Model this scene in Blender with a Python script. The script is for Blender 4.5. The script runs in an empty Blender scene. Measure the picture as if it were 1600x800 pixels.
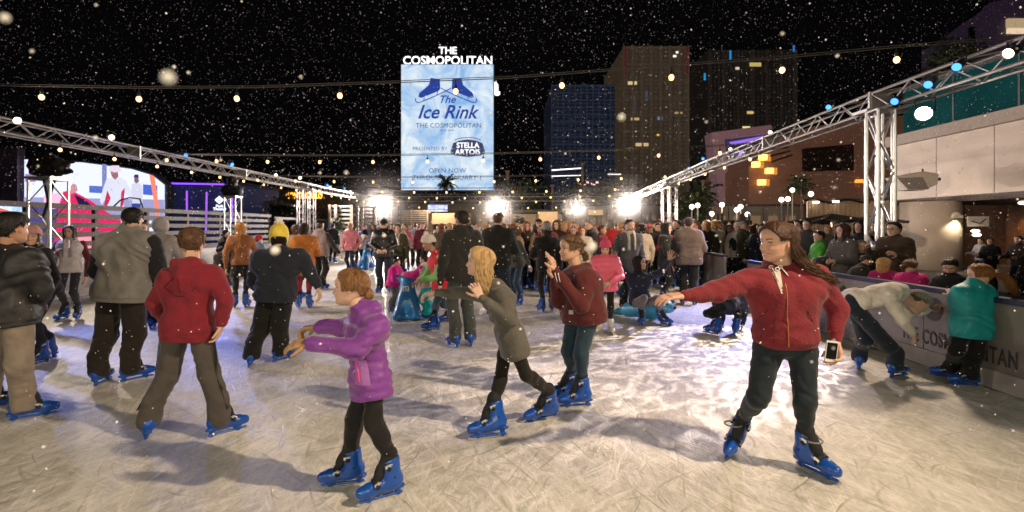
import bpy, bmesh, math, random
import numpy as np
from mathutils import Vector, Matrix

random.seed(7); rng = np.random.RandomState(11)
SC = bpy.context.scene
COL = SC.collection
R = math.radians

# ------------------------------------------------------------------ camera, world, exposure
cam = bpy.data.cameras.new('camera')
cam.sensor_width = 36; cam.lens = 18.0; cam.shift_y = -45/1600
cam.clip_start = 0.05; cam.clip_end = 1500
cam.dof.use_dof = True; cam.dof.focus_distance = 3.9; cam.dof.aperture_fstop = 2.6
camo = bpy.data.objects.new('camera', cam); COL.objects.link(camo)
camo.location = (0, 0, 1.6); camo.rotation_euler = (R(90), 0, 0)
SC.camera = camo

W = bpy.data.worlds.new('World'); SC.world = W; W.use_nodes = True
W.node_tree.nodes['Background'].inputs[0].default_value = (0.35, 0.33, 0.42, 1)
W.node_tree.nodes['Background'].inputs[1].default_value = 0.0025

SC.view_settings.view_transform = 'Standard'; SC.view_settings.look = 'None'
SC.view_settings.exposure = 0.6; SC.view_settings.gamma = 1.0
SC.render.engine = 'CYCLES'
SC.cycles.use_denoising = True
SC.cycles.max_bounces = 5; SC.cycles.diffuse_bounces = 2; SC.cycles.glossy_bounces = 2
SC.cycles.transmission_bounces = 4; SC.cycles.transparent_max_bounces = 8
SC.cycles.sample_clamp_indirect = 3.0; SC.cycles.use_light_tree = True
SC.cycles.caustics_reflective = False; SC.cycles.caustics_refractive = False

def lamp(name, kind, loc, power, color, target=None, size=0.1, spot=60, blend=0.6):
    d = bpy.data.lights.new(name, kind); d.energy = power; d.color = color
    if kind == 'AREA':
        d.size = size
    else:
        d.shadow_soft_size = size
    if kind == 'SPOT':
        d.spot_size = R(spot); d.spot_blend = blend
    o = bpy.data.objects.new(name, d); COL.objects.link(o); o.location = loc
    if target is not None:
        o.rotation_euler = (Vector(target)-Vector(loc)).to_track_quat('-Z', 'Y').to_euler()
    return o

WARM = (1.0, 0.74, 0.50); CREAM = (1.0, 0.83, 0.66); PINK = (1.0, 0.78, 0.74); BLUE = (0.25, 0.33, 1.0)
# the truss floodlight over the right of the camera that throws the long shadows
lamp('key_flood', 'SPOT', (4.6, 1.0, 5.3), 1500, (1.0, 0.75, 0.51), (-1.3, 4.1, 0.3), 0.09, 84, 1.0)
# added soft fill from behind the camera, slightly green to tint the shadows
lamp('rear_fill', 'AREA', (-5.5, -4.0, 5.0), 22, (0.92, 0.95, 0.62), (-1, 5, 0.6), 3.0)
lamp('rear_fill', 'AREA', (1.5, -4.0, 3.0), 75, (0.90, 0.92, 0.58), (1, 5, 0.9), 2.5)
# wash lights hanging along both trusses
for (x, y, tx, ty, pw, c) in ((-10.6, 11, -3, 10, 420, CREAM), (-10.6, 15, -2, 14, 420, PINK), (-10.8, 20, -2, 18, 800, CREAM),
                              (6.6, 11.4, 0.8, 8.6, 330, PINK), (7.2, 15.5, 0, 14, 500, CREAM), (7.6, 21, 0, 20, 900, PINK),
                              (-11, 27, -1, 26, 1000, CREAM), (8.2, 28, 0, 26, 1000, CREAM)):
    lamp('truss_wash', 'SPOT', (x+(.6 if x < 0 else -.6), y, 3.5), pw*1.55, c, (tx, ty, 0), 0.12, 95, 0.7)
for (x, y, tx, ty, pw) in ((-10.1, 17, -5.0, 11.0, 900), (6.4, 12.4, 3.2, 8.6, 1300), (-10.1, 9, -4.8, 7.0, 1000), (-10.1, 24, -4, 20, 900)):
    lamp('blue_wash', 'SPOT', (x, y, 3.5), pw, BLUE, (tx, ty, 0), 0.1, 42, 0.9)

# added up-lights to brighten the snow and an added wash on the terrace building
lamp('snow_fill', 'SPOT', (-9.5, 12, 3.9), 400, CREAM, (2, 18, 14), 0.2, 120, 0.8)
lamp('snow_fill', 'SPOT', (5.8, 14, 3.9), 400, CREAM, (-4, 18, 14), 0.2, 120, 0.8)
lamp('snow_fill', 'SPOT', (-4.5, -1.0, 2.6), 130, CREAM, (-2, 8, 7.5), 0.2, 95, 0.8)
lamp('terrace_fill', 'SPOT', (7.4, 12.0, 3.3), 400, (1.0, .68, .46), (16, 17.5, 3.8), 0.15, 75, 0.7)
lamp('tower_wash', 'SPOT', (4.6, 5.0, 3.3), 25, (1.0, .85, .75), (6.8, 8.7, 2.4), 0.1, 70, 0.7)
# patterned (gobo) spotlight that throws the dappled light on the ice
gb = lamp('gobo_light', 'SPOT', (5.6, 9.4, 3.4), 2300, (1.0, .80, .70), (2.45, 6.7, 0), 0.02, 38, 0.3)
gb.data.use_nodes = True; nt = gb.data.node_tree; N = nt.nodes; L_ = nt.links
tcn = N.new('ShaderNodeTexCoord'); mp = N.new('ShaderNodeMapping'); mp.inputs['Scale'].default_value = (1, 1, 1)
nz = N.new('ShaderNodeTexNoise'); nz.inputs['Scale'].default_value = 24; nz.inputs['Detail'].default_value = 1.5; nz.inputs['Distortion'].default_value = 1.2
L_.new(tcn.outputs['Normal'], mp.inputs[0]); L_.new(mp.outputs[0], nz.inputs['Vector'])
a1 = N.new('ShaderNodeMath'); a1.operation = 'SUBTRACT'; a1.inputs[1].default_value = .5; L_.new(nz.outputs['Fac'], a1.inputs[0])
a2 = N.new('ShaderNodeMath'); a2.operation = 'ABSOLUTE'; L_.new(a1.outputs[0], a2.inputs[0])
a3 = N.new('ShaderNodeMapRange'); a3.inputs[1].default_value = .005; a3.inputs[2].default_value = .085; a3.inputs[3].default_value = 1.0; a3.inputs[4].default_value = .03; L_.new(a2.outputs[0], a3.inputs[0])
L_.new(a3.outputs[0], N['Emission'].inputs['Strength'])
lamp('column_fill', 'SPOT', (9.0, 13.5, 3.2), 700, (1.0, .78, .58), (16.2, 19.6, 1.6), 0.1, 34, 0.7)  # unseen lamp added to brighten the round column

for a, b, pw in (((-6, 41, 4.5), (-8, 56, 2), 1500), ((3, 41, 4.5), (3, 52, 2), 1500), ((10, 42, 5), (14, 60, 2), 1800), ((18, 44, 5), (24, 62, 2), 1800), ((-18, 38, 4), (-20, 46, 2), 200)):  # unseen lamps added to brighten the building fronts at the back
    lamp('facade_fill', 'SPOT', a, pw, (1, .76, .52), b, .2, 110, .8)

for a, b, pw, c in (((-9.6, 8.0, 3.4), (1.0, 13.5, 1.2), 900, CREAM), ((5.9, 7.6, 3.3), (0.5, 14.0, 1.2), 900, WARM), ((5.6, 7.2, 3.2), (3.9, 5.4, .6), 230, WARM)):  # two spots added to light the crowd's faces, one for the near floodlight
    lamp('truss_wash', 'SPOT', a, pw, c, b, .12, 62, .8)

lamp('front_fill', 'AREA', (-5.2, -1.2, 2.3), 52, (1.0, .80, .62), (0.6, 4.6, 1.5), 1.2)  # unseen fills added on the camera side to brighten the faces
lamp('front_fill', 'AREA', (-1.5, -2.5, 2.4), 52, (1.0, .78, .60), (-1.0, 9, 1.3), 1.0)
# ------------------------------------------------------------------ pixel of the photo -> place
EYE = 1.6
def P(px, py, Y): return Vector(((px-800)/800*Y, Y, EYE-(py-355)/800*Y))
def G(px, py):
    Y = 800*EYE/(py-355); return Vector(((px-800)/800*Y, Y, 0.0))

# ------------------------------------------------------------------ materials
_M = {}
def mat(key, color=(0.5, 0.5, 0.5), rough=0.6, metal=0.0, var=0.12, vscale=6.0, bump=0.0, bscale=40.0, spec=0.5,
        emit=None, es=0.0, alpha=1.0, trans=0.0, sheen=0.0, coat=0.0, attr=False, detail=3.0):
    if key in _M: return _M[key]
    m = bpy.data.materials.new(key); m.use_nodes = True; nt = m.node_tree; N = nt.nodes; L = nt.links
    b = N['Principled BSDF']
    b.inputs['Roughness'].default_value = rough; b.inputs['Metallic'].default_value = metal
    b.inputs['Specular IOR Level'].default_value = spec
    b.inputs['Base Color'].default_value = (*color, 1)
    if sheen: b.inputs['Sheen Weight'].default_value = sheen
    if coat: b.inputs['Coat Weight'].default_value = coat
    if trans: b.inputs['Transmission Weight'].default_value = trans
    if alpha < 1: b.inputs['Alpha'].default_value = alpha
    if emit:
        b.inputs['Emission Color'].default_value = (*emit, 1); b.inputs['Emission Strength'].default_value = es
    tc = N.new('ShaderNodeTexCoord')
    src = None
    if attr:
        at = N.new('ShaderNodeAttribute'); at.attribute_name = 'Col'; src = at.outputs['Color']
    if var > 0:
        nz = N.new('ShaderNodeTexNoise'); nz.inputs['Scale'].default_value = vscale; nz.inputs['Detail'].default_value = detail
        L.new(tc.outputs['Object'], nz.inputs['Vector'])
        mr = N.new('ShaderNodeMapRange'); mr.inputs[1].default_value = 0.3; mr.inputs[2].default_value = 0.7
        mr.inputs[3].default_value = 1-var; mr.inputs[4].default_value = 1+var
        L.new(nz.outputs['Fac'], mr.inputs[0])
        vm = N.new('ShaderNodeVectorMath'); vm.operation = 'SCALE'
        if src: L.new(src, vm.inputs[0])
        else: vm.inputs[0].default_value = color
        L.new(mr.outputs[0], vm.inputs['Scale']); L.new(vm.outputs[0], b.inputs['Base Color'])
    elif src: L.new(src, b.inputs['Base Color'])
    if bump > 0:
        n2 = N.new('ShaderNodeTexNoise'); n2.inputs['Scale'].default_value = bscale; n2.inputs['Detail'].default_value = 4
        L.new(tc.outputs['Object'], n2.inputs['Vector'])
        bp = N.new('ShaderNodeBump'); bp.inputs['Strength'].default_value = bump; bp.inputs['Distance'].default_value = 0.02
        L.new(n2.outputs['Fac'], bp.inputs['Height']); L.new(bp.outputs[0], b.inputs['Normal'])
    _M[key] = m; return m

def emi(key, color, s):
    if key in _M: return _M[key]
    m = bpy.data.materials.new(key); m.use_nodes = True; nt = m.node_tree; nt.nodes.clear()
    e = nt.nodes.new('ShaderNodeEmission'); e.inputs[0].default_value = (*color, 1); e.inputs[1].default_value = s
    o = nt.nodes.new('ShaderNodeOutputMaterial'); nt.links.new(e.outputs[0], o.inputs[0])
    _M[key] = m; return m

def fabric(c, rough=0.85, bump=0.35, bscale=22, var=0.14):
    k = 'fabric_%02x%02x%02x_%d_%d' % (int(c[0]*255), int(c[1]*255), int(c[2]*255), int(rough*10), int(bscale))
    return mat(k, c, rough, var=var, vscale=9, bump=bump, bscale=bscale, sheen=0.15, spec=0.25)

SKIN = mat('skin', rough=0.5, attr=True, var=0.05, vscale=14, spec=0.4)
SKIN.node_tree.nodes['Principled BSDF'].inputs['Subsurface Weight'].default_value = 0.0
ALU = mat('aluminium', (0.62, 0.60, 0.58), 0.38, metal=0.75, var=0.08, vscale=5)
DARKMET = mat('dark_metal', (0.03, 0.03, 0.032), 0.5, metal=0.4, var=0.2)
BULB = emi('bulb_glow', (1.0, 0.55, 0.20), 3.2)
LENS = emi('lens_glow', (1.0, 0.80, 0.62), 6.0)
LENSB = emi('lens_blue', (0.06, 0.25, 1.0), 2.2)
FLOOD = emi('flood_glow', (1.0, 0.88, 0.78), 160.0)

# ------------------------------------------------------------------ mesh building
class MB:
    def __init__(s): s.v = []; s.f = []; s.m = []; s.c = None
    def add(s, vs, fs, mi=0, col=None):
        o = len(s.v); s.v.extend([tuple(v) for v in vs]); s.f.extend([tuple(i+o for i in f) for f in fs]); s.m.extend([mi]*len(fs))
        if col is not None or s.c is not None:
            if s.c is None: s.c = [(1, 1, 1)]*o
            if col is None: col = [(1, 1, 1)]*len(vs)
            elif isinstance(col, tuple): col = [col]*len(vs)
            s.c.extend([tuple(c) for c in col])
        return s
    def box(s, c, size, rz=0.0, mi=0, M=None):
        x, y, z = (k/2 for k in size)
        vs = [Vector((a*x, b*y, d*z)) for a in (-1, 1) for b in (-1, 1) for d in (-1, 1)]
        m = Matrix.Rotation(rz, 3, 'Z') if M is None else M
        vs = [m @ v + Vector(c) for v in vs]
        return s.add(vs, [(0, 1, 3, 2), (4, 6, 7, 5), (0, 4, 5, 1), (2, 3, 7, 6), (0, 2, 6, 4), (1, 5, 7, 3)], mi)
    def tube(s, pts, rad, n=8, mi=0, cap=True, flat=None, col=None):
        pts = [Vector(p) for p in pts]
        if not hasattr(rad, '__len__'): rad = [rad]*len(pts)
        vs = []; up = None
        for i, p in enumerate(pts):
            t = (pts[min(i+1, len(pts)-1)]-pts[max(i-1, 0)])
            t = t.normalized() if t.length > 1e-9 else Vector((0, 0, 1))
            if up is None:
                up = Vector((0, 0, 1)) if abs(t.z) < 0.9 else Vector((1, 0, 0))
            a = t.cross(up)
            a = a.normalized() if a.length > 1e-6 else Vector((1, 0, 0))
            b = a.cross(t).normalized(); up = b
            fl = 1 if flat is None else flat
            for k in range(n):
                q = 2*math.pi*k/n
                vs.append(p + a*math.cos(q)*rad[i] + b*math.sin(q)*rad[i]*fl)
        fs = []
        for i in range(len(pts)-1):
            for k in range(n):
                k2 = (k+1) % n
                fs.append((i*n+k, i*n+k2, (i+1)*n+k2, (i+1)*n+k))
        if cap:
            fs.append(tuple(reversed(range(n)))); fs.append(tuple((len(pts)-1)*n+k for k in range(n)))
        return s.add(vs, fs, mi, col)
    def ball(s, c, r, n=10, mi=0, sc=(1, 1, 1), M=None, col=None):
        c = Vector(c); vs = [Vector((0, 0, 1))]; rings = max(4, n//2+1)
        for i in range(1, rings):
            th = math.pi*i/rings
            for k in range(n):
                a = 2*math.pi*k/n
                vs.append(Vector((math.sin(th)*math.cos(a), math.sin(th)*math.sin(a), math.cos(th))))
        vs.append(Vector((0, 0, -1)))
        vs = [Vector((v.x*r*sc[0], v.y*r*sc[1], v.z*r*sc[2])) for v in vs]
        if M is not None: vs = [M @ v for v in vs]
        vs = [v+c for v in vs]
        fs = [(0, 1+k, 1+(k+1) % n) for k in range(n)]
        for i in range(rings-2):
            for k in range(n):
                k2 = (k+1) % n; a = 1+i*n; b = a+n
                fs.append((a+k, b+k, b+k2, a+k2))
        l = len(vs)-1; a = 1+(rings-2)*n
        fs += [(l, a+(k+1) % n, a+k) for k in range(n)]
        return s.add(vs, fs, mi, col)
    def prism(s, poly, origin, ux, uy, depth, mi=0):
        """polygon (list of 2-D points) in plane ux, uy, extruded by the vector depth"""
        o = Vector(origin); ux = Vector(ux); uy = Vector(uy); d = Vector(depth); n = len(poly)
        a = [o+ux*p[0]+uy*p[1] for p in poly]; b = [p+d for p in a]
        fs = [tuple(range(n)), tuple(reversed(range(n, 2*n)))]+[(i, n+i, n+(i+1) % n, (i+1) % n) for i in range(n)]
        return s.add(a+b, fs, mi)
    def build(s, name, mats, parent=None, smooth=False, loc=None):
        me = bpy.data.meshes.new(name); off = Vector(loc) if loc is not None else Vector((0, 0, 0))
        vs = s.v if loc is None else [(v[0]-off.x, v[1]-off.y, v[2]-off.z) for v in s.v]
        me.from_pydata(vs, [], s.f)
        if not isinstance(mats, (list, tuple)): mats = [mats]
        for m in mats: me.materials.append(m)
        if len(mats) > 1: me.polygons.foreach_set('material_index', s.m)
        if smooth: me.polygons.foreach_set('use_smooth', [True]*len(s.f))
        if s.c is not None:
            at = me.color_attributes.new('Col', 'FLOAT_COLOR', 'POINT')
            at.data.foreach_set('color', np.array([(c[0], c[1], c[2], 1.0) for c in s.c], dtype=np.float32).ravel())
        bm = bmesh.new(); bm.from_mesh(me); bmesh.ops.recalc_face_normals(bm, faces=bm.faces); bm.to_mesh(me); bm.free()
        me.update()
        o = bpy.data.objects.new(name, me); COL.objects.link(o)
        if parent is not None: o.parent = parent
        elif loc is not None: o.location = off
        return o

def tag(o, label=None, cat=None, group=None, kind=None):
    if label: o['label'] = label
    if cat: o['category'] = cat
    if group: o['group'] = group
    if kind: o['kind'] = kind
    return o
def thing(name, loc, label, cat, group=None, rz=0):
    o = bpy.data.objects.new(name, None); COL.objects.link(o); o.location = loc; o.rotation_euler = (0, 0, rz)
    o.empty_display_size = 0.1
    return tag(o, label, cat, group)
def part(mb, name, mats, t, smooth=False):
    """mb in world coordinates, t an unrotated thing"""
    loc = t.location if t.parent is None else t.parent.location
    return mb.build(name, mats, t, smooth, loc=loc)
def copy_tree(o, parent=None):
    c = o.copy(); COL.objects.link(c)
    if parent is not None: c.parent = parent
    for ch in list(o.children): copy_tree(ch, c)
    return c

def text_mb(mb, txt, size, M, depth=0.01, mi=0, bold=0.0, shear=0.0, align='CENTER', sp=1.0, xs=1.0):
    cu = bpy.data.curves.new('txt', 'FONT'); cu.body = txt; cu.size = size; cu.align_x = align; cu.offset = bold; cu.shear = shear
    cu.space_character = sp; cu.extrude = depth/2; cu.resolution_u = 3
    o = bpy.data.objects.new('txt', cu)
    me = bpy.data.meshes.new_from_object(o)
    vs = [M @ Vector((v.co.x*xs, v.co.y, v.co.z)) for v in me.vertices]
    mb.add(vs, [tuple(p.vertices) for p in me.polygons], mi)
    bpy.data.objects.remove(o); bpy.data.curves.remove(cu); bpy.data.meshes.remove(me)
def facing(origin, yaw=0.0):
    """matrix: text x to the right, y up, facing -Y, turned by yaw"""
    return Matrix.Translation(Vector(origin)) @ Matrix.Rotation(yaw, 4, 'Z') @ Matrix.Rotation(R(90), 4, 'X')

# ------------------------------------------------------------------ distance-field surfaces (bodies, clothes, boots)
def cap(a, b, r0, r1=None, k=0.03, fd=None, fl=1.0):
    return ('c', np.array(a, dtype=float), np.array(b, dtype=float), r0, r0 if r1 is None else r1, k, None if fd is None else np.array(fd, dtype=float), fl)
def cut(p, n, k=0.01): return ('x', np.array(p, dtype=float), np.array(n, dtype=float), k)
def hole(a, b, r0, r1=None, k=0.01): return ('h', np.array(a, dtype=float), np.array(b, dtype=float), r0, r0 if r1 is None else r1, k)
def _capd(Pt, a, b, r0, r1, fd=None, fl=1.0):
    ba = b-a; pa = Pt-a
    if fd is not None and fl != 1.0:
        pa = pa+((pa @ fd)*(fl-1.0))[..., None]*fd
        ba = ba+(ba @ fd)*(fl-1.0)*fd
    l2 = max(float(ba @ ba), 1e-9)
    h = np.clip((pa @ ba)/l2, 0, 1)
    return np.linalg.norm(pa-h[..., None]*ba, axis=-1)-(r0+(r1-r0)*h)
def smin(a, b, k):
    h = np.maximum(k-np.abs(a-b), 0)/k
    return np.minimum(a, b)-h*h*k*0.25
def smax(a, b, k): return -smin(-a, -b, k)
def sdf_at(prims, Pt):
    F = np.full(Pt.shape[:-1], 1.0)
    for p in prims:
        if p[0] == 'c': F = smin(F, _capd(Pt, p[1], p[2], p[3], p[4], p[6], p[7]), p[5])
        elif p[0] == 'x': F = smax(F, (Pt-p[1]) @ p[2], p[3])
        elif p[0] == 'h': F = smax(F, -_capd(Pt, p[1], p[2], p[3], p[4]), p[5])
    return F
_C8 = np.array([[i, j, k] for i in (0, 1) for j in (0, 1) for k in (0, 1)])
_E12 = [(a, b) for a in range(8) for b in range(a+1, 8) if np.abs(_C8[a]-_C8[b]).sum() == 1]
def sdf_mesh(prims, res, wr=None):
    cs = [p for p in prims if p[0] == 'c']
    lo = np.min([np.minimum(p[1], p[2])-max(p[3], p[4]) for p in cs], axis=0)-res*2.5-0.012
    hi = np.max([np.maximum(p[1], p[2])+max(p[3], p[4]) for p in cs], axis=0)+res*2.5+0.012
    n = np.ceil((hi-lo)/res).astype(int)+1
    ax = [lo[i]+res*np.arange(n[i]) for i in range(3)]
    F = np.full(tuple(n), 1.0)
    for p in prims:
        if p[0] == 'c':
            rr = max(p[3], p[4])+p[5]+res*2
            l = np.minimum(p[1], p[2])-rr; h = np.maximum(p[1], p[2])+rr
        elif p[0] == 'h':
            rr = max(p[3], p[4])+p[5]+res*2
            l = np.minimum(p[1], p[2])-rr; h = np.maximum(p[1], p[2])+rr
        else:
            l, h = lo, hi
        i0 = np.clip(np.floor((l-lo)/res).astype(int), 0, n-1); i1 = np.clip(np.ceil((h-lo)/res).astype(int)+1, 1, n)
        if np.any(i1 <= i0): continue
        sl = tuple(slice(i0[i], i1[i]) for i in range(3))
        g = np.stack(np.meshgrid(*[ax[i][sl[i]] for i in range(3)], indexing='ij'), axis=-1)
        if p[0] == 'c': F[sl] = smin(F[sl], _capd(g, p[1], p[2], p[3], p[4], p[6], p[7]), p[5])
        elif p[0] == 'h': F[sl] = smax(F[sl], -_capd(g, p[1], p[2], p[3], p[4]), p[5])
        else: F[sl] = smax(F[sl], (g-p[1]) @ p[2], p[3])
    if wr is not None:
        near = np.abs(F) < 0.05
        ii = np.argwhere(near)
        F[near] += wr(lo+ii*res)
    S = F < 0
    A = np.zeros(tuple(n-1), dtype=np.int8)
    for c in _C8: A += S[c[0]:n[0]-1+c[0], c[1]:n[1]-1+c[1], c[2]:n[2]-1+c[2]]
    act = (A > 0) & (A < 8); idx = np.argwhere(act)
    if not len(idx): return np.zeros((0, 3)), []
    vid = np.full(tuple(n-1), -1, dtype=np.int64); vid[act] = np.arange(len(idx))
    pos = np.zeros((len(idx), 3)); cnt = np.zeros(len(idx))
    cf = [F[idx[:, 0]+c[0], idx[:, 1]+c[1], idx[:, 2]+c[2]] for c in _C8]
    for a, b in _E12:
        fa, fb = cf[a], cf[b]; m = (fa < 0) != (fb < 0)
        t = np.where(m, fa/np.where(m, fa-fb, 1), 0)
        pos += m[:, None]*(_C8[a]+t[:, None]*(_C8[b]-_C8[a])); cnt += m
    V = lo+(idx+pos/cnt[:, None])*res
    Q = []
    for d in range(3):
        e, f = [(1, 2), (2, 0), (0, 1)][d]
        s0 = [slice(None)]*3; s1 = [slice(None)]*3
        s0[d] = slice(0, n[d]-1); s1[d] = slice(1, n[d])
        ch = S[tuple(s0)] != S[tuple(s1)]
        ed = np.argwhere(ch)
        ok = (ed[:, e] >= 1) & (ed[:, f] >= 1) & (ed[:, e] < n[e]-1) & (ed[:, f] < n[f]-1); ed = ed[ok]
        if not len(ed): continue
        ve = np.zeros(3, int); ve[e] = 1; vf = np.zeros(3, int); vf[f] = 1
        c0 = ed-ve-vf; c1 = ed-vf; c2 = ed; c3 = ed-ve
        q = np.stack([vid[c[:, 0], c[:, 1], c[:, 2]] for c in (c0, c1, c2, c3)], axis=1)
        ins = S[ed[:, 0], ed[:, 1], ed[:, 2]]
        q[~ins] = q[~ins][:, ::-1]; Q.append(q)
    Q = np.concatenate(Q); Q = Q[(Q >= 0).all(axis=1)]
    return V, Q.tolist()
def wrinkles(amp, seed, freq=1.0):
    r = np.random.RandomState(seed); ph = r.rand(9)*6.28
    def w(p):
        x, y, z = p[:, 0]*freq*1.15, p[:, 1]*freq*1.15, p[:, 2]*freq*1.15
        q = np.sin(x*9+ph[0]+2.2*np.sin(z*7+ph[1]))+np.sin(y*11+ph[2]+z*5)
        a = np.sin(z*34+2.6*q+ph[3]+x*12)*0.5+np.sin(z*19-x*23+1.7*q+ph[4])*0.6+np.sin((x+y)*41+z*17+q+ph[5])*0.3
        rg = 1-2*np.abs(np.sin(z*13+x*9+1.9*q+ph[6]))**.7; b = np.sin(z*6+y*8+ph[7]+q*.5)
        return amp*(a+.9*rg*np.clip(b+.2, 0, 1))
    return w
def with_bands(w0, bands):
    """gather the cloth at hem and cuffs: (point, outward direction, width, amount)"""
    B = [(np.array(p, dtype=float), np.array(d, dtype=float), wd, am) for p, d, wd, am in bands]
    def w(p):
        r = w0(p)
        for b, d, wd, am in B:
            q = p-b; t = q @ d; lat = np.linalg.norm(q-t[:, None]*d, axis=1)
            k = np.clip((t+wd)/.012, 0, 1)*(lat < (.4 if wd > .045 else .075))*(t < .12); r = r*(1-k)+k*am
        return r
    return w
def quilt(amp, pitch, seed):
    w0 = wrinkles(amp*0.35, seed)
    def w(p): return w0(p)-amp*(np.abs(np.sin(p[:, 2]*math.pi/pitch+0.35*np.sin(p[:, 0]*9+p[:, 1]*7)))**0.6-0.6)
    return w
def blob(prims, name, m, parent, root, res, wr=None, smooth=True):
    V, Q = sdf_mesh(prims, res, wr)
    mb = MB(); mb.add(V.tolist(), Q)
    me = bpy.data.meshes.new(name); r = np.array(root)
    me.from_pydata((V-r).tolist(), [], Q); me.materials.append(m)
    me.polygons.foreach_set('use_smooth', [True]*len(Q)); me.update()
    o = bpy.data.objects.new(name, me); COL.objects.link(o)
    if parent is not None: o.parent = parent
    else: o.location = root
    return o
# ------------------------------------------------------------------ heads, hair, hands, skates, people
UPV = Vector((0, 0, 1))
class HF:
    """head frame: f forward, s to the person's left, u up; size hh chin to crown"""
    def __init__(h, c, yaw, pitch=0.0, roll=0.0, hh=0.225):
        f = Vector((math.cos(yaw)*math.cos(pitch), math.sin(yaw)*math.cos(pitch), math.sin(pitch)))
        s = UPV.cross(f).normalized(); u = f.cross(s).normalized()
        if roll: q = Matrix.Rotation(roll, 3, f); s = q @ s; u = q @ u
        h.c = Vector(c); h.f = f; h.s = s; h.u = u; h.hh = hh
        h.M = np.array([list(f), list(s), list(u)])*hh
    def pts(h, A): return np.asarray(A, dtype=float)-np.array([0, 0, 0.5])
    def w(h, A): return h.pts(A) @ h.M+np.array(h.c)
    def p(h, f, s, u): return Vector(h.w([[f, s, u]])[0])
_U = [0, .03, .07, .12, .17, .21, .25, .29, .35, .42, .5, .56, .63, .7, .78, .85, .91, .96, .985, 1.0]
_FF = [.24, .345, .385, .372, .378, .372, .388, .386, .388, .384, .365, .388, .402, .400, .375, .33, .265, .18, .11, .0]
_FB = [-.02, .02, .08, .16, .22, .27, .33, .38, .43, .47, .50, .515, .525, .515, .48, .425, .34, .23, .14, .0]
_WW = [.08, .14, .19, .235, .265, .28, .292, .305, .322, .335, .345, .352, .358, .355, .335, .298, .24, .16, .10, .0]
def slicept(a, u, off=0.0, jaw=1.0):
    ff = np.interp(u, _U, _FF); fb = np.interp(u, _U, _FB); w = np.interp(u, _U, _WW)
    w = w*(1+(jaw-1)*np.clip((0.35-u)/0.35, 0, 1))
    c = np.cos(a); s = np.sin(a); e = 0.9
    cc = np.sign(c)*np.abs(c)**e; ss = np.sign(s)*np.abs(s)**e
    f = np.where(c > 0, (ff+off)*cc, (fb+off)*cc); sd = (w+off)*ss
    return f, sd
def g(x, c, w): return np.exp(-((x-c)/w)**2)
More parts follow.
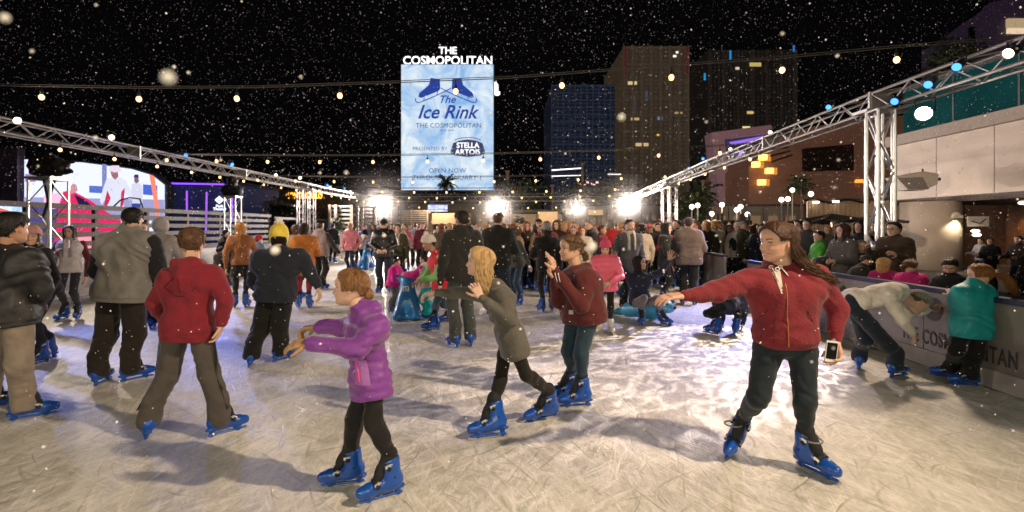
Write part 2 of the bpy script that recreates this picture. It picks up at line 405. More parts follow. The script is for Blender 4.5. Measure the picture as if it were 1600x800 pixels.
def head(mb, h, skin, hair, lod=0, smile=0.0, child=False, male=False, beard=None, glasses=False):
    na, nu = ((88, 84), (44, 40), (20, 18), (12, 12))[lod]
    t = np.linspace(-1, 1, na, endpoint=False); a = np.pi*np.sign(t)*np.abs(t)**(1.5 if lod < 2 else 1.2)
    u = np.linspace(0.0, 1.0, nu)
    u = np.concatenate([u[:-1], [0.985, 1.0]]) if lod < 2 else u
    A, U = np.meshgrid(a, u, indexing='xy')
    f, s = slicept(A, U, 0, 1.08 if child else 1.0)
    fr = (np.cos(A) > 0.2); ab = np.abs(s)
    nose = np.interp(U, [.27, .30, .335, .38, .45, .52, .56], [0, .055, .118, .095, .055, .018, 0])*(0.8 if child else 1)
    f = f+fr*nose*np.exp(-(s/np.interp(U, [.3, .35, .5], [.06, .048, .032]))**2)
    f = f-fr*0.034*g(ab, .145, .07)*g(U, .495, .045)+fr*0.012*g(ab, .14, .05)*g(U, .49, .025)
    f = f+fr*0.014*g(ab, .12, .1)*g(U, .565, .03)*(1.6 if male else 0.7)
    f = f+fr*(0.02+0.02*smile+(0.012 if child else 0))*g(ab, .19, .08)*g(U, .36, .07)
    mw = 0.085+0.03*smile
    f = f+fr*0.022*np.exp(-(s/mw)**2)*(g(U, .238, .018)+1.0*g(U, .186, .02))-fr*0.018*g(s, 0, mw)*g(U, .212, .009)
    n = h.w(np.stack([f, s, U], -1).reshape(-1, 3))
    # skin colour by place
    C = np.ones(f.shape+(3,))*np.array(skin); uu = U+0.06*smile*(-(ab/0.1)**2)*0.3
    def mix(mask, c, k):
        m = (np.clip(mask, 0, 1)*k)[..., None]; C[:] = C*(1-m)+np.array(c)*m
    sk = np.array(skin)
    mix(fr*g(ab, .2, .09)*g(U, .37, .08), sk*np.array([1.05, .78, .74]), .55)
    mix(fr*g(ab, 0, .06)*g(U, .335, .035), sk*np.array([1.03, .8, .76]), .5)
    lips = fr*(np.abs(U-0.212-0.35*smile*ab**1.5) < 0.034*np.clip(1-(ab/(mw*1.25))**2, 0, 1))
    mix(lips, sk*np.array([.82, .32, .30]), .95)
    if smile > .4: mix(fr*(np.abs(U-0.213-0.35*smile*ab**1.5) < 0.014*np.clip(1-(ab/(mw*1.05))**2, 0, 1)), (.75, .72, .68), .9)
    else: mix(fr*(np.abs(U-0.213) < 0.006)*(ab < mw), sk*.35, .6)
    br = np.array(hair)
    mix(fr*(ab > .06)*(ab < .225)*g(U, .585+.02*np.sin((ab-.06)*12), .016+(.006 if male else 0)), br*.5, .95)
    ew = .070; el = .030 if not child else .034
    al = np.clip(1-((ab-.148)/ew)**2, 0, 1)**.7
    eye = fr*(np.abs(U-.49) < el*al*(1-.35*smile))
    mix(fr*(np.abs(U-.497) < (el*1.0+.016)*al**.6)*(U > .475), sk*.12, .9)
    mix(eye, (.62, .6, .58), .95)
    mix(eye*(((ab-.148)**2+(U-.493)**2) < .030**2), (.02, .014, .01), 1)
    mix(fr*g(ab, .028, .012)*g(U, .297, .008), sk*.3, .7)
    if beard is not None: mix((np.cos(A) > -.1)*(U < .30-.1*np.cos(A)*(ab > .1))*(U < .33)*(np.abs(U-.212) > .02*(ab < .1)), beard, .6)
    fs = []; nr = f.shape[0]; m = na
    for i in range(nr-1):
        for k in range(m): fs.append((i*m+k, i*m+(k+1) % m, (i+1)*m+(k+1) % m, (i+1)*m+k))
    fs.append(tuple(range(m)))
    mb.add(n.tolist(), fs, 0, C.reshape(-1, 3).tolist())
    if lod < 3:
        E = Matrix((h.f, h.s, h.u)).transposed()
        for sg in (-1, 1):
            nn = 12 if lod == 0 else 8
            ec = tuple(sk*np.array([1.02, .82, .78]))
            mb.ball(h.p(-.045, sg*.352, .45), h.hh, nn, sc=(.062, .026, .095), M=E @ Matrix.Rotation(sg*.35, 3, 'Z'), col=ec)
            if lod < 2:
                mb.ball(h.p(-.03, sg*.355, .395), h.hh, nn, sc=(.038, .024, .04), M=E, col=ec)
    if glasses:
        for sg in (-1, 1):
            pts = [h.p(.43, sg*.15+.085*math.cos(q), .485+.06*math.sin(q)) for q in np.linspace(0, 6.283, 13)]
            mb.tube(pts, .012*h.hh, 5, col=(.02, .02, .02))
            mb.tube([h.p(.42, sg*.23, .5), h.p(.0, sg*.37, .5)], .012*h.hh, 5, col=(.02, .02, .02))
        mb.tube([h.p(.44, -.07, .5), h.p(.44, .07, .5)], .012*h.hh, 5, col=(.02, .02, .02))

HAIRLINES = {'short': ([0, .5, .9, 1.25, 1.45, 1.7, 2.0, 2.4, 3.15], [.84, .82, .76, .62, .50, .56, .34, .20, .12]),
             'swept': ([0, .4, .8, 1.15, 1.4, 1.7, 2.0, 2.4, 3.15], [.83, .80, .72, .60, .56, .55, .40, .26, .20]),
             'long': ([0, .35, .7, 1.05, 1.35, 1.7, 2.0, 2.4, 3.15], [.84, .80, .70, .48, .22, .12, .10, .08, .08])}
def hairmat(c, stripe=True):
    k = 'hair_%02x%02x%02x' % tuple(int(min(1, x)*255) for x in c)
    if k in _M: return _M[k]
    m = mat(k, c, 0.5, var=0.30, vscale=30, bump=0.5, bscale=80, spec=0.35, detail=5)
    return m
def shell(mb, h, line, thick, lod=0, umax=1.0, tall=0.0, seed=0, rough=0.006, cut_in=0.03, soft=.06, jaw=1.0, mi=0, back=0.0):
    na, nu = ((72, 44), (40, 26), (20, 14), (14, 10))[lod]
    a = np.linspace(-math.pi, math.pi, na, endpoint=False); U1 = np.linspace(0.0, 1.0, nu)
    A, T = np.meshgrid(a, U1, indexing='xy')
    ul = np.interp(np.abs(A), line[0], line[1])
    U = (ul-.04)+(1-(ul-.04))*T**0.8
    k = np.clip((U-ul)/soft, 0, 1); k = k*k*(3-2*k)
    off = -cut_in*(1-k)+thick*k+k*rough*(np.sin(A*23+seed+5*U)+np.sin(A*11-U*17+seed*2)+.7*np.sin(A*41+U*9))
    f, s = slicept(A, U, off, jaw)
    top = np.clip((U-.7)/.3, 0, 1)
    uu = U+top*(thick+tall*1.0)+k*rough*np.sin(A*13+seed)*top
    f = f-back*top
    V = h.w(np.stack([f, s, uu], -1).reshape(-1, 3)); m = na; fs = []
    for i in range(nu-1):
        for q in range(m): fs.append((i*m+q, i*m+(q+1) % m, (i+1)*m+(q+1) % m, (i+1)*m+q))
    mb.add(V.tolist(), fs, mi)
def locks(mb, h, n, L, seed=0, r=.009, amin=.8, fall=(0, 0, -1), drift=(0, 0, 0), curl=0.0, spread=.25, uend=.34, seg=9, sides=4, thick=.06, u0=(.62, .99), lenvar=.25, side=None):
    rr = random.Random(seed); fall = Vector(fall); drift = Vector(drift)
    for i in range(n):
        a = rr.uniform(amin, math.pi)*(rr.choice((-1, 1)) if side is None else side); us = rr.uniform(*u0)
        off = thick*rr.uniform(.75, 1.15); pts = []
        ue = uend+rr.uniform(-.04, .06)
        for q in range(4):
            u = us+(ue-us)*q/3; x, y = slicept(np.array(a), np.array(u), off); pts.append(h.p(float(x), float(y), u+max(0, u-.7)*.2))
        ll = L*rr.uniform(1-lenvar, 1); n2 = max(3, seg-4); st = ll/n2; p = pts[-1].copy()
        out = (h.f*math.cos(a)+h.s*math.sin(a)); ph = rr.uniform(0, 6.28); d0 = (pts[-1]-pts[-2]).normalized()
        for q in range(1, n2+1):
            w = q/n2
            d = d0*(1-w)*.6+fall+drift*w+out*spread*(.5-.8*w)
            p = p+d.normalized()*st
            pts.append(p+curl*(h.s*math.sin(ph+q*1.7)+h.f*math.cos(ph+q*1.7)))
        k = len(pts)
        mb.tube(pts, [r*(.55+.6*math.sin(math.pi*min(1, (j+1)/k*.85)))*(1 if j < k-1 else .25) for j in range(k)], sides, flat=.55)
def bundle(mb, p0, n, L, seed, r=.007, rad=.02, d0=(0, 0, 0), fall=(0, 0, -1), drift=(0, 0, 0), curl=0.0, seg=8, sides=4):
    rr = random.Random(seed); p0 = Vector(p0); d0 = Vector(d0); fall = Vector(fall); drift = Vector(drift)
    for i in range(n):
        o = Vector((rr.gauss(0, 1), rr.gauss(0, 1), rr.gauss(0, 1)))*rad*.6; p = p0+o*.4; pts = [p.copy()]; ph = rr.uniform(0, 6.28); ll = L*rr.uniform(.7, 1.05)
        for q in range(1, seg+1):
            w = q/seg; d = d0*(1-w)**2*1.6+fall*(.35+w)+drift*w+o.normalized()*.22*(1-w)
            p = p+d.normalized()*ll/seg; pts.append(p+Vector((math.sin(ph+q*1.9), math.cos(ph+q*1.4), 0))*curl)
        mb.tube(pts, [r*(.6+.7*math.sin(math.pi*min(1, (j+1)/(seg+1)*.9)))*(1 if j < seg else .2) for j in range(seg+1)], sides, flat=.6)

def hand_geo(mb, w, d, n, curl=.5, sc=1.0, left=True, spread=.0, lod=0, col=(.6, .4, .3), fat=1.0, point=False, fingers=None):
    """w wrist, d direction of the fingers, n the way the palm faces"""
    w = Vector(w); d = Vector(d).normalized(); n = Vector(n); n = (n-d*n.dot(d)).normalized()
    t = d.cross(n)*(1 if left else -1)                     # towards the thumb
    prims = []; S = sc
    chains = []
    for i in range(4):
        x = (.030-.020*i)*S; base = w+d*(.088-.004*abs(i-1))*S+t*x
        dd = (d+t*(1.5-i)*.10*(1+spread*2)).normalized(); cl = curl if not fingers else fingers[i]
        if point and i == 0: cl = 0.05
        pts = [base]; ang = cl*.55; Ls = [(.042, .026, .022), (.046, .03, .023), (.043, .028, .022), (.034, .021, .020)][i]
        for q, l in enumerate(Ls):
            v = dd*math.cos(ang)+n*math.sin(ang); pts.append(pts[-1]+v*l*S); ang += cl*(.95 if q == 0 else .7)
        chains.append((pts, [.0098*S*fat, .0090*S*fat, .0082*S*fat, .0070*S*fat]))
        if lod == 0: prims.append(cap(w+d*.015*S+t*x*.55, base, .014*S*fat, .0125*S*fat, .012))
    b = w+d*.028*S+t*.026*S; tv = (d*.62+t*.78+n*.25).normalized()
    p1 = b+tv*.036*S; p2 = p1+(tv*.8+d*.3+n*.3*curl).normalized()*.031*S; p3 = p2+(tv*.5+d*.5+n*.6*curl).normalized()*.026*S
    chains.append(([b, p1, p2, p3], [.014*S*fat, .0112*S*fat, .0098*S*fat, .0082*S*fat]))
    if lod == 0:
        prims.append(cap(w, b, .017*S*fat, .014*S*fat, .012))
        for pts, rd in chains:
            for q in range(3): prims.append(cap(pts[q], pts[q+1], rd[q], rd[q+1], .003))
        V, Q = sdf_mesh(prims, .0036*max(.8, S)); mb.add(V.tolist(), Q, 0, tuple(col))
    else:
        ns = 5 if lod == 1 else 4
        E = Matrix((d, t, n)).transposed()
        mb.ball(w+d*.05*S+t*.003*S, S*fat, 8 if lod == 1 else 6, sc=(.062, .042, .018), M=E, col=tuple(col))
        for pts, rd in chains:
            if lod >= 2: pts = [pts[0], pts[2], pts[3]]; rd = [rd[0], rd[2], rd[3]]
            mb.tube(pts, [r*1.08 for r in rd], ns, col=tuple(col))

# ---- skates: one of each kind, then copied
BLUEP = mat('blue_plastic', (0.006, 0.075, 0.40), 0.30, var=0.10, vscale=12, coat=0.3, spec=0.5)
WHITEP = mat('white_boot', (0.75, 0.72, 0.70), 0.4, var=0.06)
LINER = mat('black_liner', (0.012, 0.012, 0.014), 0.8, var=0.2, bump=.3)
STEEL = mat('blade_steel', (0.75, 0.74, 0.72), 0.25, metal=0.9, var=0.05)
BUCK = mat('buckle_metal', (0.78, 0.78, 0.80), 0.3, metal=0.6, var=0.05)
SKD = {}
def make_skate(key, shellmat, lod):
    out = []; Z = np.array
    sh = [cap((-.075, 0, .115), (-.03, 0, .10), .046, .046, .03), cap((-.03, 0, .105), (.10, 0, .088), .046, .036, .03),
          cap((.10, 0, .088), (.15, 0, .083), .040, .034, .03), cap((-.065, 0, .12), (-.045, 0, .245), .046, .053, .03),
          cap((-.03, 0, .14), (-.02, 0, .215), .045, .045, .03),
          cap((-.105, 0, .068), (.15, 0, .066), .030, .028, .01, (0, 0, 1), 2.2),
          cap((-.085, 0, .066), (-.09, 0, .022), .022, .013, .015), cap((.085, 0, .064), (.10, 0, .020), .026, .013, .015),
          cap((-.11, 0, .026), (.155, 0, .026), .010, .010, .012),
          cut((0, 0, .275), (0, 0, 1), .008), hole((.03, 0, .32), (.055, 0, .165), .035, .022, .02), hole((-.045, 0, .225), (-.035, 0, .33), .036, .044, .01)]
    if key.startswith('white'): sh = sh[:9]+[cut((0, 0, .27), (0, 0, 1), .01)]
    res = (.0065, .011, .02)[lod]
    V, Q = sdf_mesh(sh, res); mb = MB(); mb.add(V.tolist(), Q); o = mb.build('skate', shellmat, None, True); out.append(o)
    ln = [cap((-.05, 0, .15), (-.035, 0, .285), .042, .046, .02), cap((-.035, 0, .285), (-.033, 0, .30), .046, .040, .02), cap((.02, 0, .20), (.055, 0, .125), .030, .026, .03), cap((-.01, 0, .27), (.03, 0, .18), .026, .028, .03)]
    if not key.startswith('white'):
        V, Q = sdf_mesh(ln, res*1.15); mb = MB(); mb.add(V.tolist(), Q); out.append(mb.build('liner', LINER, o, True))
    mb = MB(); n = 14; top = []; bot = []
    for i in range(n+1):
        x = -.125+.305*i/n; e = (i/n-.5)*2
        bot.append((x, .0+.012*abs(e)**6)); top.append((x, .026 if abs(e) < .97 else .02))
    mb.prism(bot+top[::-1], (0, -.0022, 0), (1, 0, 0), (0, 0, 1), (0, .0044, 0)); out.append(mb.build('blade', STEEL, o))
    if lod < 2 and not key.startswith('white'):
        for (x, z, w, tl) in ((.055, .125, .048, .5), (-.012, .225, .058, .25)):
            mb = MB(); st = []
            for q in np.linspace(-1.9, 1.9, 11): st.append((x+.012*math.cos(q), w*math.sin(q), z+w*math.cos(q)*.55-.012))
            mb.tube(st, .0085, 6, 1, flat=1.8)
            for sg in (-1, 1):
                mb.box((x+.006, sg*(w-.002), z+.005), (.034, .007, .018), 0, 0, M=Matrix.Rotation(tl, 3, 'Y'))
                mb.tube([(x-.02, sg*w, z+.012), (x+.0, sg*(w+.004), z+.016), (x+.024, sg*(w+.001), z-.002)], .004, 5)
            out.append(mb.build('buckle', [BUCK, BLUEP if False else LINER], o))
        for sg in (-1, 1):
            mb = MB(); mb.ball((-.05, sg*.05, .15), .011, 8, sc=(1, .5, 1)); out.append(mb.build('rivet', LINER, o, True))
    return out
def skate(parent, root, contact, yaw, lod, sc=1.0, tilt=0.0, pitch=0.0, kind='blue'):
    lod = min(lod, 2); key = '%s%d' % (kind, lod)
    M = Matrix.Translation(Vector(contact)-Vector(root)) @ Matrix.Rotation(yaw, 4, 'Z') @ Matrix.Rotation(-pitch, 4, 'Y') @ Matrix.Rotation(tilt, 4, 'X') @ Matrix.Scale(sc, 4)
    if key not in SKD:
        SKD[key] = make_skate(key, WHITEP if kind == 'white' else BLUEP, lod); src = SKD[key][0]
        src.parent = parent; src.matrix_local = M; o = src
    else:
        o = copy_tree(SKD[key][0], parent); o.matrix_local = M
    M3 = M.to_3x3()
    return o, Vector(root)+M @ Vector((-.045, 0, .15)), Vector(root)+M @ Vector((-.038, 0, .27))

# ---- joints of a standing figure; fractions of the height H (skates included)
def pose(xy, yaw, H, arms=('down', 'down'), lean=0.0, side=0.0, stride=0.0, spread=.075, headyaw=None, headpitch=0.0, bend=0.05, child=False, toes=None, z0=0.0):
    yaw = R(yaw); f = Vector((math.cos(yaw), math.sin(yaw), 0)); l = Vector((-math.sin(yaw), math.cos(yaw), 0)); b = Vector((xy[0], xy[1], z0))
    def q(F, Lf, Z): return b+f*F*H+l*Lf*H+UPV*Z*H
    J = {}
    hs = .145 if child else .128
    J['hh'] = H*hs; J['yaw'] = yaw; J['H'] = H; J['root'] = b
    ln = lean; J['pel'] = q(-ln*.15, 0, .545); J['hipL'] = q(-ln*.15, .052, .53); J['hipR'] = q(-ln*.15, -.052, .53)
    J['neck'] = q(ln*.33, side*.3, .845 if not child else .825); sh = .805 if not child else .785
    J['shL'] = q(ln*.30, .105+side*.28, sh); J['shR'] = q(ln*.30, -.105+side*.28, sh)
    J['head'] = q(ln*.42+.012, side*.38, .93 if not child else .915)
    J['headyaw'] = R(headyaw) if headyaw is not None else yaw; J['headpitch'] = headpitch
    for sd, sg, arm in (('L', 1, arms[0]), ('R', -1, arms[1])):
        S = J['sh'+sd]
        A = {'down': ((-.03, .045, -.175), (.03, .05, -.335)), 'back': ((-.10, .05, -.15), (-.20, .06, -.27)), 'fwd': ((.04, .05, -.165), (.19, .02, -.16)),
             'phone': ((.03, .04, -.17), (.15, -.055, -.08)), 'out': ((.0, .14, -.11), (.05, .27, -.13)), 'up': ((.05, .12, .05), (.06, .2, .19)),
             'reach': ((.12, .03, -.10), (.27, .01, -.09)), 'pocket': ((-.06, .06, -.16), (.03, .03, -.27)), 'wide': ((.03, .08, -.16), (.10, .15, -.26)),
             'hold': ((.05, .05, -.16), (.16, -.04, -.21)), 'cross': ((.04, .05, -.17), (.12, -.12, -.13)), 'lowout': ((-.0, .10, -.15), (.02, .19, -.26))}[arm] if isinstance(arm, str) else arm
        for nm, (x, y, z) in zip(('el', 'wr'), A): J[nm+sd] = S+f*x*H+l*y*sg*H+UPV*z*H
        fs = stride*(1 if sd == 'L' else -1)
        c = q(fs*.5, spread*sg*.9, 0); J['foot'+sd] = c
        J['kn'+sd] = (J['hip'+sd]+c)*.5+f*(bend+.02)*H+UPV*.035*H
        J['toe'+sd] = yaw+sg*(.25 if toes is None else toes)
    return J
def pix(Y, H=1.6, hh=.22, yaw=180, headyaw=None, headpitch=0.0, headroll=0.0, **kw):
    """joints read from the photograph: name = (px, py, metres behind Y)"""
    J = {'hh': hh, 'yaw': R(yaw), 'H': H, 'headyaw': R(yaw if headyaw is None else headyaw), 'headpitch': headpitch, 'headroll': headroll}
    for k, v in kw.items():
        if k.startswith('foot'): J[k] = G(v[0], v[1]); J['toe'+k[4:]] = R(v[2])
        else: J[k] = P(v[0], v[1], Y+(v[2] if len(v) > 2 else 0))
    c = (J['footL']+J['footR'])*.5; J['root'] = Vector((c.x, c.y, 0)); return J

def torso(J, s, g, inf, drop=0.0, belly=0.0, bust=0.0, wide=1.0):
    n, pl = J['neck'], J['pel']; sl, sr, hl, hr = J['shL'], J['shR'], J['hipL'], J['hipR']
    sd = (sl-sr).normalized(); hd = (hl-hr).normalized()
    fw = sd.cross((n-pl).normalized()).normalized(); J['_fw'] = fw
    def ax(t): return n.lerp(pl, t)
    pr = [cap(sr.lerp(sl, .1), sr.lerp(sl, .9), (.046*s+inf*.8)*(g*.3+.7), None, .06*s), cap(n.lerp(pl, .06), n.lerp(pl, .2), .07*s+inf*.6, .08*s+inf*.8, .06*s),
          cap(n+(pl-n)*.02, n+(n-pl)*.0, (.062*s+inf*.5), None, .06*s)]
    sp = (sl-sr).length*.5
    cw = max(.02, sp*.62)*wide; c = ax(.28); pr.append(cap(c-sd*cw, c+sd*cw, (.098*s+inf)*g, None, .07*s))
    c = ax(.62); w = .055*s*g*wide; md = (sd+hd).normalized(); pr.append(cap(c-md*w, c+md*w, (.092*s+inf)*g, None, .08*s))
    c = ax(.95); w = .062*s*g*wide; pr.append(cap(c-hd*w, c+hd*w, (.100*s+inf)*g, None, .07*s))
    if belly: pr.append(cap(ax(.7)+fw*.03*s, ax(.9)+fw*.03*s, (.09+belly)*s, None, .08*s))
    if bust:
        for q in (-1, 1): pr.append(cap(ax(.33)+sd*q*.06*s+fw*.06*s, ax(.36)+sd*q*.065*s+fw*.065*s, bust*s, None, .05*s))
    if drop > 0:
        e = pl+(pl-n).normalized()*(drop+.035*s); w = .062*s*g*wide; pr.append(cap(pl-hd*w, e-hd*w, (.106*s+inf)*g, (.116*s+inf)*g, .05*s)); pr.append(cap(pl+hd*w, e+hd*w, (.106*s+inf)*g, (.116*s+inf)*g, .05*s))
    return pr
def armsp(J, s, g, inf, w2=.0, upto=1.0, puff=0.0):
    pr = []
    for q in 'LR':
        a, b, c = J['sh'+q], J['el'+q], J['wr'+q]; c = b.lerp(c, upto)
        pr += [cap(a, b, (.052*s+inf)*g+puff, (.042*s+inf)*g+puff, .03*s), cap(b, c, (.041*s+inf)*g+puff, .030*s+inf*.75+w2, .02*s)]
    return pr
def project(prims, p, d, far=.35, dist=.0):
    p = np.array(p, dtype=float); d = np.array(d, dtype=float); d /= np.linalg.norm(d)
    q = p+d*far
    v = 1
    for _ in range(60):
        v = float(sdf_at(prims, q[None])[0])
        if v < .0008: break
        q = q-d*min(v*.8, .05)
    return Vector(q+d*dist) if v < .004 else Vector(p+d*.09)

NP = [0]
def seam(b, X, pts, d, r=.0028, name='seam', m=None, dist=.001):
    mb = MB(); mb.tube([project(X, p, d, dist=dist) for p in pts], r, 5); return mb.build(name, m or mat('dark_seam', (.02, .006, .008), .9), b, True, loc=b.location)
def person(label, J, look, group=None, cat='person'):
    if len(label.split()) > 16: print('LONG', label)
    NP[0] += 1; seed = NP[0]*13+5; L = dict(look)
    lod = L.get('lod', 1); H = J['H']; s = H/1.72*L.get('thick', 1.0); gk = L.get('girth', 1.0)
    root = J['root']; hh = J['hh']; skin = L.get('skin', (.55, .34, .25)); hair = L.get('hair', (.03, .02, .015))
    res = (.011, .017, .026, .036)[lod]; am = (1.0, .8, .0, .0)[lod]
    ksk = min(1.06, H/1.62)*L.get('shoe', 1.0); feet = {}
    h = HF(J['head'], J['headyaw'], J['headpitch'], J.get('headroll', 0), hh)
    # ---- skin
    B = []
    for q in 'LR':
        B += [cap(J['sh'+q], J['el'+q], .040*s, .033*s, .02), cap(J['el'+q], J['wr'+q], .034*s, .024*s, .02)]
    cuff = {}
    for q in 'LR':
        ct = J['foot'+q]; yaw = J['toe'+q]; v = J['kn'+q]-ct
        fy = Vector((math.cos(yaw), math.sin(yaw), 0)); ly = Vector((-math.sin(yaw), math.cos(yaw), 0))
        if 'tilt'+q not in J: J['tilt'+q] = -max(-.4, min(.4, math.atan2(v.dot(ly), max(v.z, .1))*.75))
        Mk = Matrix.Rotation(yaw, 3, 'Z') @ Matrix.Rotation(-J.get('pitch'+q, 0), 3, 'Y') @ Matrix.Rotation(J['tilt'+q], 3, 'X')
        an = ct+Mk @ Vector((-.042, 0, .17))*ksk
        feet[q] = an; cuff[q] = ct+Mk @ Vector((-.036, 0, .275))*ksk
        B += [cap(J['hip'+q], J['kn'+q], .066*s, .045*s, .02), cap(J['kn'+q], cuff[q], .045*s, .034*s, .02), cap(cuff[q], an, .034*s, .030*s, .02)]
    B += torso(J, s*.92, gk*.92, -.008)
    B += [cap(J['neck']-(J['neck']-J['pel']).normalized()*.03*s, h.p(-.08, 0, .25), .052*s*L.get('neckr', 1), .25*hh, .03)]
    V, Q = sdf_mesh(B, max(res, .014)); mb = MB(); mb.add(V.tolist(), Q, 0, tuple(skin))
    head(mb, h, skin, hair, lod, L.get('smile', 0), L.get('child', False), L.get('male', False), L.get('beard'), L.get('glasses', False))
    gl = L.get('gloves')
    for q in 'LR':
        d = (J['wr'+q]-J['el'+q]).normalized(); hd = J.get('hd'+q); sg = 1 if q == 'L' else -1
        d2 = Vector(hd[0]).normalized() if hd else d
        side = Vector((-math.sin(J['yaw']), math.cos(J['yaw']), 0))*sg
        n2 = Vector(hd[1]) if hd else (-side if abs(d2.z) > .6 else (-UPV*.6-side*.8))
        o = hd[2] if hd and len(hd) > 2 else {}
        hand_geo(mb, J['wr'+q]+d*.012*s, d2, n2, o.get('curl', L.get('curl', .55)), hh/.222*L.get('hand', .92), q == 'L', o.get('spread', .1), lod, gl if gl else skin, 1.22 if gl else 1.0, o.get('point', False), o.get('fingers'))
    body = mb.build('person', SKIN, None, True, loc=root)
    tag(body, label, cat, group)
    # ---- trousers
    bt = L.get('bottom', ((.02, .02, .03), .0))
    bc, bw = bt[0], bt[1]; bm = fabric(bc, .9 if not L.get('denim') else .8, .45, 16 if lod < 2 else 10)
    skates = L.get('skates', 'blue')
    T = []; hd = (J['hipL']-J['hipR']).normalized(); w = .058*s*gk
    T += [cap(J['pel']-hd*w, J['pel']+hd*w, .094*s*gk, None, .05*s)]
    for q in 'LR':
        kn = J['kn'+q]; an = feet[q]; cu = cuff[q]
        T += [cap(J['hip'+q], kn, (.077*s+bw*.3)*gk, (.057*s+bw*.7)*(gk*.5+.5), .03*s)]
        fb = J.get('_fw', Vector((0, 0, 0)))
        if bw < .018:
            end = kn.lerp(cu, L.get('legend', 1.0)); T += [cap(kn, end, (.056*s+bw*.7)*(gk*.5+.5), max(.040*s, .040*ksk)+bw*.6, .03*s),
                  cap(kn.lerp(cu, .2)-fb*.014, kn.lerp(cu, .45)-fb*.014, .056*s*(gk*.5+.5), .050*s, .03*s)]
        else:
            r2 = .062*ksk+bw*.45; T += [cap(kn, cu, (.056*s+bw*.7)*(gk*.5+.5), r2, .03*s), cap(cu, an.lerp(J['foot'+q], L.get('over', .25)), r2, r2*1.06, .02)]
    T += [cut(J['foot'+q]+UPV*L.get('legz', .085)*ksk, (0, 0, -1), .008) for q in ('L' if J['footL'].z < 9 else '')]
    tro = blob(T, L.get('bname', 'trousers'), bm, body, root, res, wrinkles(.0032*am, seed, 1.5) if am else None)
    # ---- top
    tc = L.get('top', ((.1, .1, .1), .02)); inf = tc[1]; tm = L.get('topmat') or fabric(tc[0], L.get('trough', .9), .4, 20 if lod < 2 else 12)
    kind = L.get('tname', 'jacket'); drop = L.get('drop', .03)*s
    X = torso(J, s, gk, inf, drop, L.get('belly', 0), L.get('bust', 0), L.get('wide', 1.0))
    ax = (J['neck']-J['pel']).normalized()
    wr = wrinkles(L.get('wr', .005)*am, seed+1) if am else None
    if L.get('quilt') and lod < 2: wr = quilt(.011, L['quilt'], seed)
    if L.get('collar', 0): 
        c = L['collar']; X += [cap(J['neck']+ax*.0, J['neck']+ax*c*s, .068*s+inf*.4, .060*s+inf*.3, .02)]
    ax2 = ax
    fw = J['_fw']; sd = (J['shL']-J['shR']).normalized()
    if L.get('hood') == 'down':
        n = J['neck']; r = .040*s
        X += [cap(n+sd*.075*s+fw*.045*s+ax*.010, n+sd*.07*s-fw*.06*s+ax*.035*s, r*.7, r, .03), cap(n-sd*.075*s+fw*.045*s+ax*.010, n-sd*.07*s-fw*.06*s+ax*.035*s, r*.7, r, .03),
              cap(n+sd*.07*s-fw*.06*s+ax*.035*s, n-sd*.07*s-fw*.06*s+ax*.035*s, r*1.0, None, .03), cap(n+sd*.085*s-fw*.06*s+ax*.02*s, n-fw*.125*s-ax*.125*s, .040*s, .030*s, .03), cap(n-sd*.085*s-fw*.06*s+ax*.02*s, n-fw*.125*s-ax*.125*s, .040*s, .030*s, .03), cap(n-fw*.10*s, n-fw*.125*s-ax*.09*s, .045*s, .035*s, .03)]
    hem = L.get('hem', .0)
    X += [cut(J['pel']-ax*(drop+.055*s+hem), -ax*.9-UPV*.1, .012)]
    slc = L.get('sleeves'); A = armsp(J, s, (gk*.5+.5)*L.get('armg', 1), inf*.75, L.get('cuffw', 0.0), L.get('upto', 1.0), L.get('puff', 0))
    if slc is None: X = X[:-1]+A+[X[-1]] if L.get('cutarms') else X+A
    J['_top'] = X
    if lod < 2 and wr is not None and L.get('bands', 1):
        bd = [(J['pel']-ax*(drop+.055*s+hem), -ax, .055*s, .010)]
        for q in 'LR': bd.append((J['wr'+q], (J['wr'+q]-J['el'+q]).normalized(), .042*s, .006))
        wr = with_bands(wr, bd)
    top = blob(X, kind, tm, body, root, res, wr)
    if slc is not None: blob(A, 'sleeves', fabric(slc, .9, .4, 20), body, root, res, wrinkles(.004*am, seed+3) if am else None)
    # ---- skirt, coat tail
    if L.get('skirt'):
        c, ln = L['skirt']; a = J['pel']; K = [cap(a-hd*.05*s, a-hd*.07*s-UPV*ln*.9, .10*s, .13*s, .05), cap(a+hd*.05*s, a+hd*.07*s-UPV*ln*.9, .10*s, .13*s, .05), cut(a-UPV*ln, -UPV, .01)]
        blob(K, 'skirt', fabric(c), body, root, res)
    # ---- hair
    st = L.get('style', 'short'); hm = hairmat(hair); hat = L.get('hat')
    mb = MB(); ll = lod
    if st != 'bald' and not L.get('hoodup'):
        cov = L['cover'] if 'cover' in L else 'long' if st in ('long', 'curly') else ('swept' if st in ('pony', 'bun', 'braid') else 'short')
        shell(mb, h, HAIRLINES[cov], {'short': .035, 'long': .06, 'curly': .10, 'pony': .035, 'bun': .035, 'braid': .045, 'swept': .04}.get(st, .03)*L.get('vol', 1), ll, seed=seed, soft=.16 if st == 'short' else .06, rough=.012 if st in ('curly', 'braid') else (.004 if st == 'short' else .005), tall=L.get('tall', .01))
        nk = (1, .45, .2, .1)[lod]; sg_ = 4 if lod else 5; gm = (9, 8, 7, 6)[lod]; rm = (1, 1.35, 2.1, 3)[lod]
        dr = L.get('drift', (0, 0, 0)); hl = L.get('hlen', .28)
        if lod == 0 and st in ('long', 'bun', 'pony'): locks(mb, h, 300, .012, seed+9, .0042, 1.1, thick=.058 if st == 'long' and L.get('cover') != 'swept' else .036, uend=.62 if st == 'long' else .5, seg=6, u0=(.8, .995))
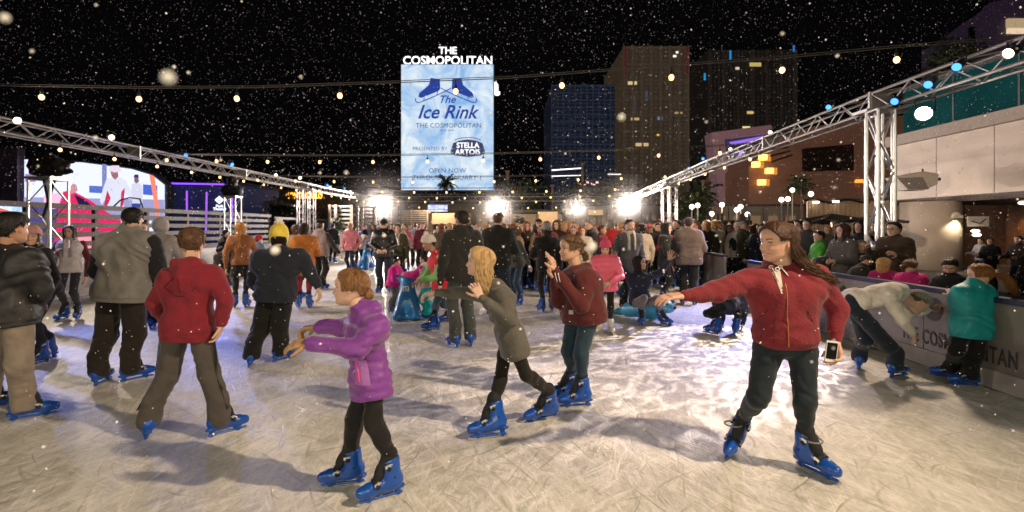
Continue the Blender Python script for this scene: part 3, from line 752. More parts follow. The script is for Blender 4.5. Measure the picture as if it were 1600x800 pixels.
        if st == 'long': locks(mb, h, int((400 if lod == 0 else 170)*nk), hl, seed, (.0052 if lod == 0 else .0085)*rm, L.get('amin', 1.0), drift=dr, curl=L.get('wave', .004), sides=sg_, seg=gm, spread=.22, uend=L.get('uend', .3), side=L.get('hside'))
        if st == 'curly': locks(mb, h, int(190*nk), hl, seed, .011*rm, .9, drift=dr, curl=.014, sides=sg_, seg=gm+1, spread=.5)
        if st in ('pony', 'braid'):
            tp = h.p(-.50, L.get('tieside', 0), L.get('tie', .62)); mb.ball(tp, .028, 8)
            bundle(mb, tp, int((180 if lod == 0 else 70)*nk)+4, hl, seed, (.0042 if lod == 0 else .006)*rm, .03, d0=-h.f*.9+UPV*.25, drift=dr, curl=L.get('wave', .004), seg=gm)
        if st == 'bun': mb.ball(h.p(-.52, 0, L.get('tie', .35)), .035*hh/.22, 10, sc=(1, 1.1, 1.1)); bundle(mb, h.p(-.5, 0, L.get('tie', .35)), 8 if lod < 2 else 2, .06, seed, .005, .03, curl=.01, seg=5)
        if st == 'short' and lod < 2:
            rr = random.Random(seed)
            for i in range(320 if lod == 0 else 60):
                a = rr.uniform(-math.pi, math.pi); ul = float(np.interp(abs(a), *HAIRLINES['short'])); u = rr.uniform(ul+.03, .99)
                x, y = slicept(np.array(a), np.array(u), .03); p0 = h.p(float(x), float(y), u); x, y = slicept(np.array(a+rr.uniform(-.1, .1)), np.array(max(ul, u-.10)), .05); p1 = h.p(float(x), float(y), max(ul, u-.10)+.01)
                mb.tube([p0, (p0+p1)*.5+(p0-h.c)*.025, p1], [.003, .005, .0015], 4)
        mb.build('hair', hm, body, True, loc=root)
    if L.get('braids'):
        for sg in (-1, 1):
            mb = MB()
            for i in range(9):
                a = sg*(.75+.27*i); u = .86-.03*i
                x, y = slicept(np.array(a), np.array(u), .07); mb.ball(h.p(float(x), float(y), u), .016, 8, sc=(1.1, .9, .8))
            mb.build('braid', hm, body, True, loc=root)
    if L.get('hoodup'):
        hc = L['hoodup']; mb = MB()
        shell(mb, h, ([0, .4, .8, 1.2, 1.6, 3.15], [.84, .78, .45, .1, .02, .0]), .13, ll, seed=seed, rough=.008, tall=.06, cut_in=-.01, soft=.12, back=.08)
        mb.build('hood', fabric(hc), body, True, loc=root)
    if hat:
        kd, hc = hat[0], hat[1]; hmm = fabric(hc, .95, .8, 60); mb = MB()
        if kd in ('beanie', 'pom', 'flaps'):
            ln = ([0, .8, 1.4, 2, 3.15], [.70, .68, .58, .50, .42])
            if kd == 'flaps': ln = ([0, .6, .95, 1.25, 1.55, 1.9, 2.3, 3.15], [.74, .70, .52, .10, .02, .18, .44, .48])
            shell(mb, h, ln, .085, ll, seed=seed, rough=.004, tall=.10, cut_in=-.02, soft=.05)
            mb.build('hat', hmm, body, True, loc=root)
            if kd == 'beanie' or kd == 'pom':
                mb = MB(); shell(mb, h, ([0, .8, 1.4, 2, 3.15], [.69, .67, .57, .49, .41]), .105, ll, seed=seed, tall=-.2)
                V = mb.v; Z = [(Vector(v)-h.c).dot(h.u)/hh+.5 for v in V]
                lim = [float(np.interp(abs(math.atan2((Vector(v)-h.c).dot(h.s), (Vector(v)-h.c).dot(h.f))), [0, .8, 1.4, 2, 3.15], [.81, .79, .69, .61, .53])) for v in V]
                mb.f = [f for f in mb.f if all(Z[i] < lim[i] for i in f)]; mb.m = [0]*len(mb.f)
                if mb.f: mb.build('hat_cuff', fabric(hat[2] if len(hat) > 2 else hc, .95, .8, 60), body, True, loc=root)
            if kd in ('pom', 'flaps'):
                mb = MB(); rr = random.Random(seed); pc = h.p(-.06, 0, 1.20); pr_ = .034*hh/.2
                mb.ball(pc, pr_, 10)
                for i in range(60 if lod < 2 else 14):
                    d = Vector((rr.gauss(0, 1), rr.gauss(0, 1), rr.gauss(0, 1))).normalized(); mb.tube([pc+d*pr_*.7, pc+d*pr_*1.35], [.009, .003], 4)
                mb.build('pompom', fabric(hat[3] if len(hat) > 3 else (.8, .76, .72)), body, True, loc=root)
        elif kd == 'cap':
            shell(mb, h, ([0, .8, 1.4, 2, 3.15], [.74, .70, .62, .56, .52]), .055, ll, seed=seed, rough=.001, tall=.03, cut_in=-.02, soft=.03)
            pts = [(.40*math.cos(q)+.28, .27*math.sin(q)) for q in np.linspace(-1.4, 1.4, 11)]
            pl = [(a*hh, b*hh) for a, b in pts]; mb.prism(pl, h.p(0, 0, .735), h.f*1.0-h.u*.15, h.s, h.u*.012)
            mb.build('cap', hmm, body, False, loc=root)
    # ---- scarf
    if L.get('scarf'):
        n = J['neck']+ax*.02; mb = MB(); rr_ = .078*s
        ring = [n+fw*math.cos(q)*rr_*1.05+sd*math.sin(q)*rr_+ax*(.01*math.sin(q*2)) for q in np.linspace(0, 6.283, 17)]
        mb.tube(ring, .030*s, 8, flat=1.3)
        if L.get('scarfends', 1):
            for q in (-1, 1):
                pts = [project(X, n.lerp(J['pel'], t)+sd*q*.06*s, fw, dist=.006) for t in (.02, .2, .4, .6)]
                mb.tube([n+fw*.07*s+sd*q*.05*s]+pts, .026*s, 8, flat=.4)
        mb.build('scarf', fabric(L['scarf'], .95, .6, 50), body, True, loc=root)
    # ---- skates
    if skates:
        for q in 'LR':
            tl = J.get('tilt'+q, 0); skate(body, root, J['foot'+q], J['toe'+q], lod, ksk, tl, J.get('pitch'+q, 0), skates)
    else:
        for q in 'LR':
            c = J['foot'+q]; yw = J['toe'+q]; d = Vector((math.cos(yw), math.sin(yw), 0))
            blob([cap(c-d*.07+UPV*.05, c+d*.12+UPV*.035, .045, .032, .02), cap(c-d*.05+UPV*.05, c-d*.05+UPV*.12, .04, .045, .02), cut(c, (0, 0, -1), .003)], 'shoe', LINER, body, root, .02)
    return body, J, h
# ------------------------------------------------------------------ ice, plaza
def ice_mat():
    m = bpy.data.materials.new('ice_surface'); m.use_nodes = True; nt = m.node_tree; N = nt.nodes; L = nt.links; b = N['Principled BSDF']
    tc = N.new('ShaderNodeTexCoord')
    def mapping(rot, sc, loc=(0, 0, 0)):
        mp = N.new('ShaderNodeMapping'); mp.vector_type = 'TEXTURE'; mp.inputs['Rotation'].default_value = (0, 0, R(rot)); mp.inputs['Scale'].default_value = tuple(1/q for q in sc); mp.inputs['Location'].default_value = loc
        L.new(tc.outputs['Object'], mp.inputs['Vector']); return mp.outputs[0]
    def math_(op, a, c=None, v=None, clamp=False):
        n = N.new('ShaderNodeMath'); n.operation = op; n.use_clamp = clamp; L.new(a, n.inputs[0])
        if c is not None: L.new(c, n.inputs[1])
        if v is not None: n.inputs[1].default_value = v
        return n.outputs[0]
    tot = None
    wob = N.new('ShaderNodeTexNoise'); wob.inputs['Scale'].default_value = .9; wob.inputs['Detail'].default_value = 1; L.new(tc.outputs['Object'], wob.inputs['Vector'])
    rr_ = random.Random(4)
    for i, (cx, cy, fr, w) in enumerate([(rr_.uniform(-9, 9), rr_.uniform(-3, 14), rr_.uniform(2.2, 4.6), rr_.uniform(.03, .055)) for _ in range(14)]):
        vd = N.new('ShaderNodeVectorMath'); vd.operation = 'DISTANCE'; L.new(tc.outputs['Object'], vd.inputs[0]); vd.inputs[1].default_value = (cx, cy, 0)
        s1 = math_('ADD', math_('MULTIPLY', vd.outputs['Value'], v=fr), math_('MULTIPLY', wob.outputs['Fac'], v=2.2+.5*(i % 3)))
        s1 = math_('FRACT', s1)
        d = math_('ABSOLUTE', math_('SUBTRACT', s1, v=.5))
        ln = N.new('ShaderNodeMapRange'); ln.inputs[1].default_value = 0; ln.inputs[2].default_value = w; ln.inputs[3].default_value = 1; ln.inputs[4].default_value = 0; ln.interpolation_type = 'SMOOTHSTEP'
        L.new(d, ln.inputs[0])
        mk = N.new('ShaderNodeTexNoise'); mk.noise_dimensions = '2D'; mk.inputs['Scale'].default_value = 1.3+i*.17; mk.inputs['Detail'].default_value = 2
        L.new(mapping(0, (1, 1, 1), (i*11.7, -i*5.1, 0)), mk.inputs['Vector'])
        mm = N.new('ShaderNodeMapRange'); mm.inputs[1].default_value = .54; mm.inputs[2].default_value = .76; L.new(mk.outputs['Fac'], mm.inputs[0])
        v = math_('MULTIPLY', ln.outputs[0], mm.outputs[0])
        tot = v if tot is None else math_('MAXIMUM', tot, v)
    # snow shavings and worn patches
    sh = N.new('ShaderNodeTexNoise'); sh.inputs['Scale'].default_value = 5.5; sh.inputs['Detail'].default_value = 7; sh.inputs['Roughness'].default_value = .62; sh.inputs['Distortion'].default_value = 1.4
    L.new(mapping(75, (.8, 1.5, 1)), sh.inputs['Vector'])
    fine = N.new('ShaderNodeTexNoise'); fine.inputs['Scale'].default_value = 30; fine.inputs['Detail'].default_value = 6; fine.inputs['Roughness'].default_value = .7; fine.inputs['Distortion'].default_value = 1.5
    L.new(mapping(100, (.5, 1.3, 1)), fine.inputs['Vector'])
    big = N.new('ShaderNodeTexNoise'); big.inputs['Scale'].default_value = .7; big.inputs['Detail'].default_value = 3; L.new(mapping(30, (1, .5, 1)), big.inputs['Vector'])
    cr = N.new('ShaderNodeValToRGB'); cr.color_ramp.elements[0].position = .36; cr.color_ramp.elements[1].position = .66
    cr.color_ramp.elements[0].color = (.43, .43, .36, 1); cr.color_ramp.elements[1].color = (.82, .80, .76, 1)
    stk = None
    for i, (rot, sx, sy) in enumerate(((72, 1.3, 17), (-62, 1.5, 20), (96, 1.2, 15), (40, 1.8, 24), (118, 1.6, 20), (-25, 2.2, 30))):
        nz = N.new('ShaderNodeTexNoise'); nz.noise_dimensions = '2D'; nz.inputs['Scale'].default_value = 1; nz.inputs['Detail'].default_value = 2.5; nz.inputs['Distortion'].default_value = .9; L.new(mapping(rot, (sx, sy, 1), (i*3.7, i*9.1, 0)), nz.inputs['Vector'])
        mk = N.new('ShaderNodeTexNoise'); mk.noise_dimensions = '2D'; mk.inputs['Scale'].default_value = 1.4; mk.inputs['Detail'].default_value = 2; L.new(mapping(0, (1, 1, 1), (i*5.3+2, i*8.9, 0)), mk.inputs['Vector'])
        m3 = N.new('ShaderNodeMapRange'); m3.inputs[1].default_value = .42; m3.inputs[2].default_value = .6; L.new(mk.outputs['Fac'], m3.inputs[0])
        s3 = N.new('ShaderNodeMapRange'); s3.inputs[1].default_value = .52; s3.inputs[2].default_value = .72; L.new(nz.outputs['Fac'], s3.inputs[0])
        v = math_('MULTIPLY', s3.outputs[0], m3.outputs[0]); stk = v if stk is None else math_('MAXIMUM', stk, v)
    mix0 = math_('ADD', math_('ADD', math_('MULTIPLY', sh.outputs['Fac'], v=.62), math_('MULTIPLY', fine.outputs['Fac'], v=.36)), math_('MULTIPLY', stk, v=.15)); L.new(mix0, cr.inputs[0])
    mx = N.new('ShaderNodeMix'); mx.data_type = 'RGBA'; mx.inputs['B'].default_value = (.30, .28, .20, 1)
    L.new(cr.outputs[0], mx.inputs['A']); L.new(math_('MULTIPLY', tot, v=.62), mx.inputs['Factor'])
    m2 = N.new('ShaderNodeMix'); m2.data_type = 'RGBA'; m2.blend_type = 'MULTIPLY'; m2.inputs['Factor'].default_value = 1
    mr = N.new('ShaderNodeMapRange'); mr.inputs[1].default_value = .35; mr.inputs[2].default_value = .65; mr.inputs[3].default_value = .82; mr.inputs[4].default_value = 1.08; L.new(big.outputs['Fac'], mr.inputs[0])
    L.new(mx.outputs['Result'], m2.inputs['A']); L.new(mr.outputs[0], m2.inputs['B']); L.new(m2.outputs['Result'], b.inputs['Base Color'])
    rr = N.new('ShaderNodeMapRange'); rr.inputs[1].default_value = .35; rr.inputs[2].default_value = .65; rr.inputs[3].default_value = .36; rr.inputs[4].default_value = .72; L.new(sh.outputs['Fac'], rr.inputs[0]); L.new(rr.outputs[0], b.inputs['Roughness'])
    hgt = math_('ADD', math_('MULTIPLY', sh.outputs['Fac'], v=.9), math_('ADD', math_('MULTIPLY', fine.outputs['Fac'], v=.55), math_('ADD', math_('MULTIPLY', tot, v=-.34), math_('MULTIPLY', stk, v=.24))))
    bp = N.new('ShaderNodeBump'); bp.inputs['Strength'].default_value = .55; bp.inputs['Distance'].default_value = .022; L.new(hgt, bp.inputs['Height']); L.new(bp.outputs[0], b.inputs['Normal'])
    b.inputs['Specular IOR Level'].default_value = .4
    return m
def sheet(name, x0, y0, x1, y1, z, m, kind='structure'):
    mb = MB(); mb.add([(x0, y0, z), (x1, y0, z), (x1, y1, z), (x0, y1, z)], [(0, 1, 2, 3)]); o = mb.build(name, m); o['kind'] = kind; return o
XR = lambda y: 4.62+.025*y          # right board line
XL = lambda y: -10.0+.010*y         # left board line
YB = 37.0
mb = MB(); mb.add([(XL(-4), -4, 0), (XR(-4), -4, 0), (XR(YB), YB, 0), (XL(YB), YB, 0)], [(0, 1, 2, 3)]); o = mb.build('ice', ice_mat()); o['kind'] = 'structure'
sheet('plaza_ground', -260, -40, 260, 700, -.02, mat('paving', (.10, .09, .085), .8, var=.25, vscale=.8, bump=.2))

# ------------------------------------------------------------------ rink boards
BOARD = mat('board_panel', (.22, .20, .19), .32, var=.08, vscale=2, coat=.2)
BRAIL = mat('blue_rail', (.012, .016, .06), .6)
INK = mat('board_lettering', (.045, .04, .04), .5)
def board(label, p0, p1, h=1.0, seglen=2.4, lettering=None, inward=1):
    p0 = Vector(p0); p1 = Vector(p1); d = (p1-p0).normalized(); n = Vector((-d.y, d.x, 0))*inward; L_ = (p1-p0).length
    t = thing('rink_board', p0, label, 'rink board', 'boards round the rink')
    k = max(1, round(L_/seglen)); a = math.atan2(d.y, d.x)
    mb = MB()
    for i in range(k):
        c = p0+d*(L_*(i+.5)/k)+UPV*(h/2+.03); mb.box(c, (L_/k-.012, .05, h-.10), a)
    part(mb, 'panel', BOARD, t)
    mb = MB(); mb.box(p0+d*L_/2+UPV*(h+.005), (L_, .12, .055), a); part(mb, 'top_rail', BRAIL, t)
    mb = MB(); mb.box(p0+d*L_/2+n*.033+UPV*.11, (L_, .02, .18), a); part(mb, 'kick_strip', mat('kick_strip', (.34, .32, .30), .5), t)
    if lettering:
        for tx, s, size in lettering:
            mb = MB(); at = p0+d*s+n*.029+UPV*.50
            text_mb(mb, tx, size, Matrix.Translation(at) @ Matrix.Rotation(a+(math.pi if inward > 0 else 0), 4, 'Z') @ Matrix.Rotation(R(90), 4, 'X'), .002, bold=.004, sp=1.15)
            part(mb, 'lettering', INK, t)
    return t, d, n
t, d, n = board('long grey dasher board with blue cap rail and hotel lettering on the right', (XR(1.2), 1.2, 0), (XR(10.6), 10.6, 0), .89)
# lettering reads left to right from the ice side
def board_text(t, txt, size, x_at, y, z, bold=.004):
    mb = MB(); Mx = Matrix.Translation(Vector((XR(y)-.030, y, z))) @ Matrix.Rotation(R(-90)+math.atan(.025)*-1, 4, 'Z') @ Matrix.Rotation(R(90), 4, 'X')
    text_mb(mb, txt, size, Mx, .003, bold=bold, sp=1.12, xs=.60); part(mb, 'lettering', INK, t)
board_text(t, 'THE COSMOPOLITAN', .23, 0, 5.50, .27)
mb = MB(); cc = Vector((XR(5.75)-.029, 5.75, .68))
pts = [(.13*math.cos(q), .13*math.sin(q)) for q in np.linspace(0, 6.2832, 33)[:-1]]
mb.prism(pts, cc, (0, -1, 0), (0, 0, 1), (-.004, 0, 0)); part(mb, 'round_emblem', INK, t)
board('short clear plastic board by the rink gate on the right', (4.75, 11.4, 0), (XR(13.6), 13.6, 0), .95)
board('far right board behind the packed skaters', (XR(14.6), 14.6, 0), (XR(YB), YB, 0), .95)
tl, d, n = board('near left board along the fence behind the phone girl', (XL(3), 3, 0), (XL(17.5), 17.5, 0), .95, inward=-1)
tl, d, n = board('left far board with faint lettering below the white slatted planters', (XL(17.9), 17.9, 0), (XL(YB), YB, 0), .97, inward=-1)
mb = MB(); text_mb(mb, 'COSMOPOLITAN', .24, Matrix.Translation(Vector((XL(21.4)+.034, 21.4, .42))) @ Matrix.Rotation(R(90), 4, 'Z') @ Matrix.Rotation(R(90), 4, 'X'), .003, bold=.004); part(mb, 'lettering', INK, tl)
board('back board across the far end of the rink', (XL(YB), YB+.1, 0), (XR(YB), YB+.1, 0), .95, inward=-1)

# ------------------------------------------------------------------ trusses
def truss_geo(mb, a, b, w=.30, r=.024, step=.42, tri=False, diag=True):
    a = Vector(a); b = Vector(b); d = (b-a).normalized(); L_ = (b-a).length
    s = d.cross(UPV); s = s.normalized() if s.length > .1 else Vector((1, 0, 0)); u = s.cross(d).normalized()
    off = [s*x*w/2+u*y*w/2 for x, y in ((-1, -1), (1, -1), (1, 1), (-1, 1))]
    for o in off: mb.tube([a+o, b+o], r, 6)
    k = max(2, int(L_/step)); 
    for f in range(4):
        o0, o1 = off[f], off[(f+1) % 4]
        for i in range(k):
            p = a+d*L_*i/k; q = a+d*L_*(i+1)/k; e0, e1 = (o0, o1) if (i+f) % 2 else (o1, o0)
            mb.tube([p+e0, q+e1], r*.48, 5, cap=False)
    for o in (0, L_):
        for f in range(4): mb.tube([a+d*o+off[f], a+d*o+off[(f+1) % 4]], r*.8, 5)
XTR = lambda y: float(np.interp(y, [1.5, 6.3, 8.7, 16.5, 22, 38, 60], [6.2, 6.25, 6.25, 6.7, 7.2, 8.7, 10.6]))
XTL = lambda y: -10.7
ZT = 3.72
def truss_run(label, pts, w=.30):
    t = thing('lighting_truss', pts[0], label, 'truss', 'trusses round the rink')
    for a, b in zip(pts[:-1], pts[1:]):
        mb = MB(); truss_geo(mb, a, b, w); part(mb, 'truss_section', ALU, t)
    for p in pts[1:-1]:
        mb = MB(); d = (Vector(pts[-1])-Vector(pts[0])).normalized(); mb.box(p, (w+.06, .05, w+.06), math.atan2(d.y, d.x)-math.pi/2); part(mb, 'coupling_plate', ALU, t)
    return t
def run_pts(X, ys, z=ZT): return [(X(y), y, z) for y in ys]
truss_run('long aluminium box truss on the right running into the distance', run_pts(XTR, [1.5, 5.2, 8.7, 12.9, 17.4, 24, 31, 38.0]))
truss_run('long aluminium box truss on the left above the fence and big screen', run_pts(XTL, [3.0, 9.5, 14.5, 20.3, 26.4, 32, 38.0]))
truss_run('far truss crossing behind the rink below the billboard', [(XTL(38), 38.2, ZT), (-5.6, 38.2, ZT), (-.3, 38.2, ZT), (4.2, 38.2, ZT), (XTR(38), 38.2, ZT)], .34)
def column(label, x, y, z1, w=.34, gap=0.0, r=.022, z0=0):
    t = thing('truss_tower', (x, y, 0), label, 'truss tower', 'upright truss towers')
    for q in ((-1, 1) if gap else (0,)):
        mb = MB(); truss_geo(mb, (x+q*gap/2, y+abs(q)*q*.25, z0+.03), (x+q*gap/2, y+abs(q)*q*.25, z1), w, r, .45); part(mb, 'upright', ALU, t)
    mb = MB(); mb.box((x, y, z1+.03), (w+gap+.1, w+.1, .05)); part(mb, 'corner_block', ALU, t)
    mb = MB(); mb.box((x, y, .02), (w+gap+.3, w+.5, .04)); part(mb, 'base_plate', DARKMET, t)
    return t
column('big double truss tower on the right beside the drinking man', XTR(8.7)+.0, 8.7, ZT-.2, .27, .33, .027)
column('paired truss tower on the right in the middle distance', XTR(24), 24, ZT-.2, .30, .50, .026)
column('truss tower on the left behind the orange jackets', -10.6, 26.4, ZT-.2, .30, .34)
column('short truss tower on the left behind the grey hooded person', -10.8, 19.8, 2.75, .42)
column('truss tower at the far back left of the billboard', -8.75, 38.3, ZT-.2, .5, .55, .035)
column('truss tower at the far back centre below the billboard edge', -.35, 38.3, ZT-.2, .5, 0, .04)
column('truss tower at the far back right corner', 7.7, 38.4, ZT-.2, .5, 0, .04)
column('short truss tower carrying covered speakers before the big screen', -10.95, 12.1, 2.72, .50, 0, .028)

# covered speaker cluster on the short tower
mb = MB(); t = thing('speaker_cluster', (-10.95, 12.1, 2.8), 'black covered loudspeakers on top of the short tower before the screen', 'speaker')
V, Q = sdf_mesh([cap((-11.2, 12.1, 3.0), (-10.7, 12.1, 3.02), .2, .19, .05), cap((-10.85, 12.1, 2.98), (-10.25, 12.0, 3.15), .10, .03, .05), cap((-11.25, 12.1, 3.15), (-10.8, 12.1, 3.2), .13, .11, .05), cap((-10.9, 12.1, 2.86), (-10.3, 12, 2.92), .06, .05, .05)], .03, wrinkles(.02, 3, .8)); mb.add(V.tolist(), Q)
part(mb, 'cover', mat('black_tarp', (.008, .008, .010), .6, var=.3, bump=.5, bscale=10), t, True)
mb = MB(); mb.tube([(-11.1, 12.1, 2.9), (-10.8, 12.0, 1.9)], .03, 6); mb.tube([(-10.75, 12.1, 2.9), (-11.0, 12.0, 1.8)], .03, 6); part(mb, 'hanging_cable', LINER, t)
mb = MB(); t = thing('speaker_cluster', (-10.8, 19.8, 2.8), 'dark foliage like speaker cluster over the short left tower', 'speaker')
mb = MB(); V, Q = sdf_mesh([cap((-11.0, 19.8, 3.0), (-10.6, 19.8, 3.0), .22, .2, .05), cap((-10.8, 19.8, 3.2), (-10.8, 19.8, 3.45), .2, .16, .05)], .04, wrinkles(.03, 5, .8)); mb.add(V.tolist(), Q); part(mb, 'cover', _M['black_tarp'], t, True)
tag(t, 'dark covered loudspeakers over the short tower nearer the orange jackets', 'speaker')

# ------------------------------------------------------------------ lamps on the trusses
def can(loc, target, glow, label, r=.11, L_=.26, cat='stage light', group='stage lights on the trusses', strength=None):
    loc = Vector(loc); d = (Vector(target)-loc).normalized(); t = thing('stage_light', loc, label, cat, group)
    mb = MB(); mb.tube([loc-d*L_*.5, loc-d*L_*.45, loc+d*L_*.1, loc+d*L_*.5], [r*.45, r*.8, r, r*1.12], 12, cap=False); mb.ball(loc-d*L_*.45, r*.78, 10); part(mb, 'housing', DARKMET, t, True)
    mb = MB(); s = d.cross(UPV).normalized(); mb.tube([loc+s*r*1.15, loc+s*r*1.2+UPV*r*1.9, loc-s*r*1.2+UPV*r*1.9, loc-s*r*1.15], .012, 5); part(mb, 'yoke', DARKMET, t)
    mb = MB(); u = s.cross(d); c = loc+d*(L_*.44); pts = [c+s*math.cos(q)*r*.98+u*math.sin(q)*r*.98 for q in np.linspace(0, 6.2832, 17)[:-1]]
    mb.add(pts+[c+d*r*.25], [(i, (i+1) % 16, 16) for i in range(16)]); part(mb, 'lens', glow, t, True)
    return t
LWH = ['far left end of the left truss', 'left truss over the big screen', 'left truss left of the coupling plate', 'left truss above the purple neon', 'left truss near its tower', 'left truss past the tower']
for i, (px, py, Y) in enumerate(((24, 186, 10.6), (172, 213, 13.4), (430, 273, 24), (468, 277, 25.5), (515, 292, 30.5))):
    can(P(px, py, Y)+Vector((0, 0, .0)), (-3, Y*.6, .5), LENS, 'warm white spotlight on the '+LWH[i], .068)
for i, (px, py, Y) in enumerate(((287, 241, 16.6), (360, 256, 19.5), (484, 287, 27.5), (510, 289, 29), (537, 294, 32))):
    can(P(px, py, Y), (0, Y*.7, 0), LENSB, 'blue spotlight number on the left truss', .07)
bl = [o for o in COL.objects if o.get('label') == 'blue spotlight number on the left truss']
for o, w in zip(bl, ('above the right edge of the big screen', 'above the white diamond sign', 'just right of the left tower', 'beyond the left tower', 'farthest along the left truss')): o['label'] = 'blue spotlight '+w
for i, (px, py, Y, lb) in enumerate(((1298, 165, 10.6, 'blue spotlight on the right truss just left of the big tower'), (1402, 155, 8.1, 'blue spotlight on the right truss just right of the big tower'), (1455, 128, 7.3, 'blue spotlight between the big floodlight and the right edge'), (1500, 100, 6.8, 'blue spotlight on the right truss near the right edge'), (1100, 247, 19.3, 'blue spotlight on the right truss before the pink framed screen'), (1078, 262, 20.7, 'small blue spotlight on the right truss above the paired tower'))):
    can(P(px, py, Y)+Vector((0, 0, 0)), (1, Y*.6, .6), LENSB, lb, .055)
for i, (px, py, Y, lb) in enumerate(((1208, 205, 13.3, 'white spotlight on the right truss in front of the brown building'), (1145, 232, 16, 'white spotlight on the right truss in front of the pink frame'), (1112, 255, 18, 'white spotlight on the right truss near its middle'), (1585, 78, 6.2, 'white spotlight on the right truss at the right edge'))):
    can(P(px, py, Y), (0, Y*.75, .6), LENS, lb, .06)
can(P(1445, 175, 7.6), (1.0, 3.0, .5), emi('flood_near', (1, .86, .74), 60), 'large round floodlight hanging under the right truss', .10, .2)
# the far floodlights on stands, facing the photographer
for i, (px, py, Y, lb) in enumerate(((596, 321, 36, 'blazing floodlight at the far left behind the man in black leather'), (777, 325, 37, 'blazing floodlight at the far centre right of the billboard'), (898, 325, 37, 'blazing floodlight at the far back above the crowd'), (979, 320, 36, 'blazing floodlight at the far right end of the rink'))):
    c = P(px, py, Y); t = can(c, (c.x*.3, 0, 1.2), FLOOD, lb, .24 if i != 2 else .18, .3, group='blazing floodlights at the far end')
    mb = MB(); mb.tube([(c.x, c.y+.15, 0), (c.x, c.y+.15, c.z+.1)], .05, 8); part(mb, 'pole', ALU, t)
    lamp('far_flood', 'SPOT', (c.x, c.y-.5, c.z), 6500 if i != 2 else 3200, (1, .86, .78), (c.x*.5, 12, 2.5), .2, 120, .6)

# ------------------------------------------------------------------ string lights
bulb_id = [0]
def bulb_proto():
    mb = MB(); mb.ball((0, 0, -.155), .036, 10, sc=(1, 1, 1.15)); b = mb.build('bulb', BULB, None, True)
    mb = MB(); mb.tube([(0, 0, 0), (0, 0, -.06), (0, 0, -.065), (0, 0, -.115)], [.006, .006, .022, .020], 8); s = mb.build('socket', LINER, b, True)
    return b
def strand(label, pts, bulbs, wire_r=.006, drop=.0, scale=1.0):
    """pts: wire path; bulbs: positions on it"""
    t = thing('string_light', pts[0], label, 'string lights', 'strings of bulbs over the rink')
    mb = MB(); mb.tube(pts, wire_r, 5); off = Vector((0, .02, .035)); mb.tube([Vector(p)+off for p in pts], wire_r*.8, 5); part(mb, 'cable', mat('cable', (.10, .09, .08), .6), t)
    for i, p in enumerate(bulbs):
        global _bp
        if bulb_id[0] == 0: _bp = bulb_proto(); b = _bp; b.parent = t
        else: b = copy_tree(_bp, t)
        b.location = Vector(p)-t.location; b.scale = (scale,)*3; bulb_id[0] += 1
    return t
# nearest strand, measured
ys = lambda px: 8.55-.35*px/800-.75*max(0, (px-800)/800)**1.3*1.2
near = [(-60, 134), (0, 134), (217, 138), (400, 137), (600, 130), (800, 122), (1049, 103), (1222, 91), (1401, 74), (1583, 60), (1680, 50)]
pts = [P(a, b, ys(a)) for a, b in near]
bx = [65, 217, 370, 531, 712, 878, 1049, 1222, 1401, 1583]
yy = lambda px: float(np.interp(px, [a for a, b in near], [b for a, b in near]))
strand('nearest string of warm bulbs crossing the whole view at the top', pts, [P(x, yy(x), ys(x)) for x in bx], .008, scale=1.15)
for j, (Y, z, n0, lb) in enumerate(((14.3, 3.78, 1.52, 'second string of warm bulbs crossing the lower part of the billboard'), (20.0, 3.72, 1.55, 'third string of warm bulbs from the near end'), (25.5, 3.7, 1.6, 'fourth string of warm bulbs from the near end'),
                                    (30.5, 3.7, 1.7, 'fifth string of warm bulbs above the far crowd'), (35.0, 3.68, 1.8, 'sixth string of warm bulbs just before the far truss'), (40.5, 3.5, 2.0, 'string of warm bulbs just behind the far truss'), (47, 3.3, 2.4, 'string of warm bulbs well beyond the far truss'), (56, 3.3, 2.8, 'farthest string of warm bulbs in front of the buildings'))):
    a = Vector((XTL(Y), Y+.9, z)); b = Vector((XTR(Y), Y-.9, z)); L_ = (b-a).length; n = int(L_/n0)
    f = lambda t: a.lerp(b, t)-UPV*.16*4*t*(1-t)
    off = rng.uniform(.2, .8)
    strand(lb, [f(i/24) for i in range(25)], [f((i+off)/n) for i in range(n)], .006+.0002*Y, scale=1.0+.012*Y)
# bulbs strung along both trusses
def along(label, X, ys_, z, dx):
    pts = [Vector((X(y)+dx, y, z)) for y in ys_]; strand(label, pts, pts[::1], .006, scale=1.1)
along('string of bulbs clipped along the underside of the left truss', XTL, np.arange(8.6, 37, 1.62), ZT-.16, .25)
along('string of bulbs clipped along the underside of the right truss', XTR, np.arange(13.5, 37, 1.9), ZT-.16, -.25)
# ------------------------------------------------------------------ billboard
def screen_mat(key, a, b, s, sc=.25, contrast=(.35, .65)):
    m = bpy.data.materials.new(key); m.use_nodes = True; nt = m.node_tree; N = nt.nodes; N.clear(); L = nt.links
    tc = N.new('ShaderNodeTexCoord'); nz = N.new('ShaderNodeTexNoise'); nz.inputs['Scale'].default_value = sc; nz.inputs['Detail'].default_value = 8; nz.inputs['Distortion'].default_value = 1.2; nz.inputs['Roughness'].default_value = .6
    L.new(tc.outputs['Object'], nz.inputs['Vector']); cr = N.new('ShaderNodeValToRGB'); cr.color_ramp.elements[0].position = contrast[0]; cr.color_ramp.elements[1].position = contrast[1]
    cr.color_ramp.elements[0].color = (*a, 1); cr.color_ramp.elements[1].color = (*b, 1); L.new(nz.outputs['Fac'], cr.inputs[0])
    e = N.new('ShaderNodeEmission'); e.inputs[1].default_value = s; L.new(cr.outputs[0], e.inputs[0]); o = N.new('ShaderNodeOutputMaterial'); L.new(e.outputs[0], o.inputs[0]); return m
DARKW = mat('dark_cladding', (.02, .02, .024), .6, var=.2)
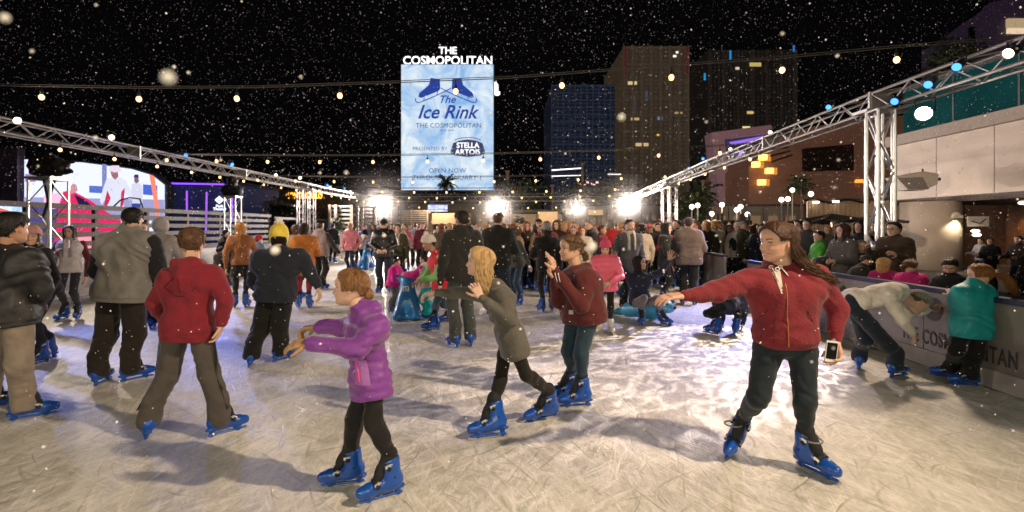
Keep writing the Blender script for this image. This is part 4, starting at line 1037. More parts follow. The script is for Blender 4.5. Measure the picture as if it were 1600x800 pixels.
Y = 90; x0, x1 = P(627, 0, Y).x, P(771, 0, Y).x; z0, z1 = P(0, 297, Y).z, P(0, 101, Y).z; cx = (x0+x1)/2
t = thing('billboard', (cx, Y, 0), 'tall glowing pale blue billboard advertising the ice rink', 'billboard')
mb = MB(); mb.box((cx, Y+.6, (z0+z1)/2), (x1-x0+.3, 1.0, z1-z0+.3)); part(mb, 'cabinet', DARKW, t)
mb = MB(); mb.box((cx, Y, (z0+z1)/2), (x1-x0, .08, z1-z0)); part(mb, 'screen', screen_mat('ice_screen', (.26, .50, .86), (.85, .95, 1.0), .64, .22), t)
mb = MB(); mb.box((cx, Y+.9, z0/2), (4, 1.6, z0)); part(mb, 'pylon', DARKW, t)
def bt(txt, px, py, size, m, name='lettering', bold=.0, shear=0.0, sp=1.0, dep=.05, rot=0.0, xs=1.0, yoff=-.1):
    mb = MB(); c = P(px, py, Y); Mx = facing((c.x, Y+yoff, c.z)) @ Matrix.Rotation(rot, 4, 'Z')
    text_mb(mb, txt, size, Mx, dep, bold=bold, shear=shear, sp=sp, xs=xs); part(mb, name, m, t)
WSIGN = emi('white_sign', (1, .97, 1), 1.5); NAVY = emi('ink_navy', (.03, .07, .40), .55); SLATE = emi('ink_slate', (.10, .16, .36), .45); BRICKN = emi('ink_dark', (.05, .05, .10), .8)
bt('THE', 699.5, 83.5, 1.75, WSIGN, bold=.02, yoff=.2); bt('COSMOPOLITAN', 699.5, 100, 2.1, WSIGN, bold=.025, yoff=.2, xs=.98, sp=1.0)
bt('The', 698, 161, 1.9, NAVY, bold=.02, shear=.35); bt('Ice Rink', 698, 185, 3.35, NAVY, bold=.05, shear=.35, xs=.95)
bt('THE COSMOPOLITAN', 701, 199.5, 1.13, SLATE, sp=1.05); bt('TM', 743.5, 196, .35, SLATE); bt('of LAS VEGAS', 699, 205, .42, SLATE)
bt('PRESENTED BY', 672, 235, .88, SLATE, sp=1.05); bt('OPEN NOW', 699, 270, 1.15, SLATE, sp=1.05); bt('THROUGH JANUARY 1', 699, 281, 1.15, SLATE, sp=1.05)
# oval emblem
mb = MB(); c = P(731, 232, Y); k = 112.5/1000
pl = [(-2.6, .9), (-1.6, 1.35), (0, 1.6), (1.6, 1.35), (2.6, .9), (2.95, -.35), (2.3, -1.25), (0, -1.5), (-2.3, -1.25), (-2.95, -.35)]
mb.prism(pl, (c.x, Y-.06, c.z), (1, 0, 0), (0, 0, 1), (0, -.05, 0)); part(mb, 'emblem', BRICKN, t)
for q in (-1, 1):
    mb = MB(); mb.tube([(c.x+q*(2.5+.45*math.cos(a)), Y-.12, c.z-.5+.5*math.sin(a)) for a in np.linspace(-2, 3, 12)], .10, 5); part(mb, 'scroll', SLATE, t)
mb = MB(); mb.tube([(c.x+2.4*math.cos(a), Y-.12, c.z+1.2+.7*math.sin(a)) for a in np.linspace(.3, 2.84, 12)], .07, 5); part(mb, 'scroll', SLATE, t)
bt('STELLA', 731, 231, 1.30, emi('pale_letter', (.9, .93, 1), 1.0), bold=.03, yoff=-.14, xs=.95); bt('ARTOIS', 731, 241.5, 1.30, emi('pale_letter', (.9, .93, 1), 1.0), bold=.03, yoff=-.14)
# pair of crossed skates
for q in (-1, 1):
    c = P(697, 141, Y)
    boot = [(1.1, 1.9), (2.7, 2.15), (3.0, .9), (4.7, -.55), (4.85, -1.2), (4.3, -1.35), (1.3, -.15), (1.0, .3)]
    mb = MB(); mb.prism([(a*q, b) for a, b in boot], (c.x, Y-.06, c.z), (1, 0, 0), (0, 0, 1), (0, -.06, 0)); part(mb, 'painted_skate', NAVY, t)
    mb = MB(); mb.tube([(c.x+q*a, Y-.12, c.z+b) for a, b in ((-.9, .35), (.4, -.35), (2.6, -1.35), (4.6, -2.15), (5.1, -2.2), (5.4, -1.8), (5.3, -1.45))], .09, 5); part(mb, 'painted_blade', NAVY, t)
    mb = MB(); mb.tube([(c.x+q*a, Y-.13, c.z+b) for a, b in ((1.6, -.9), (1.5, -.25))], .07, 5); mb.tube([(c.x+q*a, Y-.13, c.z+b) for a, b in ((3.9, -1.85), (3.8, -1.3))], .07, 5); mb.tube([(c.x+q*2.8, Y-.13, c.z+.8), (c.x+q*3.4, Y-.13, c.z-.1)], .05, 4); part(mb, 'painted_blade_post', NAVY, t)
# glowing letter of a sign behind
mb = MB(); c = P(772, 148, 100); text_mb(mb, 'a', 5.2, facing((c.x, 100, c.z)), .3, bold=.12); o = mb.build('neon_sign', WSIGN, None, loc=(c.x, 100, c.z)); tag(o, 'white glowing round letter peeping out beside the billboard', 'sign')

# ------------------------------------------------------------------ towers behind
def tower(label, px0, px1, py0, Y, depth, wall, win, nx, nz, lit=(), wsz=(.55, .5), py1=300, cat='tower', piers=0, pm=None, slabs=0):
    x0, x1 = P(px0, 0, Y).x, P(px1, 0, Y).x; z1 = P(0, py0, Y).z; t = thing('hotel_tower', ((x0+x1)/2, Y, 0), label, cat)
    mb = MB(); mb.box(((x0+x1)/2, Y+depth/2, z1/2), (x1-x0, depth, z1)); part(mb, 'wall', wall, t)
    dx = (x1-x0)/nx; dz = (z1-4)/nz; mb = MB()
    for i in range(nx):
        for j in range(nz):
            if rng.rand() < .12: continue
            mb.box((x0+dx*(i+.5), Y-.05, 4+dz*(j+.5)), (dx*wsz[0], .15, dz*wsz[1]))
    o = part(mb, 'window_grid', win, t); o['kind'] = 'stuff'
    for i in range(piers+1 if piers else 0):
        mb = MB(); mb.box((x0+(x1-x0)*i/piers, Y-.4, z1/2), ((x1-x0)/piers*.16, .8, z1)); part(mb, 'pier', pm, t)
    for i in range(slabs):
        mb = MB(); mb.box(((x0+x1)/2, Y-.25, z1*(i+1)/slabs-.6), (x1-x0+.4, .5, .5)); part(mb, 'floor_slab', pm, t)
    mb = MB(); mb.box(((x0+x1)/2, Y+depth*.4, z1+1.2), ((x1-x0)*.6, depth*.5, 2.4)); part(mb, 'plant_room', wall, t)
    return t
def lit(t, px, py, w, h, Y, color, s):
    s *= .55
    c = P(px, py, Y); mb = MB(); mb.box((c.x, Y-.22, c.z), (w/800*Y, .2, h/800*Y)); part(mb, 'lit_window', emi('lit_%02x%02x%02x_%d' % (int(color[0]*255), int(color[1]*255), int(color[2]*255), int(s*10)), color, s), t)
t = tower('wide dark tower with a fine grid of blue lit windows', 862, 972, 132, 250, 60, mat('navy_wall', (.015, .02, .035), .6, emit=(.03, .04, .075), es=.10), emi('blue_windows', (.13, .19, .30), .075), 34, 40, piers=12, pm=mat('blue_pier', (.03, .04, .06), .6, emit=(.10, .13, .22), es=.10), slabs=20)  # night lighting of wall and piers put in as emission
for px, py in ((990-45, 213), (905, 250), (893, 283), (930, 200)): lit(t, px-10, py, 2.5, 1.6, 250, (.7, .8, 1), .5)
t = tower('tall beige tower with bands of dim windows right of the blue tower', 975, 1075, 72, 230, 50, mat('dim_beige_wall', (.16, .11, .07), .7, emit=(.20, .13, .07), es=.10, var=.3, vscale=.03), emi('pale_windows', (.30, .26, .24), .075), 13, 44, wsz=(.45, .55), piers=7, pm=mat('tan_pier', (.2, .15, .1), .7, emit=(.26, .19, .13), es=.10, var=.3, vscale=.05), slabs=11)  # wall and tan piers look lit through their own emission
for px, py, w, h, c, s in ((988, 130, 14, 5, (1, .75, .4), .8), (992, 186, 13, 4, (1, .65, .3), .6), (1003, 226, 20, 5, (1, .7, .35), .7), (1054, 88, 5, 3, (1, .9, .7), 1.6), (1058, 82, 4, 3, (1, .9, .7), 1.6), (1060, 177, 12, 4, (1, .6, .3), .5), (1028, 211, 4, 3, (1, .7, .1), .8), (1031, 185, 8, 5, (.45, .5, .9), .35), (990, 165, 4, 14, (.4, .45, .7), .16), (1010, 150, 4, 16, (.4, .45, .7), .14)): lit(t, px, py, w, h, 230, c, s)
for px in (977, 1074):
    c = P(px, 95, 229); mb = MB(); mb.box((c.x, 229, c.z), (.7, .5, 13)); part(mb, 'red_corner_strip', emi('red_strip', (.4, .03, .06), .12), t)
t = tower('dark tower on the right with thin blue strips and few yellow windows', 1108, 1243, 78, 270, 60, mat('black_wall', (.02, .016, .014), .7, emit=(.04, .03, .025), es=.10, var=.3, vscale=.03), emi('dull_windows', (.10, .08, .07), .10), 22, 46, wsz=(.35, .6), piers=6, pm=mat('dim_pier', (.03, .025, .02), .7, emit=(.07, .05, .04), es=.12))  # faint facade light put into wall and piers as emission
for px, py, w, h, c, s in ((1180, 101, 18, 6, (1, .8, .25), .6), (1152, 107, 6, 4, (1, .85, .6), .8), (1172, 176, 10, 4, (1, .7, .2), .8), (1166, 199, 12, 3, (1, .85, .4), 1.0), (1141, 86, 3, 14, (.02, .35, .8), .8), (1101, 120, 3, 11, (.02, .35, .8), .8), (1240, 76, 3, 10, (.05, .2, .7), .8)): lit(t, px, py, w, h, 268, c, s)

# pink lit frame with its purple display
Y = 80; t = thing('gateway', (P(1160, 0, Y).x, Y, 0), 'tilted pink lit portal frame with a small purple figure on its display', 'portal')
PK = mat('pink_wall', (.36, .22, .25), .7, emit=(.34, .18, .20), es=.17, var=.1, vscale=.3)  # pink light on the frame put in as emission
def poly3(mb, pts, Y, dep): mb.prism([(P(a, b, Y).x, P(a, b, Y).z) for a, b in pts], (0, Y, 0), (1, 0, 0), (0, 0, 1), (0, dep, 0))
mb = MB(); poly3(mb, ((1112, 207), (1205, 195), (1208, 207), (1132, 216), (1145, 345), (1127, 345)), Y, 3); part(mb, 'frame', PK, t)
mb = MB(); poly3(mb, ((1133, 217), (1200, 208), (1205, 345), (1147, 345)), Y+1.5, .5); part(mb, 'back_panel', mat('indigo_panel', (.03, .03, .05), .5, emit=(.05, .05, .12), es=.25), t)
mb = MB(); poly3(mb, ((1140, 222), (1200, 211), (1200, 216), (1145, 226)), Y+1, .3); part(mb, 'purple_beam', emi('purple_glow', (.30, .16, .8), .7), t)
mb = MB(); poly3(mb, ((1155, 241), (1160, 234), (1165, 241), (1170, 250), (1167, 258), (1168, 272), (1159, 274), (1156, 258), (1150, 252)), Y+1, .2); part(mb, 'display_figure', emi('violet_screen', (.42, .22, .95), 1.5), t)
# brown building
Y = 72; t = thing('building', (P(1260, 0, Y).x, Y+5, 0), 'broad brown building with four glowing amber lanterns and louvred panel', 'building')
BRW = mat('brown_wall', (.20, .10, .065), .7, emit=(.20, .09, .055), es=.17, var=.2, vscale=.2)  # lit tone of the wall comes from its own emission
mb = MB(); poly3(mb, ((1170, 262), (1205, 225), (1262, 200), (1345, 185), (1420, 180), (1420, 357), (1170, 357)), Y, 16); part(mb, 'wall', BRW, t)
mb = MB(); poly3(mb, ((1255, 232), (1334, 225), (1334, 266), (1255, 268)), Y-.4, .3); part(mb, 'dark_panel', mat('dark_panel', (.04, .022, .016), .6, var=.4, vscale=1.5), t)
for i in range(5):
    mb = MB(); mb.box(P(1305, 273+i*8, Y-.5), (58/800*Y, .5, .33)); part(mb, 'louvre', mat('louvre', (.24, .15, .10), .6, emit=(.2, .1, .06), es=.16), t)  # louvres carry the same lit tone as emission
for px, py in ((1192, 246), (1181, 257), (1202, 267), (1190, 285)):
    mb = MB(); c = P(px, py, Y-.6); mb.box(c, (.9, .7, .75)); part(mb, 'lantern', emi('amber_lantern', (1, .50, .10), 2.4), t)
    mb = MB(); mb.box(c+Vector((.95, .35, 0)), (.55, .3, .95)); part(mb, 'lantern_glow', emi('amber_side', (.9, .35, .05), .55), t)
for k in range(3):
    mb = MB(); mb.tube([P(1200+k*3, 243+k*9-8, Y-.4), P(1232+k*3, 238+k*6-8, Y-.4)], .12, 4); part(mb, 'ledge', mat('ledge_dark', (.06, .04, .03), .6), t)
mb = MB(); mb.box(P(1343, 283, Y-.6), (1.1, .4, .45)); part(mb, 'orange_light', emi('orange_bar', (1, .30, .04), 1.2), t)
# outlined light bar and small pink lights
mb = MB(); Yb = 150
a = [P(862, 266, Yb), P(911, 262.5, Yb), P(911, 273.5, Yb), P(862, 275, Yb)]; mb.tube([a[0], a[1], a[2], a[3]], .16, 5); o = mb.build('neon_sign', emi('white_neon', (1, .95, .95), 1.6), None, loc=a[0]); tag(o, 'white neon outline of a long narrow box under the blue tower', 'sign')
for i in range(7):
    c = P(903+i*5, 285+(i % 3)*2, 160); mb = MB(); mb.box(c, (.75, .3, .55)); o = mb.build('shop_light', emi('pink_light', (1, .45, .38), 1.3), None, loc=c); tag(o, 'small pink shop light in the row below the blue tower', 'light', 'pink shop lights in a row')
mb = MB(); c = P(960, 272, 140); mb.box(c, (3.6, .3, .35)); o = mb.build('light_bar', emi('white_bar', (1, .9, .85), 1.1), None, loc=c); tag(o, 'short white light bar between the blue tower and the beige tower', 'light')

# ------------------------------------------------------------------ low buildings behind the rink
WARMW = mat('warm_render', (.30, .24, .19), .8, var=.2, vscale=.5)
DIMW = mat('dim_render', (.12, .105, .09), .8, var=.25, vscale=.5)
def lowb(label, px0, px1, py0, Y, dep, m, ncol=0, lits=(), py1=357):
    x0, x1 = P(px0, 0, Y).x, P(px1, 0, Y).x; z1 = P(0, py0, Y).z; t = thing('building', ((x0+x1)/2, Y, 0), label, 'building')
    mb = MB(); mb.box(((x0+x1)/2, Y+dep/2, z1/2), (x1-x0, dep, z1)); part(mb, 'wall', m, t)
    mb = MB(); mb.box(((x0+x1)/2, Y+dep/2-.2, z1+.1), (x1-x0+.5, dep+.3, .22)); part(mb, 'roof', DARKW, t)
    for i in range(ncol):
        x = x0+(x1-x0)*(i+.5)/ncol; mb = MB(); mb.box((x, Y-.12, z1/2), (.3, .25, z1-.3)); part(mb, 'pilaster', m, t)
        if i < ncol-1:
            xm = x+(x1-x0)/ncol/2; w = (x1-x0)/ncol*.55; mb = MB(); mb.box((xm, Y-.03, z1*.42), (w, .08, z1*.6)); part(mb, 'shop_window', mat('shop_glass', (.05, .045, .04), .15, emit=(1, .6, .32), es=rng.uniform(.02, .3)) if False else [_M.get('shop_glass') or mat('shop_glass', (.05, .045, .04), .15, emit=(1, .6, .32), es=.10)], t)
    return t
lowb('low grey building under the billboard beyond the far truss', 612, 782, 318, 56, 8, DIMW, 6)
lowb('plain pale wall right of the centre tower at the back', 786, 878, 333, 48, 3, WARMW, 0)
lowb('grey shop front with bright posts at the back right of centre', 878, 990, 326, 52, 8, DIMW, 7)
lowb('long dim building beyond the far crowd on the right', 990, 1262, 322, 62, 8, DIMW, 10)
lowb('dark building beneath the purple neon on the far left', 258, 372, 288, 46, 8, mat('night_blue_wall', (.02, .025, .06), .6, emit=(.02, .03, .09), es=.22), 0)  # faint blue light on the wall put in as emission
lowb('dark building left of the slatted planters', 372, 615, 300, 58, 8, DARKW, 0)
# beige sign boards
for label, a, b, c_, d_, Yq in (('beige blank hoarding board behind the far truss under the billboard', 675, 736, 333, 350, 44), ('square beige board at the back right of the centre tower', 842, 871, 331, 354, 46), ('pale board high on the shop front at the far right', 919, 942, 328, 336, 50.5)):
    mb = MB(); p0, p1 = P(a, c_, Yq), P(b, d_, Yq); t = thing('hoarding', ((p0.x+p1.x)/2, Yq, 0), label, 'board'); mb.box(((p0.x+p1.x)/2, Yq, (p0.z+p1.z)/2), (p1.x-p0.x, .1, p0.z-p1.z)); part(mb, 'panel', mat('beige_board', (.45, .34, .22), .7, var=.06), t)
    for q in (.1, .9): mb = MB(); mb.tube([(p0.x+(p1.x-p0.x)*q, Yq+.1, 0), (p0.x+(p1.x-p0.x)*q, Yq+.1, p0.z-.1)], .05, 6); part(mb, 'post', DARKMET, t)
# blue screen strip above the hoarding
mb = MB(); c = P(684, 325, 50); mb.box(c, (30/800*50, .15, 11/800*50)); o = mb.build('screen', screen_mat('blue_strip', (.10, .12, .7), (.7, .75, 1), 1.4, .6), None, loc=c); tag(o, 'small blue and white screen under the left half of the billboard', 'screen')
# slatted wooden planters and gates
SLAT = mat('pale_wood', (.42, .36, .32), .7, var=.15, vscale=3, bump=.15)
def slatframe(label, px0, px1, py0, Y, bush=True, n=12):
    x0, x1 = P(px0, 0, Y).x, P(px1, 0, Y).x; z1 = P(0, py0, Y).z; t = thing('slatted_screen', ((x0+x1)/2, Y, 0), label, 'screen', 'slatted wooden screens')
    for x in (x0, x1, x0+(x1-x0)*.28):
        mb = MB(); mb.box((x, Y, z1/2), (.12, .14, z1)); part(mb, 'post', SLAT, t)
    mb = MB()
    for i in range(n): mb.box(((x0+x1)/2, Y+.06, z1-.08-i*(z1*.95/n)), (x1-x0, .04, z1/n*.42))
    part(mb, 'slats', SLAT, t)
    return t
slatframe('slatted wooden screen with a shrub before it, nearest of the left row', 515, 549, 320, 27.5)
slatframe('slatted wooden screen, second of the row left of the far floodlight', 559, 584, 322, 32)
slatframe('slatted wooden screen standing behind the far left floodlight', 588, 612, 326, 36)
slatframe('wide slatted screen behind the man in the pale blue shirt', 632, 668, 328, 43, n=16)
def shrub(label, c, r, n=500, pot=True, dark=1.0):
    t = thing('shrub', (c[0], c[1], 0), label, 'shrub'); mb = MB(); rr = random.Random(int(abs(c[0])*100))
    for i in range(n):
        d = Vector((rr.gauss(0, 1), rr.gauss(0, 1), rr.gauss(0, 1))).normalized(); p = Vector(c)+Vector((d.x*r, d.y*r, d.z*r*1.1))*rr.uniform(.35, 1.05)
        a = Vector((rr.uniform(-1, 1), rr.uniform(-1, 1), rr.uniform(-1, 1))).normalized()*r*.16; b = a.cross(d).normalized()*r*.08
        mb.add([p-a, p+b, p+a, p-b], [(0, 1, 2, 3)])
    part(mb, 'leaves', mat('dark_leaf', (.035, .06, .025), .6, var=.4, vscale=3), t)
    if pot:
        mb = MB(); mb.tube([(c[0], c[1], 0.1), (c[0], c[1], c[2]-r*.7)], [r*.45, r*.6], 10); part(mb, 'planter', SLAT, t)
    return t
c = P(527, 352, 26.5); shrub('dark round shrub in a pale pot before the slatted screen', c, .42)
c = P(811, 349, 40); shrub('dark shrub by the pale wall right of the centre tower', c, .55)
# palms and dark trees against the night
def palm(label, px, py, Y, size=1.0, n=26):
    c = P(px, py, Y); t = thing('palm_tree', (c.x, Y, 0), label, 'palm tree'); mb = MB()
    mb.tube([(c.x, Y, 0), (c.x+.15, Y, c.z*.5), (c.x, Y, c.z)], [.22*size, .17*size, .13*size], 8); part(mb, 'trunk', mat('palm_trunk', (.10, .07, .05), .9, var=.3), t)
    mb = MB(); rr = random.Random(int(px))
    for i in range(n):
        a = rr.uniform(0, 6.283); e = rr.uniform(-.4, 1.2); L_ = rr.uniform(1.3, 2.0)*size; p = c.copy(); d = Vector((math.cos(a)*math.cos(e), math.sin(a)*math.cos(e), math.sin(e))); pts = [p.copy()]
        for q in range(6): p = p+d*L_/6; d = (d+Vector((0, 0, -.22))).normalized(); pts.append(p.copy())
        s = d.cross(UPV).normalized()
        for q in range(1, 7):
            for sg in (-1, 1):
                w = s*sg*.36*size*math.sin(q/7*3.0)+Vector((0, 0, -.16*size)); mb.add([pts[q-1], pts[q], pts[q]+w, pts[q-1]+w*.9+(pts[q]-pts[q-1])*.35], [(0, 1, 2, 3)])
    part(mb, 'crown', _M['dark_leaf'], t)
palm('palm tree in front of the bottom edge of the billboard', 697, 285, 70, 1.0)
palm('dark palm left of the blue windowed tower', 842, 300, 75, 1.7)
palm('dark palm under the outlined neon box', 898, 298, 72, 1.5)
palm('dark palm beside the steam on the brown building', 1251, 290, 58, 1.1)
palm('dark palm between the paired truss tower and the portal', 1095, 305, 66, 1.6)
def tree(label, px, py, Y, rx, rz, n=1500):
    c = P(px, py, Y); t = thing('tree', (c.x, Y, 0), label, 'tree'); mb = MB(); rr = random.Random(int(px*3))
    mb.tube([(c.x, Y, 0), (c.x, Y, c.z)], [.25, .12], 8)
    for q in range(6): a = rr.uniform(0, 6.28); mb.tube([(c.x, Y, c.z*.6), (c.x+math.cos(a)*rx*.6, Y+math.sin(a)*rx*.6, c.z+rr.uniform(-.3, .6)*rz)], [.09, .03], 5)
    part(mb, 'trunk', _M['palm_trunk'], t); mb = MB(); cl = [Vector((rr.uniform(-1, 1)*rx, rr.uniform(-1, 1)*rx, rr.uniform(-1, 1)*rz)) for _ in range(16)]
    for i in range(n):
        k = rr.choice(cl); d = Vector((rr.gauss(0, 1), rr.gauss(0, 1), rr.gauss(0, 1))).normalized(); p = c+k*.75+d*rx*.4*rr.uniform(.4, 1); a = Vector((rr.uniform(-1, 1), rr.uniform(-1, 1), rr.uniform(-1, 1))).normalized()*.22; b = a.cross(d).normalized()*.13
        mb.add([p-a, p+b, p+a, p-b], [(0, 1, 2, 3)])
    part(mb, 'crown', _M['dark_leaf'], t)
tree('dark leafy tree over the shop front at the back right of centre', 930, 305, 58, 2.6, 1.6)
tree('dark leafy tree at the back just right of the centre tower', 815, 312, 57, 2.6, 1.9)
tree('dark leafy tree behind the paired truss tower on the right', 1075, 322, 58, 2.8, 1.8)
tree('dark leafy tree left of the left truss tower', 455, 330, 50, 2.4, 1.6)
# globes and posts on the right far side
for i, (px, py) in enumerate(((1081, 323), (1090, 321), (1112, 334), (1128, 320), (1151, 328), (1157, 323), (1168, 335), (1221, 312), (1231, 311), (1267, 303), (1238, 297))):
    Yq = 46 if i != 10 else 50; c = P(px, py, Yq); t = thing('street_lamp', (c.x, Yq, 0), 'globe lamp on a slim post in the row beyond the far crowd', 'street lamp', 'globe lamps beyond the far crowd')
    mb = MB(); mb.ball(c, .22, 10); part(mb, 'globe', emi('globe_glow', (1, .86, .70), 4.0), t, True)
    mb = MB(); mb.tube([(c.x, Yq, 0), (c.x, Yq, c.z-.2)], .06, 6); part(mb, 'post', ALU, t)
for i, px in enumerate((1016, 1055, 1087, 1107, 1122, 1128, 1158, 1162, 1170)):
    Yq = 40; c = P(px, 336, Yq); mb = MB(); mb.box((c.x, Yq, c.z/2), (.16 if i % 3 else .26, .16, c.z)); mb.ball((c.x, Yq, c.z+.06), .1, 8); o = mb.build('bollard_post', SLAT, None, loc=(c.x, Yq, 0)); tag(o, 'pale upright post of the railing beyond the far crowd', 'post', 'pale posts beyond the far crowd')
mb = MB(); a = P(985, 345, 40); b = P(1175, 345, 40); mb.box(((a.x+b.x)/2, 40, a.z), (b.x-a.x, .05, .08)); mb.box(((a.x+b.x)/2, 40, a.z-.7), (b.x-a.x, .05, .05)); mb.box(((a.x+b.x)/2, 40, a.z-.35), (b.x-a.x, .02, .62)); o = mb.build('railing', mat('dull_glass', (.18, .19, .2), .2), None, loc=((a.x+b.x)/2, 40, 0)); tag(o, 'glass railing behind the far crowd on the right', 'railing')
for i, (px, py) in enumerate(((793, 268), (910, 256), (863, 290), (1098, 283))):
    Yq = 60; c = P(px, py, Yq); mb = MB(); mb.tube([(c.x, Yq, 0), (c.x, Yq, c.z)], .16, 8); mb.box((c.x, Yq, c.z), (.5, .5, .18)); o = mb.build('flagpole', mat('dull_pole', (.22, .16, .13), .6), None, loc=(c.x, Yq, 0)); tag(o, 'tall bare pole '+('right of the billboard', 'under the blue tower', 'left of the blue tower', 'by the pink portal')[i], 'pole')

# ------------------------------------------------------------------ left side: fence, big screen, neon building
FW = mat('fence_wood', (.075, .065, .06), .75, var=.15, vscale=3, bump=.2)
t = thing('slatted_fence', (-13.2, 18, 0), 'long pale horizontal rail fence on the left before the big screen', 'fence')
for k, z in enumerate((2.22, 1.94, 1.66, 1.38, 1.10, .82)):
    mb = MB(); mb.box((-13.2+.0, 18.5, z), (.05, 19, .15)); part(mb, 'rail', FW, t)
for i in range(9):
    mb = MB(); mb.box((-13.28, 9.4+i*2.3, 1.13), (.12, .12, 2.26)); part(mb, 'post', FW, t)
t = thing('slatted_fence', (-13.0, 29, 0), 'single rail fence between the left tower and the dark building', 'fence')
mb = MB(); mb.box((-13.0, 32, 2.1), (.06, 8, .13)); part(mb, 'rail', FW, t)
for y in (28.2, 32, 35.8): mb = MB(); mb.box((-13.0, y, 1.05), (.12, .12, 2.1)); part(mb, 'post', FW, t)
mb = MB(); a = P(414, 316, 44); t = thing('pergola', (a.x, 44, 0), 'thin pale post and beam frame left of the left truss tower', 'pergola'); mb.box((a.x, 44, a.z/2), (.22, .2, a.z)); part(mb, 'post', FW, t); b = P(460, 320, 44); mb = MB(); mb.tube([a, b], .10, 4); part(mb, 'beam', FW, t)
# big curved screen
Y = 31; t = thing('video_screen', (P(150, 0, Y).x, Y, 0), 'huge bright video wall showing a figure in white overalls beside a red car', 'screen')
def poly(mb, pts, off, dep=.05): mb.prism([(P(a, b, Y).x, P(a, b, Y).z) for a, b in pts], (0, Y-off, 0), (1, 0, 0), (0, 0, 1), (0, dep, 0))
def pp(name, pts, off, col, s=1.0):
    s *= .5
    mb = MB(); poly(mb, pts, off, .02); part(mb, name, emi('scr_%02x%02x%02x_%d' % (int(col[0]*255), int(col[1]*255), int(col[2]*255), int(s*10)), col, s), t)
mb = MB(); poly(mb, ((36, 247), (130, 252), (205, 262), (240, 272), (260, 288), (260, 392), (36, 392)), -.1, .6); part(mb, 'cabinet', DARKW, t)
pp('display', ((38, 249), (130, 254), (205, 264), (238, 274), (257, 289), (257, 388), (38, 388)), .0, (.72, .76, 1.0), 1.7)
pp('picture_ground', ((38, 308), (257, 312), (257, 345), (38, 345)), .03, (.42, .42, .75), 1.2); pp('picture_building', ((40, 272), (56, 272), (56, 284), (40, 284)), .03, (.45, .3, .55), 1)
pp('picture_wall', ((38, 318), (100, 322), (110, 388), (38, 388)), .04, (.16, .12, .45), .8)
pp('picture_stand', ((140, 290), (160, 291), (160, 302), (140, 301)), .03, (.12, .2, .7), 1.2); pp('picture_stand', ((160, 256), (167, 257), (167, 312), (160, 312)), .03, (.3, .35, .8), 1); pp('picture_stand', ((224, 288), (246, 290), (246, 306), (224, 304)), .03, (.08, .16, .7), 1.3)
pp('picture_stripe', ((234, 272), (242, 276), (250, 330), (247, 388), (240, 388), (244, 330)), .05, (1, .25, .15), 1.5)
pp('picture_car', ((100, 300), (112, 297), (140, 312), (166, 330), (190, 345), (190, 388), (85, 388), (92, 330)), .06, (.75, .03, .14), 1.4)
pp('picture_car_window', ((118, 304), (134, 312), (148, 324), (126, 322)), .09, (.05, .02, .10), .8); pp('picture_car_highlight', ((70, 306), (100, 300), (92, 325), (72, 330)), .09, (1, .5, .7), 1.6); pp('picture_car_highlight', ((110, 372), (160, 368), (180, 388), (110, 388)), .09, (1, .28, .35), 1.8)
pp('picture_driver', ((112, 292), (116, 287), (121, 289), (123, 298), (113, 304)), .09, (.7, .35, .4), 1.2)
pp('picture_overalls', ((168, 281), (177, 277), (190, 277), (198, 283), (206, 297), (214, 307), (210, 311), (197, 303), (193, 300), (196, 325), (165, 325), (170, 300), (166, 312), (161, 320), (158, 314), (163, 295)), .10, (.82, .84, 1.0), 1.3)
pp('picture_overalls_trim', ((170, 298), (175, 310), (168, 325), (165, 320)), .12, (.7, .03, .12), 1.2); pp('picture_overalls_trim', ((192, 300), (197, 294), (195, 320), (190, 325)), .12, (.7, .03, .12), 1.2)
pp('picture_head', ((175, 268), (186, 268), (187, 276), (182, 281), (177, 276)), .12, (.50, .22, .22), 1); pp('picture_hat', ((172, 267), (176, 259), (188, 259), (192, 268), (182, 270)), .13, (.9, .75, .9), 1.3)
pp('picture_hose', ((175, 326), (190, 312), (205, 308), (222, 310), (227, 326), (225, 326), (220, 312), (205, 310), (191, 314), (178, 327)), .14, (.03, .03, .08), .6)
pp('picture_bystander', ((208, 287), (219, 286), (224, 292), (224, 318), (220, 326), (209, 326), (207, 300)), .10, (.80, .80, 1.0), 1.2); pp('picture_bystander_head', ((212, 277), (218, 277), (219, 284), (215, 287), (212, 284)), .12, (.4, .2, .22), .9); pp('picture_bystander_cap', ((211, 277), (213, 273), (218, 273), (219, 278)), .13, (.06, .06, .25), .8); pp('picture_trousers', ((208, 318), (222, 318), (221, 335), (209, 335)), .12, (.06, .10, .4), 1)
lamp('screen_glow', 'AREA', (-22, 30.0, 3.6), 700, (.55, .55, 1.0), (-10, 12, 0), 6.0)
mb = MB(); c = P(15, 290, Y); mb.box((c.x, Y, c.z-1), (1.4, .5, 6.5)); o = mb.build('sign_back', mat('dull_purple', (.10, .07, .10), .7), None, loc=(c.x, Y, 0)); tag(o, 'dull purple panel just left of the video wall', 'panel')
Y = 26; t = thing('video_screen', (P(5, 0, Y).x, Y, 0), 'low striped screen cut by the left edge of the photo', 'screen')
mb = MB(); a = P(-40, 315, Y); b = P(35, 350, Y); mb.box(((a.x+b.x)/2, Y, (a.z+b.z)/2), (b.x-a.x, .1, a.z-b.z)); part(mb, 'display', screen_mat('streak_screen', (.05, .25, .8), (1, .95, 1), 1.2, .7), t)
pp('picture_streak', ((-30, 330), (0, 324), (25, 332), (34, 342), (30, 344), (0, 330)), .1, (.9, .2, .15), 1.3)
